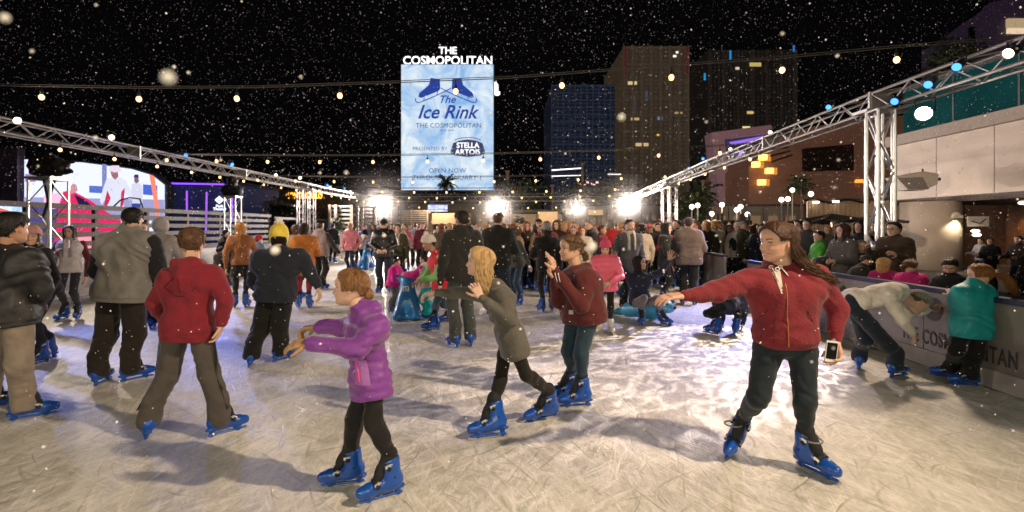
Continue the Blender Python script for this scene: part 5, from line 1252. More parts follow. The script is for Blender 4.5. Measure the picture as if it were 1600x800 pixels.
# neon lines, diamond sign, amber lettering
Y = 45.5; NE = emi('violet_neon', (.22, .06, .9), 1.6)
for i, (a, b) in enumerate((((258, 286.5), (350, 288)), ((292, 298), (292, 360)), ((323, 300), (322, 362)), ((363, 300), (363, 345)))):
    p, q = P(*a, Y), P(*b, Y); mb = MB(); mb.tube([p, q], .07, 5); o = mb.build('neon_tube', NE, None, loc=p); tag(o, ('long horizontal violet neon tube right of the video wall', 'upright violet neon tube nearest the video wall', 'upright violet neon tube left of the diamond sign', 'upright violet neon tube behind the short truss tower')[i], 'neon tube')
t = thing('wall_sign', P(343, 315, Y-.2), 'white diamond emblem with two lines of lettering on the dark blue building', 'sign'); c = P(343, 312.5, Y-.3)
mb = MB(); mb.prism([(-.40, 0), (0, .36), (.40, 0), (0, -.36)], c, (1, 0, 0), (0, 0, 1), (0, -.05, 0)); part(mb, 'diamond', emi('pale_sign', (.75, .78, 1), 1.3), t)
for tx, py in (('Park', 324), ('Theater', 328.5)):
    mb = MB(); c = P(343, py, Y-.3); text_mb(mb, tx, .36, facing(c), .04, bold=.006); part(mb, 'lettering', emi('pale_sign', (.75, .78, 1), 1.3), t)
for nm in range(5):
    mb = MB(); c = P(343+(nm-2)*0.9*(nm in (0, 4) and 1 or 1), 312.5+(0 if nm != 2 else 1.8), Y-.37); mb.ball(c, .045, 6); part(mb, 'diamond_dot', DARKW, t)
t = thing('roof_sign', P(475, 307, 56), 'amber lettering on a dark roof behind the left truss tower', 'sign')
mb = MB(); text_mb(mb, 'MONTE CARLO', .92, facing(P(475, 310, 56), 0), .08, bold=.03, xs=.62); part(mb, 'lettering', emi('amber_sign', (1, .42, .02), 1.8), t)
Y = 55; t = thing('wall_sign', P(400, 295, Y), 'orange lit strip over violet panel between the truss and the rail', 'sign')
for nm, pts, col, s in (('lit_strip', ((389, 289), (415, 292), (415, 300), (389, 296)), (1, .55, .25), 1.6), ('violet_panel', ((394, 300), (415, 301), (415, 308), (432, 309), (432, 311), (394, 310)), (.2, .08, .75), 1.2)):
    mb = MB(); poly(mb, pts, 0, .1); part(mb, nm, emi('strip_'+nm, col, s), t)

# ------------------------------------------------------------------ right side: terrace building
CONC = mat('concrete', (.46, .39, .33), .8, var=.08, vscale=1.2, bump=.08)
t = thing('terrace_building', (16, 18, 0), 'concrete terrace building with teal glazing and round column on the right', 'building')
y0, y1 = 12.5, 21.9; XB = 16.2
mb = MB()
for k in range(4):
    a = y0+(y1-y0)*k/4; b = y0+(y1-y0)*(k+1)/4; mb.box((XB+2, (a+b)/2, 3.9), (4, b-a-.03, 2.3))
part(mb, 'terrace_band', CONC, t)
mb = MB(); mb.box((XB+1.95, (y0+y1)/2, 5.22), (4.3, y1-y0+.2, .42)); part(mb, 'parapet', mat('parapet', (.24, .20, .17), .8, var=.1), t)
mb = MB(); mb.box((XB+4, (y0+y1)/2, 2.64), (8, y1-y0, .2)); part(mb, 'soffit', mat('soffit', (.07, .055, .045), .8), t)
mb = MB(); c = P(1470, 400, 19.0); mb.tube([(c.x+.1, 19.6, 0), (c.x+.1, 19.6, 2.56)], .95, 36); part(mb, 'round_column', CONC, t, True)
mb = MB(); mb.box((c.x+.25, 18.62, 1.98), (.36, .16, .10)); mb.ball((c.x+.25, 18.62, 2.05), .15, 10, sc=(1.1, .6, .7)); part(mb, 'wall_lamp', mat('lamp_white', (.7, .65, .55), .4), t)
lamp('sconce', 'SPOT', (c.x+.25, 18.50, 1.88), 45, (1, .80, .52), (c.x+.25, 18.75, 0), .05, 130, .5)
GL = mat('teal_glass', (.004, .035, .038), .10, emit=(.01, .10, .11), es=.04, var=.25, vscale=.8)  # faint glow of the glazing put in as emission
for k in range(3):
    a = 14.2+k*2.5; mb = MB(); mb.box((XB+.35, a+1.22, 6.35), (.06, 2.40, 1.9)); part(mb, 'glass_panel', GL, t)
    mb = MB(); mb.box((XB+.38, a, 6.35), (.12, .10, 1.95)); part(mb, 'mullion', DARKMET, t)
mb = MB(); mb.box((XB+.5, 17.8, 7.36), (.5, 7.8, .14)); part(mb, 'glass_cap', DARKMET, t)
mb = MB(); mb.box((XB+.6, 16.4, 6.4), (.24, .24, 2.1)); part(mb, 'upright', CONC, t)
mb = MB(); mb.box((XB+5.5, 18, 1.3), (.3, 14, 2.7)); part(mb, 'inner_wall', mat('brown_brick', (.14, .07, .035), .8, var=.25, vscale=4, bump=.3, bscale=12), t)
mb = MB(); mb.box((20.2, 25, 1.5), (9, .3, 3)); part(mb, 'rear_wall', mat('dim_inner', (.09, .07, .05), .8, var=.3), t)
lamp('uplight', 'SPOT', (21.1, 21.0, 2.3), 60, (1, .48, .12), (21.7, 21.3, 0), .05, 110, .6)
mb = MB(); c = P(1528, 346, 18.2); mb.box(c, (.75, .05, .36)); o = mb.build('hanging_sign', mat('pale_sign_board', (.5, .48, .44), .6), None, loc=c); tag(o, 'pale grey hanging sign with a dark swoosh under the terrace', 'sign')
m2 = MB(); m2.tube([c+Vector((-.25, -.04, .0)), c+Vector((.05, -.04, -.08)), c+Vector((.15, -.04, .02)), c+Vector((.25, -.04, .10))], .02, 5); m2.build('swoosh', INK, o, loc=c)
for k, (px, py) in enumerate(((1524, 361), (1526, 367), (1598, 317))):
    c = P(px, py, 18); mb = MB(); mb.ball(c, .10, 8, sc=(1.5, 1, .6)); o = mb.build('ceiling_lamp', emi('warm_white_lamp', (1, .8, .6), 4), None, loc=c); tag(o, ('upper small lamp glowing under the terrace', 'lower small lamp glowing under the terrace', 'ceiling lamp under the terrace at the right edge')[k], 'lamp')
# white projector housing on the band
t = thing('projector', (XB-.3, 17.8, 3.8), 'white wedge shaped floodlight housing bracketed on the concrete band', 'floodlight')
mb = MB(); c = P(1447, 281, 18.0)
mb.prism([(-.95, .10), (.05, .30), (.55, .22), (.50, -.15), (.05, -.36), (-.55, -.35)], (c.x-.1, c.y, c.z), (1, 0, 0), (0, 0, 1), (0, .55, 0)); part(mb, 'housing', mat('white_housing', (.42, .38, .34), .6), t)
mb = MB(); mb.prism([(-.93, .06), (-.05, .10), (.20, -.33), (-.52, -.34)], (c.x-.1, c.y-.02, c.z), (1, 0, 0), (0, 0, 1), (0, .01, 0)); part(mb, 'glass_front', mat('grey_glass', (.16, .15, .14), .2), t)
mb = MB(); mb.box(c+Vector((.55, .3, .05)), (.35, .12, .10)); mb.tube([c+Vector((.1, .3, .2)), c+Vector((.12, .3, .42))], .03, 6); part(mb, 'bracket', DARKMET, t)
# violet upper building
Y = 42; t = thing('building', (P(1530, 0, Y).x, Y, 0), 'violet lit upper building with stepped roofline at the top right corner', 'building')
mb = MB(); mb.prism([(P(a, b, Y).x, P(a, b, Y).z) for a, b in ((1440, 345), (1440, 80), (1462, 68), (1500, 40), (1528, 22), (1546, 4), (1600, -6), (1700, -20), (1700, 345))], (0, Y, 0), (1, 0, 0), (0, 0, 1), (13, 12, 0)); part(mb, 'wall', mat('violet_wall', (.05, .035, .055), .7, emit=(.12, .07, .15), es=.07, var=.12, vscale=.2), t)  # violet lighting of the wall put in as emission
lit(t, 1583, 38, 28, 14, Y, (1, .72, .42), .5); lit(t, 1583, 50, 26, 8, Y, (1, .75, .5), 1.0)
mb = MB(); poly3(mb, ((1516, 42), (1524, 42), (1524, 64), (1516, 64)), Y-.3, .2); part(mb, 'dark_slot', DARKW, t)
c = P(1478, 92, 26); shrub('dark planting on the terrace roof above the teal glass', c, 1.0, 500, False); c = P(1512, 82, 24); shrub('smaller dark planting on the terrace roof nearer the right edge', c, .7, 350, False)
# pale corrugated hoarding and parasols
t = thing('corrugated_wall', (11, 24, 0), 'pale ribbed hoarding wall left of the big truss tower', 'wall')
a, b = P(1261, 345, 22), P(1420, 345, 22); mb = MB(); z1 = P(0, 314, 22).z
n = 46
for i in range(n):
    x = a.x+(b.x-a.x)*(i+.5)/n; mb.box((x, 22+(.03 if i % 2 else 0), z1/2), ((b.x-a.x)/n*.96, .06, z1))
part(mb, 'panel', mat('ribbed_beige', (.50, .38, .26), .7, var=.06), t)
mb = MB(); pts = [P(1255+i*8, 314-2.5*math.sin(i*.9), 21.9) for i in range(14)]; mb.tube(pts, .05, 5); part(mb, 'cable', DARKMET, t)
for k in range(2): mb = MB(); c = P((1275, 1306)[k], (316, 315)[k], 21.8); mb.box(c, (.22, .1, .08)); part(mb, 'lamp', emi('warm_white_lamp', (1, .8, .6), 4), t)
for i, (px, py, Yq, r) in enumerate(((1300, 342, 17, 1.0), (1262, 347, 19, .8), (1360, 345, 18, 1.1))):
    c = P(px, py, Yq); t = thing('parasol', (c.x, Yq, 0), ('dark parasol before the ribbed hoarding', 'smaller dark parasol at the left end of the ribbed hoarding', 'dark parasol half behind the big truss tower')[i], 'parasol')
    mb = MB(); vs = [c+Vector((0, 0, .18))]+[c+Vector((math.cos(a)*r, math.sin(a)*r, -.04+.03*math.cos(a*8))) for a in np.linspace(0, 6.2832, 17)[:-1]]; vs += [v-Vector((0, 0, .03)) for v in vs]
    mb.add(vs, [(0, 1+k, 1+(k+1) % 16) for k in range(16)]+[(17, 18+(k+1) % 16, 18+k) for k in range(16)]+[(1+k, 18+k, 18+(k+1) % 16, 1+(k+1) % 16) for k in range(16)]); part(mb, 'canopy', mat('dark_canvas', (.03, .024, .02), .8), t)
    mb = MB(); mb.tube([(c.x, Yq, 0), (c.x, Yq, c.z+.15)], .03, 6); part(mb, 'pole', ALU, t)
# steam drifting before the brown building
def steam(label, c, r, dens):
    mb = MB(); mb.ball(c, 1, 16, sc=r); m = bpy.data.materials.new('steam'); m.use_nodes = True; nt = m.node_tree; N = nt.nodes; N.clear(); L = nt.links
    pv = N.new('ShaderNodeVolumePrincipled'); pv.inputs['Color'].default_value = (.95, .93, .92, 1); o = N.new('ShaderNodeOutputMaterial'); L.new(pv.outputs[0], o.inputs['Volume'])
    tc = N.new('ShaderNodeTexCoord'); nz = N.new('ShaderNodeTexNoise'); nz.inputs['Scale'].default_value = .9; nz.inputs['Detail'].default_value = 4; L.new(tc.outputs['Object'], nz.inputs['Vector'])
    ln = N.new('ShaderNodeVectorMath'); ln.operation = 'DIVIDE'; ln.inputs[1].default_value = r; L.new(tc.outputs['Object'], ln.inputs[0]); le = N.new('ShaderNodeVectorMath'); le.operation = 'LENGTH'; L.new(ln.outputs[0], le.inputs[0])
    fo = N.new('ShaderNodeMapRange'); fo.inputs[1].default_value = 1; fo.inputs[2].default_value = .2; fo.inputs[3].default_value = 0; fo.inputs[4].default_value = dens; L.new(le.outputs['Value'], fo.inputs[0])
    mr = N.new('ShaderNodeMapRange'); mr.inputs[1].default_value = .45; mr.inputs[2].default_value = .75; L.new(nz.outputs['Fac'], mr.inputs[0]); mu = N.new('ShaderNodeMath'); mu.operation = 'MULTIPLY'; L.new(fo.outputs[0], mu.inputs[0]); L.new(mr.outputs[0], mu.inputs[1]); L.new(mu.outputs[0], pv.inputs['Density'])
    o2 = mb.build('steam', m, None, True, loc=c); o2['kind'] = 'stuff'; o2['label'] = label
    lamp('steam_lamp', 'POINT', (c[0], c[1]-3, c[2]+.5), 260, (1, .75, .6), None, .3)
# ------------------------------------------------------------------ the skaters in the foreground
BLOND = (.52, .30, .10); BROWN = (.11, .055, .025); DKBR = (.045, .025, .015); BLACK = (.012, .010, .010)
SK1 = (.62, .39, .29); SK2 = (.50, .30, .20); SK3 = (.40, .22, .14)

# girl in the purple quilted jacket, profile to the left, gloves held out
J = pix(3.06, H=1.40, hh=.212, yaw=183, headyaw=190, headpitch=.03, head=(547, 449, .0), neck=(568, 489, .0), shL=(592, 508, -.13), shR=(560, 503, .13),
        elL=(560, 546, -.20), wrL=(487, 537, -.17), elR=(535, 511, .18), wrR=(499, 511, .18), pel=(578, 594, .0), hipL=(584, 597, -.045), hipR=(572, 597, .045),
        knL=(583, 662, -.08), knR=(553, 656, .05), footL=(601, 781, 212), footR=(541, 759, 195))
J['hdL'] = ((-1, 0, -.03), (0, .5, -1), {'curl': .45, 'spread': .0}); J['hdR'] = ((-1, 0, -.1), (0, -.3, -1), {'curl': .9})
PURP = (.19, .038, .29)
b, J, h = person('girl in a purple quilted jacket holding both tan gloves out in front of her', J,
   dict(lod=0, skin=(.62, .40, .29), hair=(.22, .11, .045), style='bun', tie=.30, child=True, top=(PURP, .030), topmat=mat('purple_nylon', PURP, .55, var=.10, vscale=8, bump=.35, bscale=26, sheen=.2),
        bands=0, quilt=.055, collar=.035, drop=.06, hood='down', bottom=((.012, .011, .012), .012), gloves=(.38, .23, .12), trough=.4, girth=.88, neckr=.8, shoe=1.06, curl=.3))
X = J['_top']
# lighter side panel and pink zip of the near pocket
mbp = MB(); root = J['root']
rows = []
for i in range(9):
    t = i/8; row = []
    for k in range(6):
        q = k/5; px = 557+t*2+q*(18+10*t); py = 545+t*50; row.append(project(X, P(px, py, 3.0), (0, -1, 0), dist=.010))
    rows.append(row)
vs = [v for r in rows for v in r]; fs = [(i*6+k, i*6+k+1, (i+1)*6+k+1, (i+1)*6+k) for i in range(8) for k in range(5)]
mbp.add(vs, fs); mbp.build('side_panel', mat('lilac_nylon', (.34, .12, .42), .5, var=.08, bump=.2), b, True, loc=root)
mbp = MB(); mbp.tube([project(X, P(561+t*8, 563+t*27, 3.0), (0, -1, 0), dist=.014) for t in np.linspace(0, 1, 8)], .0035, 6); mbp.build('pocket_zip', mat('pink_zip', (.85, .05, .22), .4), b, True, loc=root)

# woman in the burgundy zipped hoodie
J = pix(3.36, H=1.67, hh=.250, yaw=252, headyaw=194, headpitch=-.02, head=(1214, 379, -.02), neck=(1226, 424, .01), shR=(1180, 434, .02), shL=(1276, 432, .0),
        elR=(1120, 456, -.06), wrR=(1070, 462, -.16), elL=(1308, 482, .03), wrL=(1306, 530, -.04), pel=(1227, 534, .02), hipR=(1200, 546, .01), hipL=(1254, 546, .01),
        knR=(1184, 622, -.02), knL=(1258, 628, -.07), footR=(1140, 708, 235), footL=(1272, 740, 293))
J['hdR'] = ((-1, -.1, -.02), (0, .2, -1), {'curl': .5}); J['hdL'] = ((-.05, -.25, -1), (-.9, -.2, 0), {'curl': .75})
BURG = (.17, .010, .020)
b, J, h = person('smiling woman in a zipped burgundy hoodie, one arm held out, phone in other hand', J,
   dict(lod=0, skin=(.60, .35, .25), hair=(.055, .024, .011), wide=.92, style='long', hlen=.42, drift=(2.4, .3, .35), amin=1.7, uend=.42, cover='swept', wave=.022, smile=1.0, top=(BURG, .022), girth=1.22, armg=1.05,
        topmat=mat('burgundy_fleece', BURG, .9, var=.12, vscale=14, bump=.35, bscale=60, sheen=.1), collar=.02, drop=.0, hem=-.018, hood='down', bust=.085, belly=.03, bottom=((.011, .019, .027), .006), denim=1, neckr=1.1, curl=.6, legend=.97))
X = J['_top']; root = J['root']
mbp = MB(); mbp.tube([project(X, P(1220+3*t, 440+t*98, 3.3), J['_fw'], dist=.003) for t in np.linspace(0, 1, 16)], .0042, 6, flat=.6); mbp.build('zip', mat('brass_zip', (.70, .42, .14), .35, metal=.8), b, True, loc=root)
mbp = MB()
vs = []; n = 7
for i in range(n):
    t = i/(n-1); w = 5*(1-t)+1.2
    for k in (-1, 0, 1): vs.append(project(X, P(1217+k*w+2*t, 424+t*34, 3.25), J['_fw'], dist=.002))
mbp.add(vs, [(i*3+k, i*3+k+1, i*3+k+4, i*3+k+3) for i in range(n-1) for k in (0, 1)]); mbp.build('shirt', fabric((.55, .52, .46)), b, True, loc=root)
mbp = MB()
for x0, x1, y1 in ((1213, 1216, 432), (1224, 1232, 424)):
    pts = [project(X, P(x0+(x1-x0)*t, 416+(y1-409)*t, 3.25), J['_fw'], dist=.009) for t in np.linspace(.1, 1, 7)]; mbp.tube(pts, .0035, 6)
for c in ((1213, 419), (1224, 418), (1219, 421)):
    p0 = project(X, P(c[0], c[1], 3.25), J['_fw'], dist=.014); mbp.tube([p0+Vector((.014*math.cos(q), 0, .010*math.sin(q))) for q in np.linspace(0, 6.28, 10)], .0032, 6)
mbp.build('drawstring', fabric((.78, .76, .72)), b, True, loc=root)
for q, k in (('R', .83), ('L', .83)):
    mbp = MB(); an = J['kn'+q].lerp(J['foot'+q]+UPV*.18, .86); mbp.tube([an+Vector((.057*math.cos(a), .057*math.sin(a), 0)) for a in np.linspace(0, 6.3, 14)], .006, 6); mbp.build('sock', fabric((.2, .21, .22)), b, True, loc=root)
lin = lambda a, b, Y, n=9: [P(a[0]+(b[0]-a[0])*t, a[1]+(b[1]-a[1])*t, Y) for t in np.linspace(0, 1, n)]
for a, c_ in (((1196, 482), (1178, 524)), ((1252, 482), (1274, 522))): seam(b, X, lin(a, c_, 3.3), J['_fw'], name='pocket_edge')
for a, c_ in (((1206, 470), (1203, 536)), ): seam(b, X, lin(a, c_, 3.3), J['_fw'], .0015)
# the phone in her hand
ph = MB(); pc = P(1299, 549, 3.36-.085); Mph = Matrix.Rotation(R(-8), 3, 'Z') @ Matrix.Rotation(R(6), 3, 'Y')
ph.box(pc, (.070, .009, .135), 0, 0, M=Mph); o = ph.build('phone', mat('white_case', (.8, .78, .75), .35), None, loc=pc); tag(o, 'white phone with a dark screen in the smiling woman\'s lowered hand', 'phone')
ph = MB(); ph.box(pc+Vector((0, -.0052, 0.004)), (.061, .002, .104), 0, 0, M=Mph); ph.build('screen', mat('black_glass', (.006, .006, .008), .08), o, loc=pc)

# blonde girl leaning in a grey lace sleeve top
J = pix(4.0, H=1.50, hh=.218, yaw=182, headyaw=186, headpitch=.07, head=(749, 409, .0), neck=(772, 448, .0), shL=(785, 462, -.14), shR=(758, 462, .14),
        elL=(797, 500, -.19), wrL=(753, 466, -.18), elR=(722, 457, .20), wrR=(683, 457, .22), pel=(797, 524, .0), hipL=(800, 530, -.075), hipR=(792, 530, .075),
        knR=(782, 592, .02), knL=(822, 586, -.02), footR=(768, 685, 195), footL=(850, 655, 200))
J['hdL'] = ((-.5, .1, .9), (-.3, 1, 0), {'curl': .9}); J['hdR'] = ((-1, 0, -.15), (0, -.4, -1), {'curl': .8}); J['pitchL'] = -.12
b, J, h = person('blonde girl in a loose grey top and black leggings leaning forward, one arm out', J,
   dict(lod=0, skin=(.66, .43, .33), hair=(.50, .33, .16), style='long', hlen=.25, wave=.012, amin=1.3, drift=(.45, -.1, 0), cover='long', child=True, top=((.105, .10, .088), .020), tname='sweater', drop=.13, hem=.03,
        bottom=((.012, .011, .010), .002), girth=.9, neckr=.8, legend=1.0, wr=.007, shoe=1.1))
b2 = J
# girl in the maroon hoodie with a braided crown, hands up
J = pix(4.62, H=1.58, hh=.232, yaw=205, headyaw=200, headpitch=0, head=(891, 388, .0), neck=(903, 425, .02), shL=(917, 438, -.16), shR=(884, 436, .14),
        elL=(908, 478, -.22), wrL=(868, 424, -.22), elR=(872, 470, .10), wrR=(866, 436, -.02), pel=(911, 487, .02), hipL=(922, 493, -.07), hipR=(899, 493, .08),
        knL=(907, 553, -.10), knR=(888, 550, .03), footL=(903, 637, 190), footR=(884, 622, 200))
J['hdL'] = ((-.25, -.1, 1), (-.8, .5, .1), {'curl': .35, 'spread': .5, 'fingers': [.15, .3, .8, 1.0]}); J['hdR'] = ((-.3, 0, 1), (.6, -.6, 0), {'curl': .3})
MAR = (.085, .010, .012)
b, J, h = person('girl with plaited hair in a maroon hoodie and jeans raising both hands', J,
   dict(lod=0, skin=(.60, .36, .26), hair=(.12, .07, .035), style='pony', tie=.35, hlen=.10, braids=1, child=True, top=(MAR, .030), topmat=mat('maroon_fleece', MAR, .9, var=.12, vscale=12, bump=.35, bscale=50, sheen=.1), hood='down', drop=.06, girth=1.22, belly=.02, bust=.06,
        bottom=((.020, .045, .070), .008), denim=1, neckr=.9, shoe=1.05, legend=1.0))
X = J['_top']; root = J['root']
seam(b, X, [P(897+4*math.sin(t*2), 432+t*50, 4.5) for t in np.linspace(0, 1, 9)], (0, -1, 0), .0022)
mbp = MB(); c = project(X, P(895, 488, 4.5), (0, -1, 0), dist=.003); mbp.box(c, (.07, .006, .035), R(-8)); mbp.build('label_patch', fabric((.6, .56, .5)), b, loc=root)
mbp = MB()
for dx in (0, 5): mbp.tube([project(X, P(878+dx+t*3, 424+t*14, 4.5), (-.5, -1, 0), dist=.005) for t in np.linspace(0, 1, 5)], .004, 6)
mbp.build('drawstring', fabric((.75, .72, .66)), b, True, loc=root)

# boy from behind in a red hoodie and striped track trousers
J = pix(3.9, H=1.60, hh=.228, yaw=110, headyaw=117, headpitch=-.05, head=(300, 379, .02), neck=(298, 417, .0), shL=(262, 434, .0), shR=(335, 432, .0),
        elL=(242, 474, .0), wrL=(258, 500, .13), elR=(352, 470, -.04), wrR=(346, 503, -.02), pel=(294, 508, .0), hipL=(277, 516, .0), hipR=(313, 516, .0),
        knL=(262, 588, .02), knR=(327, 584, .02), footL=(224, 683, 132), footR=(351, 680, 48))
RED = (.19, .007, .020)
b, J, h = person('boy seen from behind in a bright red hoodie and grey striped track trousers', J,
   dict(lod=0, skin=(.60, .37, .27), hair=(.11, .055, .028), style='short', vol=.8, child=True, top=(RED, .030), topmat=mat('red_fleece', RED, .9, var=.12, vscale=12, bump=.35, bscale=50, sheen=.1), hood='down', drop=.075, girth=1.04, cuffw=.006,
        bottom=((.075, .066, .060), .030), male=True, wr=.007, legend=1.0))
root = J['root']; X = J['_top']
seam(b, X, [P(298, 424+t*82, 3.9) for t in np.linspace(0, 1, 10)][:1]+[P(274+48*t, 446+14*math.sin(t*3.14), 3.9) for t in np.linspace(0, 1, 12)], (0, -1, 0), .003)
seam(b, X, [P(298, 420+t*36, 3.9) for t in np.linspace(0, 1, 8)], (0, -1, 0), .0022)
for q, sg in (('L', -1), ('R', 1)):
    mbp = MB(); 
    for dy in (-.014, 0, .014):
        pts = []
        for t in np.linspace(0, .9, 14):
            a = J['hip'+q].lerp(J['kn'+q], min(1, t*2)) if t < .5 else J['kn'+q].lerp(J['foot'+q]+UPV*.15, (t-.5)*2)
            rr = .107-.033*min(1, t*2)+(-.012*(t-.5)*2 if t > .5 else 0); pts.append(a+Vector((sg*(rr-.001), -.02+dy, 0)))
        mbp.tube(pts, .0035, 5)
    mbp.build('side_stripe', fabric((.008, .008, .008)), b, True, loc=root)

# man from behind in a grey fleece with black sleeves
J = pix(5.3, H=1.86, hh=.235, yaw=110, headyaw=122, headpitch=-.3, head=(207, 343, .05), neck=(202, 362, .03), shL=(164, 384, .0), shR=(238, 381, .0),
        elL=(152, 424, .10), wrL=(165, 446, .30), elR=(248, 422, .10), wrR=(236, 446, .30), pel=(190, 452, -.02), hipL=(172, 460, .0), hipR=(207, 460, .0),
        knL=(166, 525, .05), knR=(211, 522, .05), footL=(159, 600, 100), footR=(210, 595, 55))
b, J, h = person('tall man seen from behind in a grey fleece with black sleeves and baggy black trousers', J,
   dict(lod=0, skin=SK2, hair=BLACK, style='short', top=((.20, .19, .18), .040), tname='fleece', sleeves=(.014, .014, .016), collar=.05, drop=.07, girth=1.18, bottom=((.022, .018, .015), .045), male=True, wr=.008, legend=1.0))

# man at the left edge in a black jacket and beige trousers
J = pix(4.15, H=1.76, hh=.25, yaw=85, headyaw=84, headpitch=.0, head=(19, 357, .0), neck=(8, 392, .0), shL=(-40, 405, .05), shR=(48, 402, -.08),
        elL=(-62, 455, .05), wrL=(-50, 500, .2), elR=(66, 452, .0), wrR=(52, 494, .22), pel=(12, 488, .0), hipL=(-8, 496, .05), hipR=(30, 496, -.04),
        knL=(-10, 570, .2), knR=(30, 570, -.02), footL=(-18, 640, 70), footR=(46, 655, 40))
b, J, h = person('man at the left edge in a black jacket and beige trousers turned half away', J,
   dict(lod=0, skin=(.50, .28, .18), hair=BLACK, style='short', vol=1.3, top=((.018, .018, .019), .036), tname='jacket', topmat=mat('black_shell', (.016, .016, .018), .55, var=.2, bump=.4, bscale=20), collar=.04, drop=.06, girth=1.12, bottom=((.24, .20, .16), .034), male=True, wr=.008, legend=.96))

# woman from behind in a yellow knit hat
J = pix(6.0, H=1.72, hh=.245, yaw=108, headyaw=112, headpitch=-.1, head=(436, 371, .0), neck=(436, 392, .0), shL=(404, 402, .0), shR=(470, 400, .0),
        elL=(396, 440, .06), wrL=(412, 458, .22), elR=(483, 424, -.05), wrR=(497, 447, -.10), pel=(431, 456, .0), hipL=(417, 464, .0), hipR=(444, 464, .0),
        knL=(407, 515, .03), knR=(436, 513, .03), footL=(390, 572, 110), footR=(441, 564, 58))
J['hdR'] = ((.25, -.1, -1), (-1, 0, 0), {'curl': .5})
b, J, h = person('woman seen from behind in a yellow pompom hat, navy sweater and wide black trousers', J,
   dict(lod=0, skin=(.58, .36, .26), hair=(.012, .01, .01), style='long', hlen=.30, drift=(0, -.55, 0), amin=1.6, top=((.018, .022, .034), .040), tname='sweater', drop=.06, girth=1.14, bottom=((.010, .010, .009), .052), wr=.007,
        hat=('flaps', (.80, .62, .08), (.8, .62, .08), (.85, .8, .7))  , uend=.1))
# ------------------------------------------------------------------ skaters in the middle distance
BLK = (.012, .012, .013); NAVYC = (.018, .024, .045); JEAN = (.022, .045, .085); DJEAN = (.016, .024, .04); GREYC = (.17, .16, .155); WHT = (.62, .58, .54)
def mid(label, px, py, H, yaw, look, arms=('down', 'down'), headyaw=None, group=None, **kw):
    c = G(px, py); d = dict(lod=0 if c.y < 6.5 else (1 if c.y < 11.5 else (2 if c.y < 21 else 3))); ch = look.get('child', False); d.update(look)
    J = pose((c.x, c.y), yaw, H, arms, headyaw=headyaw, child=ch, **{k: v for k, v in kw.items()})
    return person(label, J, d, group)
# left side
mid('smiling dark haired girl in ripped jeans holding up a phone on the left', 110, 500, 1.63, 285, dict(skin=SK2, hair=BLACK, style='long', hlen=.38, smile=.9, top=(WHT, .015), sleeves=(.10, .015, .02), tname='shirt', bottom=((.03, .032, .04), .004), scarf=(.30, .27, .24)), ('down', 'phone'))
c = P(104, 381, 8.55); mb = MB(); mb.box(c, (.075, .012, .14), R(10)); o = mb.build('phone', mat('pale_case', (.7, .55, .55), .3), None, loc=c); tag(o, 'pale phone held up by the smiling girl on the left', 'phone')
mb = MB(); mb.ball(c+Vector((.015, -.008, .045)), .012, 8, sc=(1, .4, 1)); mb.build('camera_lens', _M['black_glass'], o, loc=c)
mid('woman in a pink knitted hat leaning in behind the man in the black jacket', 66, 566, 1.60, 250, dict(skin=SK2, hair=DKBR, style='long', hlen=.34, top=(BLK, .03), bottom=((.015, .015, .017), .006), hat=('beanie', (.45, .24, .22)), smile=.6), ('down', 'down'), headyaw=300, lean=.12, stride=.1)
mid('dark haired woman in a patterned black top close behind the left man', 34, 520, 1.58, 70, dict(skin=SK2, hair=DKBR, style='curly', hlen=.2, top=((.03, .025, .02), .03), bottom=(BLK, .008)), ('down', 'down'))
mid('person with a grey hood up behind the red hoodie boy', 250, 513, 1.73, 95, dict(skin=SK1, hair=DKBR, hoodup=(.30, .28, .26), top=((.30, .28, .26), .035), bottom=(DJEAN, .03), male=True), ('hold', 'hold'))
mid('man beside the grey hood half hidden by the tall man, glasses and brown hair', 222, 500, 1.70, 300, dict(skin=SK1, hair=BROWN, style='short', top=(BLK, .03), bottom=(BLK, .03), glasses=True, male=True), ('hold', 'hold'))
mid('woman with long golden hair in a tan leather jacket and short black skirt', 376, 481, 1.70, 112, dict(skin=SK1, hair=(.55, .26, .07), style='long', hlen=.40, drift=(0, -.5, 0), top=((.30, .12, .05), .022), bottom=(BLK, .0), skirt=(BLK, .30), legend=1.0, bname='leggings', girth=.92), ('down', 'fwd'), headyaw=100)
mid('woman in a long orange coat and dark red trousers seen from behind', 475, 481, 1.68, 110, dict(skin=SK1, hair=(.03, .018, .01), style='long', hlen=.24, top=((.48, .17, .03), .030), drop=.20, bottom=((.24, .02, .03), .004), hem=.02, girth=1.05), ('fwd', 'fwd'))
mid('woman with brown shoulder length hair between the yellow hat and orange coat', 462, 466, 1.66, 75, dict(skin=SK1, hair=(.10, .06, .03), style='long', hlen=.14, top=(GREYC, .03), bottom=(DJEAN, .01)), ('down', 'down'))
mid('man with a pink grey hood lying on a dark coat beyond the orange coat', 500, 452, 1.74, 80, dict(skin=SK1, hair=DKBR, style='short', top=((.30, .22, .21), .03), sleeves=(.03, .02, .02), hood='down', bottom=(BLK, .03), male=True), ('down', 'lowout'))
mid('child in a pale blue jacket and red hat beyond the yellow hatted woman', 404, 448, 1.38, 60, dict(skin=SK1, hair=DKBR, style='short', top=((.16, .22, .34), .035), hat=('beanie', (.5, .04, .05)), bottom=(DJEAN, .02), child=True), ('fwd', 'fwd'))
mid('figure in black crouching low by the left board behind the golden haired woman', 345, 460, 1.15, 80, dict(skin=SK1, hair=BLACK, style='short', top=(BLK, .035), bottom=(BLK, .03), child=True), ('fwd', 'fwd'))
mid('skater in black with hair tied up standing at the left board', 352, 447, 1.55, 60, dict(skin=SK1, hair=BLACK, style='bun', top=(BLK, .035), bottom=(BLK, .02)), ('down', 'fwd'))
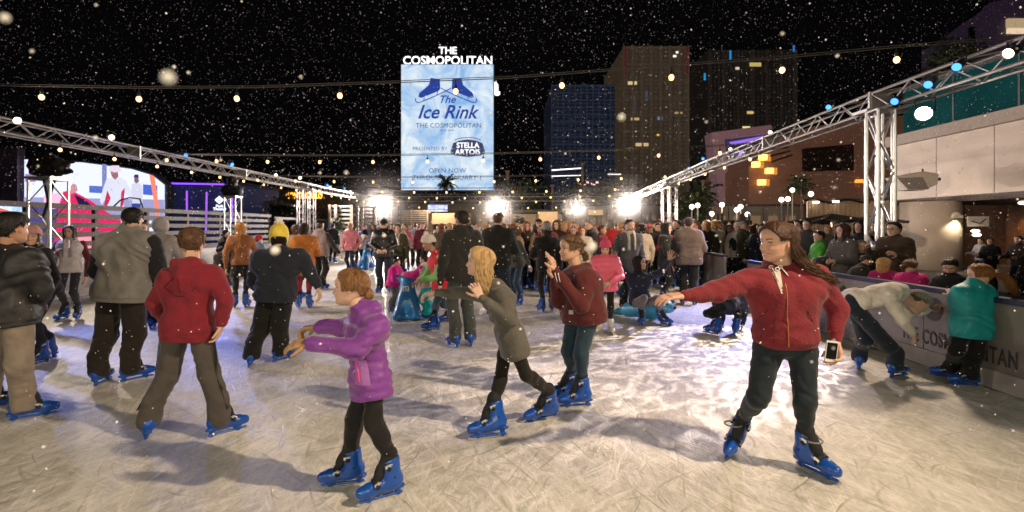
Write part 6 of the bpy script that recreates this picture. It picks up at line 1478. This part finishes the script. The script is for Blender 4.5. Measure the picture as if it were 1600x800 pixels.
# centre left
mid('man in a flat cap and black leather jacket looking down at his hands', 600, 457, 1.80, 275, dict(skin=SK1, hair=BLACK, style='short', hat=('cap', BLK), top=(BLK, .035), topmat=mat('black_leather', (.014, .013, .013), .35, bump=.4, bscale=18), drop=.06, bottom=(DJEAN, .028), male=True, girth=1.1), ('hold', 'hold'), headpitch=-.35)
mid('woman in a white sweater and jeans pushing a blue aid along the left board', 566, 420, 1.52, 60, dict(skin=SK1, hair=BLACK, style='long', hlen=.25, top=(WHT, .02), bottom=(JEAN, .01)), ('fwd', 'fwd'), lean=.2)
mid('woman in an olive coat carrying a pale strap beside the leather jacket', 622, 448, 1.68, 262, dict(skin=SK1, hair=DKBR, style='long', hlen=.3, top=((.05, .05, .028), .028), scarf=(.42, .34, .26), bottom=(BLK, .01)), ('down', 'hold'))
mid('man in a pale blue shirt walking away near the far board', 649, 418, 1.78, 92, dict(skin=SK1, hair=BROWN, style='short', top=((.30, .34, .46), .015), tname='shirt', bottom=(BLK, .025), male=True), ('lowout', 'lowout'))
J = pix(8.3, H=1.60, hh=.225, yaw=195, headyaw=192, headpitch=-.25, head=(669, 380, .0), neck=(681, 398, .0), shL=(688, 405, -.13), shR=(676, 405, .13), elL=(684, 432, -.17), wrL=(663, 437, -.16), elR=(668, 430, .15), wrR=(655, 438, .1),
        pel=(690, 447, 0), hipL=(690, 452, -.08), hipR=(684, 452, .08), knL=(680, 478, -.05), knR=(693, 476, .05), footL=(676, 517, 190), footR=(699, 503, 200))
person('girl in a white pompom hat, red padded vest and light green sleeves', J, dict(lod=1, skin=SK3, hair=BLACK, style='short', hat=('pom', (.74, .68, .62)), top=((.62, .02, .035), .035), tname='vest', sleeves=(.22, .50, .16), quilt=.09, drop=.05, bottom=((.028, .05, .075), .006), child=True, legend=1.0))
mid('small child in a white and magenta jacket with bright turquoise trousers', 667, 498, 1.12, 165, dict(skin=SK2, hair=BLACK, style='short', vol=1.4, top=((.60, .50, .48), .045), sleeves=(.62, .02, .26), hood='down', bottom=((.01, .48, .56), .030), child=True, shoe=1.2, thick=1.12), ('reach', 'reach'), lean=.1)
mid('small child with salmon gloves behind the numbered blue aid', 616, 488, 1.02, 350, dict(skin=SK2, hair=BLACK, style='short', vol=1.4, top=((.62, .02, .26), .045), gloves=(.62, .12, .07), bottom=((.1, .1, .1), .03), child=True, shoe=1.2, thick=1.12), ('hold', 'hold'), lean=.1)
# numbered blue skating aid
def aid_tri(label, c, yaw, num=None):
    t = thing('skating_aid', c, label, 'skating aid'); t.rotation_euler = (0, 0, 0)
    f = Vector((math.cos(yaw), math.sin(yaw), 0)); l = Vector((-f.y, f.x, 0)); c = Vector(c); Q = lambda a, b, z: c+f*a+l*b+UPV*z
    pr = [cap(Q(-.05, 0, .62), Q(-.22, .14, .08), .10, .11, .08), cap(Q(-.05, 0, .62), Q(-.22, -.14, .08), .10, .11, .08), cap(Q(-.02, 0, .68), Q(.22, 0, .12), .09, .09, .08), cap(Q(-.25, -.18, .06), Q(-.25, .18, .06), .06, None, .05), cap(Q(.0, -.13, .70), Q(0, .13, .70), .05, None, .05), cap(Q(-.1, 0, .3), Q(.1, 0, .2), .14, .1, .1), cut(c+UPV*.01, (0, 0, -1))]
    V, F = sdf_mesh(pr, .02); mb = MB(); mb.add(V.tolist(), F); part(mb, 'body', mat('aid_blue', (.02, .20, .55), .35, var=.12, coat=.2), t, True)
    mb = MB(); mb.tube([Q(.0, -.22, .74), Q(0, .22, .74)], .022, 8); part(mb, 'handle', mat('aid_dark', (.01, .06, .2), .4), t)
    return t, pr
t, pr = aid_tri('blue plastic skating aid with a white number plate between the two small children', G(637, 497), R(100), 17)
c = P(638, 449, G(637, 497).y); s0 = project(pr, c, (0, -1, 0), dist=.012); mb = MB(); mb.box(s0, (.105, .012, .085), R(-4)); part(mb, 'number_plate', mat('plate_white', (.7, .72, .78), .4), t); mb = MB(); text_mb(mb, '17', .085, facing(s0+Vector((.0, -.008, -.03))), .003, bold=.003); part(mb, 'numerals', INK, t)
aid_tri('blue plastic skating aid pushed by the woman in the white sweater', G(574, 421), R(60))
# centre
mid('man in a dark hooded jacket and grey jeans seen from behind beside the blonde girl', 722, 541, 1.83, 112, dict(lod=0, skin=SK1, hair=(.02, .016, .012), style='short', top=((.022, .022, .02), .035), hood='down', drop=.06, bottom=((.06, .07, .065), .030), male=True, girth=1.05), ('down', 'down'), headyaw=125)
mid('broad man with cropped hair in a black sweater seen from behind', 778, 500, 1.86, 78, dict(skin=SK1, hair=(.10, .05, .03), style='short', vol=.4, top=((.014, .016, .014), .030), bottom=(DJEAN, .02), male=True, girth=1.15), ('down', 'fwd'))
mid('woman in a dark grey cardigan and jeans reaching to take a hand', 806, 477, 1.58, 225, dict(skin=SK2, hair=BLACK, style='long', hlen=.14, top=((.055, .06, .055), .022), bottom=(JEAN, .008)), ('lowout', 'fwd'), lean=.15)
mid('smiling woman with wavy blonde hair in a cream white coat', 826, 450, 1.62, 268, dict(skin=SK1, hair=(.50, .27, .10), style='long', hlen=.2, smile=.6, top=(WHT, .03), drop=.14, bottom=(BLK, .005)), ('fwd', 'down'))
mid('man in a dark cap and sunglasses behind the woman in the white coat', 842, 440, 1.84, 262, dict(skin=SK1, hair=BLACK, style='short', hat=('cap', BLK), top=(BLK, .03), bottom=(DJEAN, .02), male=True, glasses=True), ('down', 'down'))
mid('woman in a grey knitted beanie and snow flecked black coat from behind', 854, 487, 1.66, 100, dict(skin=SK1, hair=DKBR, style='long', hlen=.12, hat=('beanie', (.30, .28, .28)), top=(BLK, .035), drop=.10, bottom=((.014, .013, .012), .004)), ('fwd', 'down'), headyaw=120)
mid('woman in a white blouse just left of the grey beanie', 846, 447, 1.60, 250, dict(skin=SK1, hair=(.14, .07, .03), style='long', hlen=.2, top=(WHT, .02), bottom=(DJEAN, .008)), ('down', 'down'))
mid('girl in a pink knitted pompom hat and pink padded jacket with white skates', 946, 521, 1.40, 255, dict(lod=1, skin=SK1, hair=DKBR, style='long', hlen=.12, hat=('pom', (.68, .09, .20), (.68, .09, .20), (.7, .1, .22)), top=((.80, .13, .22), .042), topmat=mat('pink_nylon', (.78, .13, .22), .45, var=.1, bump=.3, bscale=20), quilt=.10, drop=.09, bottom=(BLK, .004), child=True, skates='white', spread=.05), ('hold', 'hold'), headpitch=-.3)
mid('dark haired man in an open charcoal coat with a cream scarf', 983, 487, 1.75, 280, dict(skin=SK1, hair=BLACK, style='short', top=((.075, .075, .08), .035), drop=.16, scarf=(.55, .50, .42), bottom=(BLK, .02), male=True, smile=.3, beard=(.05, .03, .02)), ('down', 'down'), headyaw=300)
mid('woman in a red and white striped knitted hat behind the pink hatted girl', 932, 452, 1.62, 250, dict(skin=SK1, hair=DKBR, style='short', hat=('beanie', (.62, .04, .06), (.7, .6, .55)), top=(BLK, .03), bottom=(BLK, .01)), ('down', 'down'))
mid('grey haired man seen just right of the plaited girl', 922, 460, 1.76, 200, dict(skin=SK1, hair=(.16, .13, .11), style='short', top=((.025, .03, .035), .03), bottom=(BLK, .02), male=True), ('down', 'down'))
# woman riding the blue seal aid with her arms thrown up
J = pix(8.25, H=1.60, hh=.225, yaw=262, headyaw=315, headpitch=.1, head=(1000, 411, .0), neck=(999, 428, .0), shR=(984, 434, .0), shL=(1014, 434, .0), elR=(972, 420, -.1), wrR=(962, 408, -.2), elL=(1033, 425, -.1), wrL=(1045, 408, -.2),
        pel=(1000, 470, .05), hipR=(993, 474, .0), hipL=(1009, 474, .0), knR=(1006, 466, -.38), knL=(1026, 467, -.36), footR=(1003, 508, 262), footL=(1040, 507, 300))
J['hdL'] = ((.1, -.2, 1), (0, -1, 0), {'curl': .1, 'spread': .6}); J['hdR'] = ((-.2, -.2, 1), (0, -1, 0), {'curl': .1, 'spread': .6})
person('woman in a navy sweater and grey leggings sitting on a blue seal, arms thrown up', J, dict(lod=1, skin=SK2, hair=BLACK, style='long', hlen=.16, smile=.8, top=((.022, .028, .055), .022), tname='sweater', bottom=((.11, .10, .10), .004), legend=1.0))
def seal(label, c, yaw):
    f = Vector((math.cos(yaw), math.sin(yaw), 0)); l = Vector((-f.y, f.x, 0)); c = Vector((c[0], c[1], 0)); Q = lambda a, b, z: c+f*a+l*b+UPV*z; t = thing('skating_aid', c, label, 'skating aid')
    pr = [cap(Q(-.32, 0, .16), Q(.12, 0, .22), .12, .17, .08), cap(Q(.12, 0, .22), Q(.32, 0, .30), .16, .15, .08), cap(Q(-.32, 0, .14), Q(-.55, .0, .10), .09, .05, .08), cap(Q(-.5, 0, .1), Q(-.62, .14, .09), .05, .03, .04), cap(Q(-.5, 0, .1), Q(-.62, -.14, .09), .05, .03, .04), cap(Q(.05, .1, .12), Q(.05, .28, .05), .07, .04, .05), cap(Q(.05, -.1, .12), Q(.05, -.28, .05), .07, .04, .05), cap(Q(.44, 0, .27), Q(.46, 0, .26), .08, .07, .05), cut(c+UPV*.01, (0, 0, -1))]
    V, F = sdf_mesh(pr, .018); mb = MB(); mb.add(V.tolist(), F); part(mb, 'body', mat('seal_blue', (.06, .36, .62), .35, var=.1, coat=.2), t, True)
    for sg in (-1, 1): mb = MB(); mb.ball(Q(.44, sg*.085, .34), .022, 8); part(mb, 'eye', LINER, t, True)
    mb = MB(); mb.ball(Q(.54, 0, .28), .025, 8); part(mb, 'nose', LINER, t, True)
c = G(1008, 502); seal('light blue seal shaped skating aid under the woman with raised arms', (c.x+.02, c.y+.05), R(-45))
mid('woman with long black hair in a dark parka near the right board', 1040, 474, 1.68, 330, dict(skin=SK1, hair=BLACK, style='long', hlen=.3, top=((.018, .018, .015), .035), drop=.10, bottom=(BLK, .008), smile=.5), ('down', 'hold'))
mid('broad man in a brown grey jacket and flat cap, back turned, by the right board', 1076, 476, 1.80, 70, dict(skin=SK1, hair=DKBR, style='short', hat=('cap', (.03, .025, .02)), top=((.11, .085, .075), .045), drop=.10, bottom=(BLK, .03), male=True, girth=1.2), ('hold', 'hold'))
mid('woman in a red top, black scarf and long grey coat beyond the clear board', 1138, 445, 1.66, 258, dict(skin=SK3, hair=BLACK, style='curly', hlen=.12, top=((.60, .03, .03), .02), sleeves=(.24, .22, .21), scarf=BLK, bottom=(BLK, .01)), ('hold', 'down'))
# bent person by the board, seen under the smiling woman's arm
J = pix(7.75, H=1.6, hh=.22, yaw=80, headyaw=60, headpitch=-.9, head=(1158, 452, .35), neck=(1150, 456, .25), shL=(1135, 462, .2), shR=(1160, 462, .15), elL=(1128, 482, .3), wrL=(1127, 505, .2), elR=(1163, 482, .3), wrR=(1160, 505, .2),
        pel=(1132, 476, .0), hipL=(1125, 480, .0), hipR=(1142, 480, .0), knL=(1105, 490, .15), knR=(1152, 488, .15), footL=(1112, 523, 120), footR=(1147, 523, 70))
person('skater in a navy puffy jacket bent over double near the right board', J, dict(lod=1, skin=SK1, hair=DKBR, style='short', top=((.03, .036, .065), .035), bottom=(BLK, .008), legend=1.0))
# right, at the board
J = pix(5.45, H=1.6, hh=.225, yaw=5, headyaw=-10, headpitch=-.75, head=(1436, 472, .05), neck=(1408, 455, .03), shL=(1392, 460, .16), shR=(1386, 462, -.16), elL=(1420, 490, .2), wrL=(1452, 482, .2), elR=(1410, 500, -.2), wrR=(1425, 520, -.1),
        pel=(1335, 470, .0), hipL=(1338, 480, .09), hipR=(1336, 482, -.08), knL=(1352, 530, .12), knR=(1388, 540, -.05), footL=(1340, 575, 60), footR=(1402, 590, 20))
person('child in a white hoodie and grey cap bent over at the right board', J, dict(lod=0, skin=SK1, hair=BROWN, style='short', hat=('cap', (.26, .25, .24)), top=((.78, .73, .68), .028), tname='hoodie', drop=.02, bottom=((.018, .026, .042), .030), wr=.007))
J = pix(5.1, H=1.50, hh=.215, yaw=120, headyaw=150, headpitch=-.1, head=(1530, 430, .0), neck=(1522, 448, .0), shL=(1498, 458, .02), shR=(1541, 456, .05), elL=(1494, 480, .12), wrL=(1488, 462, .25), elR=(1549, 488, .1), wrR=(1520, 500, .25),
        pel=(1518, 505, .0), hipL=(1506, 512, .0), hipR=(1530, 512, .0), knL=(1494, 548, .05), knR=(1526, 552, .0), footL=(1482, 590, 150), footR=(1510, 604, 170))
person('girl in a bright teal jacket with a brown ponytail leaning at the right board', J, dict(lod=0, skin=SK1, hair=(.24, .10, .03), style='pony', tie=.5, hlen=.26, wave=.012, child=True, top=((.01, .36, .40), .038), topmat=mat('teal_shell', (.01, .34, .38), .5, var=.1, bump=.35, bscale=18), drop=.12, collar=.04, bottom=(BLK, .020), drift=(.4, -.2, 0)))
def rail(label, px, Y, H, yaw, look, arms=('fwd', 'fwd'), headyaw=None, py_head=None, **kw):
    x = (px-800)/800*Y; d = dict(lod=1 if Y < 11 else (2 if Y < 19 else 3), skates=None); d.update(look)
    z0 = 0.0
    if py_head is not None:
        H = (EYE-(py_head-355)/800*Y)
    J = pose((x, Y), yaw, H, arms, headyaw=headyaw, child=look.get('child', False), z0=z0, **kw); return person(label, J, d)
rail('dark haired boy in black leaning over the right rail beside the teal jacket', 1486, 5.9, 1.3, 200, dict(lod=0, skin=SK2, hair=BLACK, style='short', vol=1.4, child=True, top=(BLK, .035), bottom=(BLK, .02)), headyaw=215, headpitch=-.5, py_head=402)
rail('little blonde girl leaning on the right rail behind the white hoodie', 1382, 7.0, 1.2, 230, dict(lod=0, skin=SK1, hair=(.55, .32, .12), style='long', hlen=.12, child=True, top=((.45, .02, .16), .035), bottom=(BLK, .02)), headyaw=335, headpitch=-.3, py_head=402)
rail('little girl in a bright pink jacket resting her arms on the right rail', 1424, 6.6, 1.2, 215, dict(lod=0, skin=SK1, hair=BROWN, style='bun', child=True, top=((.62, .03, .22), .035), bottom=(BLK, .02)), headyaw=340, headpitch=-.2, py_head=404)
rail('man in glasses and a brown jacket drinking from a cup by the truss tower', 1398, 7.7, 1.6, 200, dict(lod=0, skin=SK1, hair=BLACK, style='short', glasses=True, male=True, top=((.055, .035, .022), .04), collar=.05, girth=1.15, bottom=(BLK, .03)), (((.04, .05, -.16), (.17, .03, -.10)), ((.05, .06, -.16), (.19, .0, -.05))), py_head=346)
c = P(1366, 384, 7.25); t = thing('paper_cup', c, 'steel drinking cup held by the man in glasses', 'cup'); mb = MB(); mb.tube([c+Vector((0, 0, -.06)), c+Vector((0, 0, .05))], [.03, .038], 14); part(mb, 'cup', ALU, t, True); mb = MB(); mb.tube([c+Vector((0, 0, .05)), c+Vector((0, 0, .065))], [.041, .036], 14); part(mb, 'lid', mat('blue_lid', (.05, .16, .6), .4), t, True)
rail('woman with long curly dark hair in a grey coat watching from the right rail', 1318, 8.3, 1.6, 190, dict(skin=SK1, hair=(.05, .02, .015), style='curly', hlen=.28, top=((.10, .095, .09), .03), bottom=(BLK, .02)), py_head=350)
rail('person in a bright green hoodie behind the smiling woman\'s hair', 1281, 9.2, 1.6, 170, dict(skin=SK2, hair=BLACK, style='short', top=((.06, .32, .03), .035), bottom=(BLK, .02)), py_head=360)
rail('dark haired person in black behind the curly haired woman', 1345, 9.6, 1.6, 200, dict(skin=SK2, hair=BLACK, style='curly', hlen=.1, top=(BLK, .03), bottom=(BLK, .02)), py_head=345)
rail('grey haired child in a dark coat low beside the drinking man', 1345, 8.2, 1.3, 250, dict(skin=SK1, hair=(.2, .17, .15), style='short', child=True, top=((.06, .055, .05), .03), bottom=(BLK, .02)), py_head=374)
rail('person in a dark coat bent over behind the white hoodie at the rail', 1335, 7.4, 1.3, 330, dict(lod=1, skin=SK1, hair=DKBR, style='short', top=((.045, .04, .035), .045), bottom=(BLK, .03), girth=1.15), headpitch=-.4, py_head=398, lean=.25)
rail('man in black standing in the dark under the terrace', 1548, 13.0, 1.7, 200, dict(skin=SK2, hair=BLACK, style='short', top=(BLK, .03), bottom=(BLK, .02), male=True), py_head=372)
rail('person in a pale top in the shade under the terrace', 1533, 15.0, 1.7, 180, dict(skin=SK2, hair=BLACK, style='short', top=((.25, .25, .27), .03), bottom=(BLK, .02)), py_head=372)
rail('dark figure at the right edge under the terrace by the amber wall', 1592, 12.0, 1.7, 190, dict(skin=SK2, hair=BLACK, style='short', top=((.02, .014, .01), .03), bottom=(BLK, .02), male=True), py_head=368)

# ------------------------------------------------------------------ the packed crowd further back
HC = {'black': BLACK, 'brown': (.09, .045, .02), 'blonde': (.48, .27, .10), 'grey': (.22, .2, .18), 'auburn': (.2, .06, .02)}
CC = {'black': BLK, 'white': WHT, 'grey': (.16, .155, .15), 'navy': NAVYC, 'red': (.45, .03, .035), 'brown': (.10, .06, .035), 'olive': (.05, .05, .025), 'tan': (.34, .21, .12), 'teal': (.02, .16, .2), 'pink': (.6, .2, .25), 'cream': (.5, .43, .34), 'burgundy': (.14, .02, .03), 'blue': (.04, .09, .28), 'charcoal': (.04, .04, .042)}
used_l = set()
def cr(px, Y, yaw, hair, style, coat, extra='', look=None, H=1.7, arms=('down', 'down')):
    where = crowd_where(px, Y)
    st = {'short': 'short %s hair' % hair, 'long': 'long %s hair' % hair, 'curly': 'curly %s hair' % hair, 'pony': '%s ponytail' % hair, 'bald': 'bald head'}[style]; st = 'person with '+st
    lab = '%s, %s coat%s, %s' % (st, coat, (', '+extra) if extra else '', where)
    L = dict(skin=(SK1, SK2, SK1, SK3)[int(px*7) % 4], hair=HC[hair], style=style, hlen=.24, top=(CC[coat], .03), drop=.07, bottom=((BLK, DJEAN, JEAN)[int(px) % 3], .012), male=style == 'short', skates='blue' if Y < 36.5 else None)
    if look: L.update(look)
    x = (px-800)/800*Y; lod = 2 if Y < 18 else 3
    J = pose((x, Y), yaw, H, arms, child=False); L['lod'] = lod
    if lab in used_l: print('DUP', lab)
    used_l.add(lab)
    o = person(lab, J, L); return o
def crowd_where(px, Y):
    z = [(560, 'left of the leather jacket'), (640, 'near the leather jacket'), (700, 'beyond the white pompom hat'), (745, 'beyond the dark hooded man'), (790, 'beyond the cropped haired man'), (830, 'beyond the grey cardigan'), (870, 'beyond the grey beanie'),
         (925, 'beyond the plaited girl'), (965, 'beyond the pink hat'), (1010, 'beyond the cream scarf man'), (1060, 'beyond the dark parka'), (1110, 'by the flat capped man'), (1175, 'beside the long grey coat'), (1260, 'behind the smiling woman'), (2000, 'at the far right')]
    w = [n for lim, n in z if px < lim][0]
    return w+(' in front' if Y < 15 else (' mid crowd' if Y < 21 else (' deep in the crowd' if Y < 29 else ' at the very back')))
rows = [
 (553, 19, 100, 'brown', 'short', 'black'), (547, 26, 270, 'blonde', 'long', 'white'), (585, 20, 250, 'black', 'long', 'black'), (580, 28, 90, 'brown', 'short', 'navy'), (612, 22, 265, 'brown', 'long', 'red'), (618, 30, 280, 'black', 'short', 'grey'),
 (634, 19, 262, 'brown', 'long', 'pink'), (640, 26, 270, 'auburn', 'long', 'tan'), (660, 18, 275, 'brown', 'short', 'burgundy'), (664, 24, 90, 'brown', 'pony', 'cream'), (690, 15, 100, 'auburn', 'long', 'brown'), (698, 22, 80, 'black', 'short', 'olive'),
 (703, 17, 265, 'blonde', 'long', 'grey'), (735, 17, 260, 'black', 'long', 'navy'), (742, 13.5, 95, 'grey', 'short', 'white', '', {'hat': ('beanie', (.45, .38, .34))}), (748, 25, 270, 'blonde', 'short', 'cream'), (757, 30, 270, 'brown', 'long', 'teal'),
 (781, 14, 262, 'auburn', 'long', 'black'), (788, 20, 275, 'black', 'short', 'grey'), (790, 16, 280, 'blonde', 'short', 'tan'), (800, 25, 268, 'brown', 'long', 'white'), (805, 19, 262, 'black', 'curly', 'black'), (812, 31, 270, 'brown', 'short', 'red'),
 (815, 15.5, 270, 'brown', 'short', 'burgundy'), (822, 22, 262, 'auburn', 'short', 'grey'), (836, 25, 280, 'black', 'long', 'pink'), (832, 18.5, 270, 'brown', 'long', 'olive'), (850, 19, 265, 'brown', 'curly', 'charcoal'), (862, 23, 262, 'blonde', 'long', 'grey'), (866, 15, 120, 'black', 'short', 'charcoal'),
 (876, 17, 275, 'brown', 'long', 'cream'), (884, 22, 265, 'grey', 'short', 'navy'), (892, 28, 262, 'black', 'long', 'red'), (900, 18, 275, 'blonde', 'long', 'white'), (907, 24, 262, 'brown', 'short', 'tan'), (915, 15.5, 240, 'black', 'short', 'grey'), (921, 20, 280, 'auburn', 'long', 'black'),
 (930, 26, 270, 'brown', 'short', 'cream'), (938, 17.5, 262, 'black', 'long', 'teal'), (945, 22, 255, 'blonde', 'short', 'olive'), (952, 14, 285, 'brown', 'short', 'brown'), (958, 19, 268, 'black', 'short', 'white'), (963, 25, 262, 'black', 'curly', 'burgundy'),
 (970, 16, 90, 'black', 'short', 'black'), (976, 21, 270, 'brown', 'long', 'grey'), (990, 24, 262, 'auburn', 'short', 'pink'), (998, 14, 275, 'brown', 'curly', 'brown'), (1003, 19, 262, 'black', 'long', 'tan'), (1010, 27, 270, 'grey', 'short', 'black'), (1014, 15.5, 255, 'brown', 'long', 'charcoal', 'pink knitted hat', {'hat': ('pom', (.62, .06, .12), (.62, .06, .12), (.6, .1, .15))}),
 (1022, 20, 275, 'black', 'short', 'burgundy'), (1030, 17, 262, 'auburn', 'long', 'red'), (1037, 23, 262, 'brown', 'short', 'cream'), (1052, 19, 262, 'black', 'long', 'white'), (1058, 14, 200, 'black', 'short', 'black'), (1064, 25, 268, 'blonde', 'long', 'navy'),
 (1090, 13.2, 250, 'black', 'long', 'black'), (1097, 17, 265, 'brown', 'short', 'olive'), (1104, 21, 270, 'black', 'curly', 'grey'), (1112, 14.5, 262, 'black', 'short', 'charcoal'), (1120, 18, 275, 'brown', 'long', 'brown'), (1128, 24, 262, 'grey', 'short', 'tan'),
 (1152, 13.5, 255, 'grey', 'short', 'white', 'knitted hat', {'hat': ('beanie', (.5, .46, .44))}), (1158, 17, 262, 'black', 'long', 'teal'), (1166, 14.5, 240, 'black', 'short', 'teal'), (1172, 20, 275, 'brown', 'short', 'cream'), (1150, 23, 265, 'auburn', 'long', 'olive'),
 (1180, 16, 262, 'brown', 'long', 'pink'), (1188, 13, 280, 'black', 'short', 'navy'), (1248, 13, 200, 'black', 'short', 'black'), (1262, 11.5, 210, 'black', 'short', 'charcoal'), (1295, 14, 230, 'blonde', 'long', 'grey'), (1368, 12, 200, 'black', 'long', 'brown'),
 (726, 33, 270, 'black', 'short', 'black'), (768, 35, 265, 'brown', 'long', 'grey'), (795, 34, 270, 'blonde', 'short', 'navy'), (828, 33, 270, 'black', 'long', 'cream'), (856, 35, 262, 'brown', 'short', 'white'), (880, 32, 270, 'auburn', 'long', 'grey'), (912, 33, 270, 'black', 'short', 'teal'), (948, 32, 270, 'brown', 'long', 'black'), (684, 32, 270, 'brown', 'short', 'cream'), (650, 33, 270, 'black', 'long', 'grey'),
 (520, 23, 90, 'black', 'short', 'charcoal'), (896, 13, 262, 'black', 'short', 'olive'), (775, 11.8, 265, 'brown', 'long', 'pink'), (870, 13, 250, 'brown', 'curly', 'brown'), (910, 12, 262, 'auburn', 'long', 'cream'), (1046, 16, 262, 'brown', 'curly', 'pink'),
]
rq = random.Random(3); combos = [(h_, s_, c_) for h_ in HC for s_ in ('short', 'long', 'curly', 'pony') for c_ in CC]; rq.shuffle(combos)
taken = set((crowd_where(r[0], r[1]), r[3], r[4], r[5]) for r in rows)
for px in (546, 572, 606, 628, 655, 694, 716, 738, 760, 786, 798, 812, 826, 840, 852, 868, 878, 889, 898, 912, 926, 940, 955, 968, 978, 993, 1006, 1020, 1028, 1044, 1056, 1070, 1084, 1094, 1102, 1116, 1124, 1146, 1160, 1176, 1190, 1200, 1232, 1255):
    for Yq in ((rq.uniform(11.8, 15), rq.uniform(16, 21)) if px > 740 else (rq.uniform(17, 27),)):
        while True:
            h_, s_, c_ = combos.pop(); k = (crowd_where(px, Yq), h_, s_, c_)
            if k not in taken: taken.add(k); break
        rows.append((px+rq.uniform(-4, 4), Yq, rq.choice((255, 265, 275, 285, 90, 200, 330)), h_, s_, c_))
for r in rows:
    ex = r[6] if len(r) > 6 else ''; lk = r[7] if len(r) > 7 else None
    k = int(r[0]*13) % 7; cr(r[0], r[1], r[2], r[3], r[4], r[5], ex, lk, H=1.62+.03*k, arms=(('down', 'fwd'), ('hold', 'hold'), ('down', 'down'), ('phone', 'down'), ('pocket', 'pocket'), ('lowout', 'down'), ('down', 'hold'))[k])
# ------------------------------------------------------------------ falling snow: nobody could count it
SNOW = mat('snow_flake', (.92, .88, .86), .6, var=0)
def snow(name, n, ymin, ymax, r0, r1, seed, zmax=None, zmin=.05):
    rr = np.random.RandomState(seed); V = []; F = []
    y = ymin+(ymax-ymin)*rr.rand(n)**.75
    x = (rr.rand(n)*2-1)*1.05*y; zt = EYE+y*.47; z = zmin+(np.minimum(zt, zmax or 99)-zmin)*rr.rand(n)
    base = np.array([(1, 0, 0), (-1, 0, 0), (0, 1, 0), (0, -1, 0), (0, 0, 1), (0, 0, -1)], float)
    fc = [(0, 2, 4), (2, 1, 4), (1, 3, 4), (3, 0, 4), (2, 0, 5), (1, 2, 5), (3, 1, 5), (0, 3, 5)]
    rad = (r0+(r1-r0)*rr.rand(n)**3.2)
    for i in range(n):
        sc = rad[i]*(.7+.6*rr.rand(3)); q = rr.rand()*3; c, s = math.cos(q), math.sin(q)
        b = base*sc; b = np.stack([b[:, 0]*c-b[:, 2]*s, b[:, 1], b[:, 0]*s+b[:, 2]*c], 1)+(x[i], y[i], z[i]); o = len(V); V.extend(b.tolist()); F.extend([(a+o, b_+o, c_+o) for a, b_, c_ in fc])
    me = bpy.data.meshes.new(name); me.from_pydata(V, [], F); me.materials.append(SNOW); me.polygons.foreach_set('use_smooth', [True]*len(F)); me.update(); o = bpy.data.objects.new(name, me); COL.objects.link(o)
    o['kind'] = 'stuff'; o['label'] = 'snow flakes drifting through the night air'
snow('falling_snow', 2600, 1.6, 6.5, .0018, .0060, 5)
snow('falling_snow', 11000, 5.0, 16, .0030, .0105, 6, 11)
snow('falling_snow', 12000, 12, 34, .006, .019, 7, 16, 2.5)
# a few flakes right by the lens, out of focus
mb = MB()
for px, py, Y, r in ((263, 121, .32, .0036), (430, 391, .62, .0052), (971, 183, .55, .0034), (8, 28, .4, .003), (600, 368, 1.1, .004), (1188, 300, 1.3, .003), (470, 120, .8, .002), (50, 80, .7, .002), (925, 385, .6, .0055), (345, 250, 1.0, .002), (500, 270, 1.1, .0025), (1310, 250, .9, .002)):
    mb.ball(P(px, py, Y), r, 10)
rs = random.Random(21)
for i in range(60):
    Y = rs.uniform(.7, 2.0); mb.ball(P(rs.uniform(0, 1600), rs.uniform(0, 700 if i % 3 else 300), Y), rs.uniform(.0011, .0027)*(.6+.5*Y), 8)
o = mb.build('falling_snow', SNOW, None, True); o['kind'] = 'stuff'; o['label'] = 'snow flakes close to the viewer'
# ------------------------------------------------------------------ mist added to make the glow round the far floodlights
def mist(label, c, r, dens):
    m = _M.get('mist_%g' % dens)
    if m is None:
        m = bpy.data.materials.new('mist'); _M['mist_%g' % dens] = m; m.use_nodes = True; nt = m.node_tree; nt.nodes.clear()
        pv = nt.nodes.new('ShaderNodeVolumePrincipled'); pv.inputs['Color'].default_value = (.97, .93, .90, 1); pv.inputs['Density'].default_value = dens; pv.inputs['Anisotropy'].default_value = .35
        ou = nt.nodes.new('ShaderNodeOutputMaterial'); nt.links.new(pv.outputs[0], ou.inputs['Volume'])
    mb = MB(); mb.ball((0, 0, 0), 1, 20, sc=r); o = mb.build('mist', m, None, True); o.location = c; o['kind'] = 'stuff'; o['label'] = label
for px, py, Y, s in ((596, 321, 35, 1.25), (777, 325, 36, 1.0), (898, 325, 36, .8), (979, 320, 35, 1.1)):
    mist('added mist that makes the glow round a far floodlight', P(px, py, Y), (1.3*s, 1.0*s, 1.0*s), .012); mist('thin mist added for the wider glow of a far floodlight', P(px, py, Y+.3), (3.4*s, 2.2*s, 2.6*s), .005)
mist('steam drifting before the brown building', P(1195, 302, 60), (3.6, 1.2, 1.3), .05); mist('steam drifting before the brown building', P(1218, 297, 59), (2.0, 1, .8), .05)
lamp('steam_light', 'SPOT', P(1231, 311, 50), 1500, (1, .75, .62), P(1200, 300, 60), .2, 80, .5)
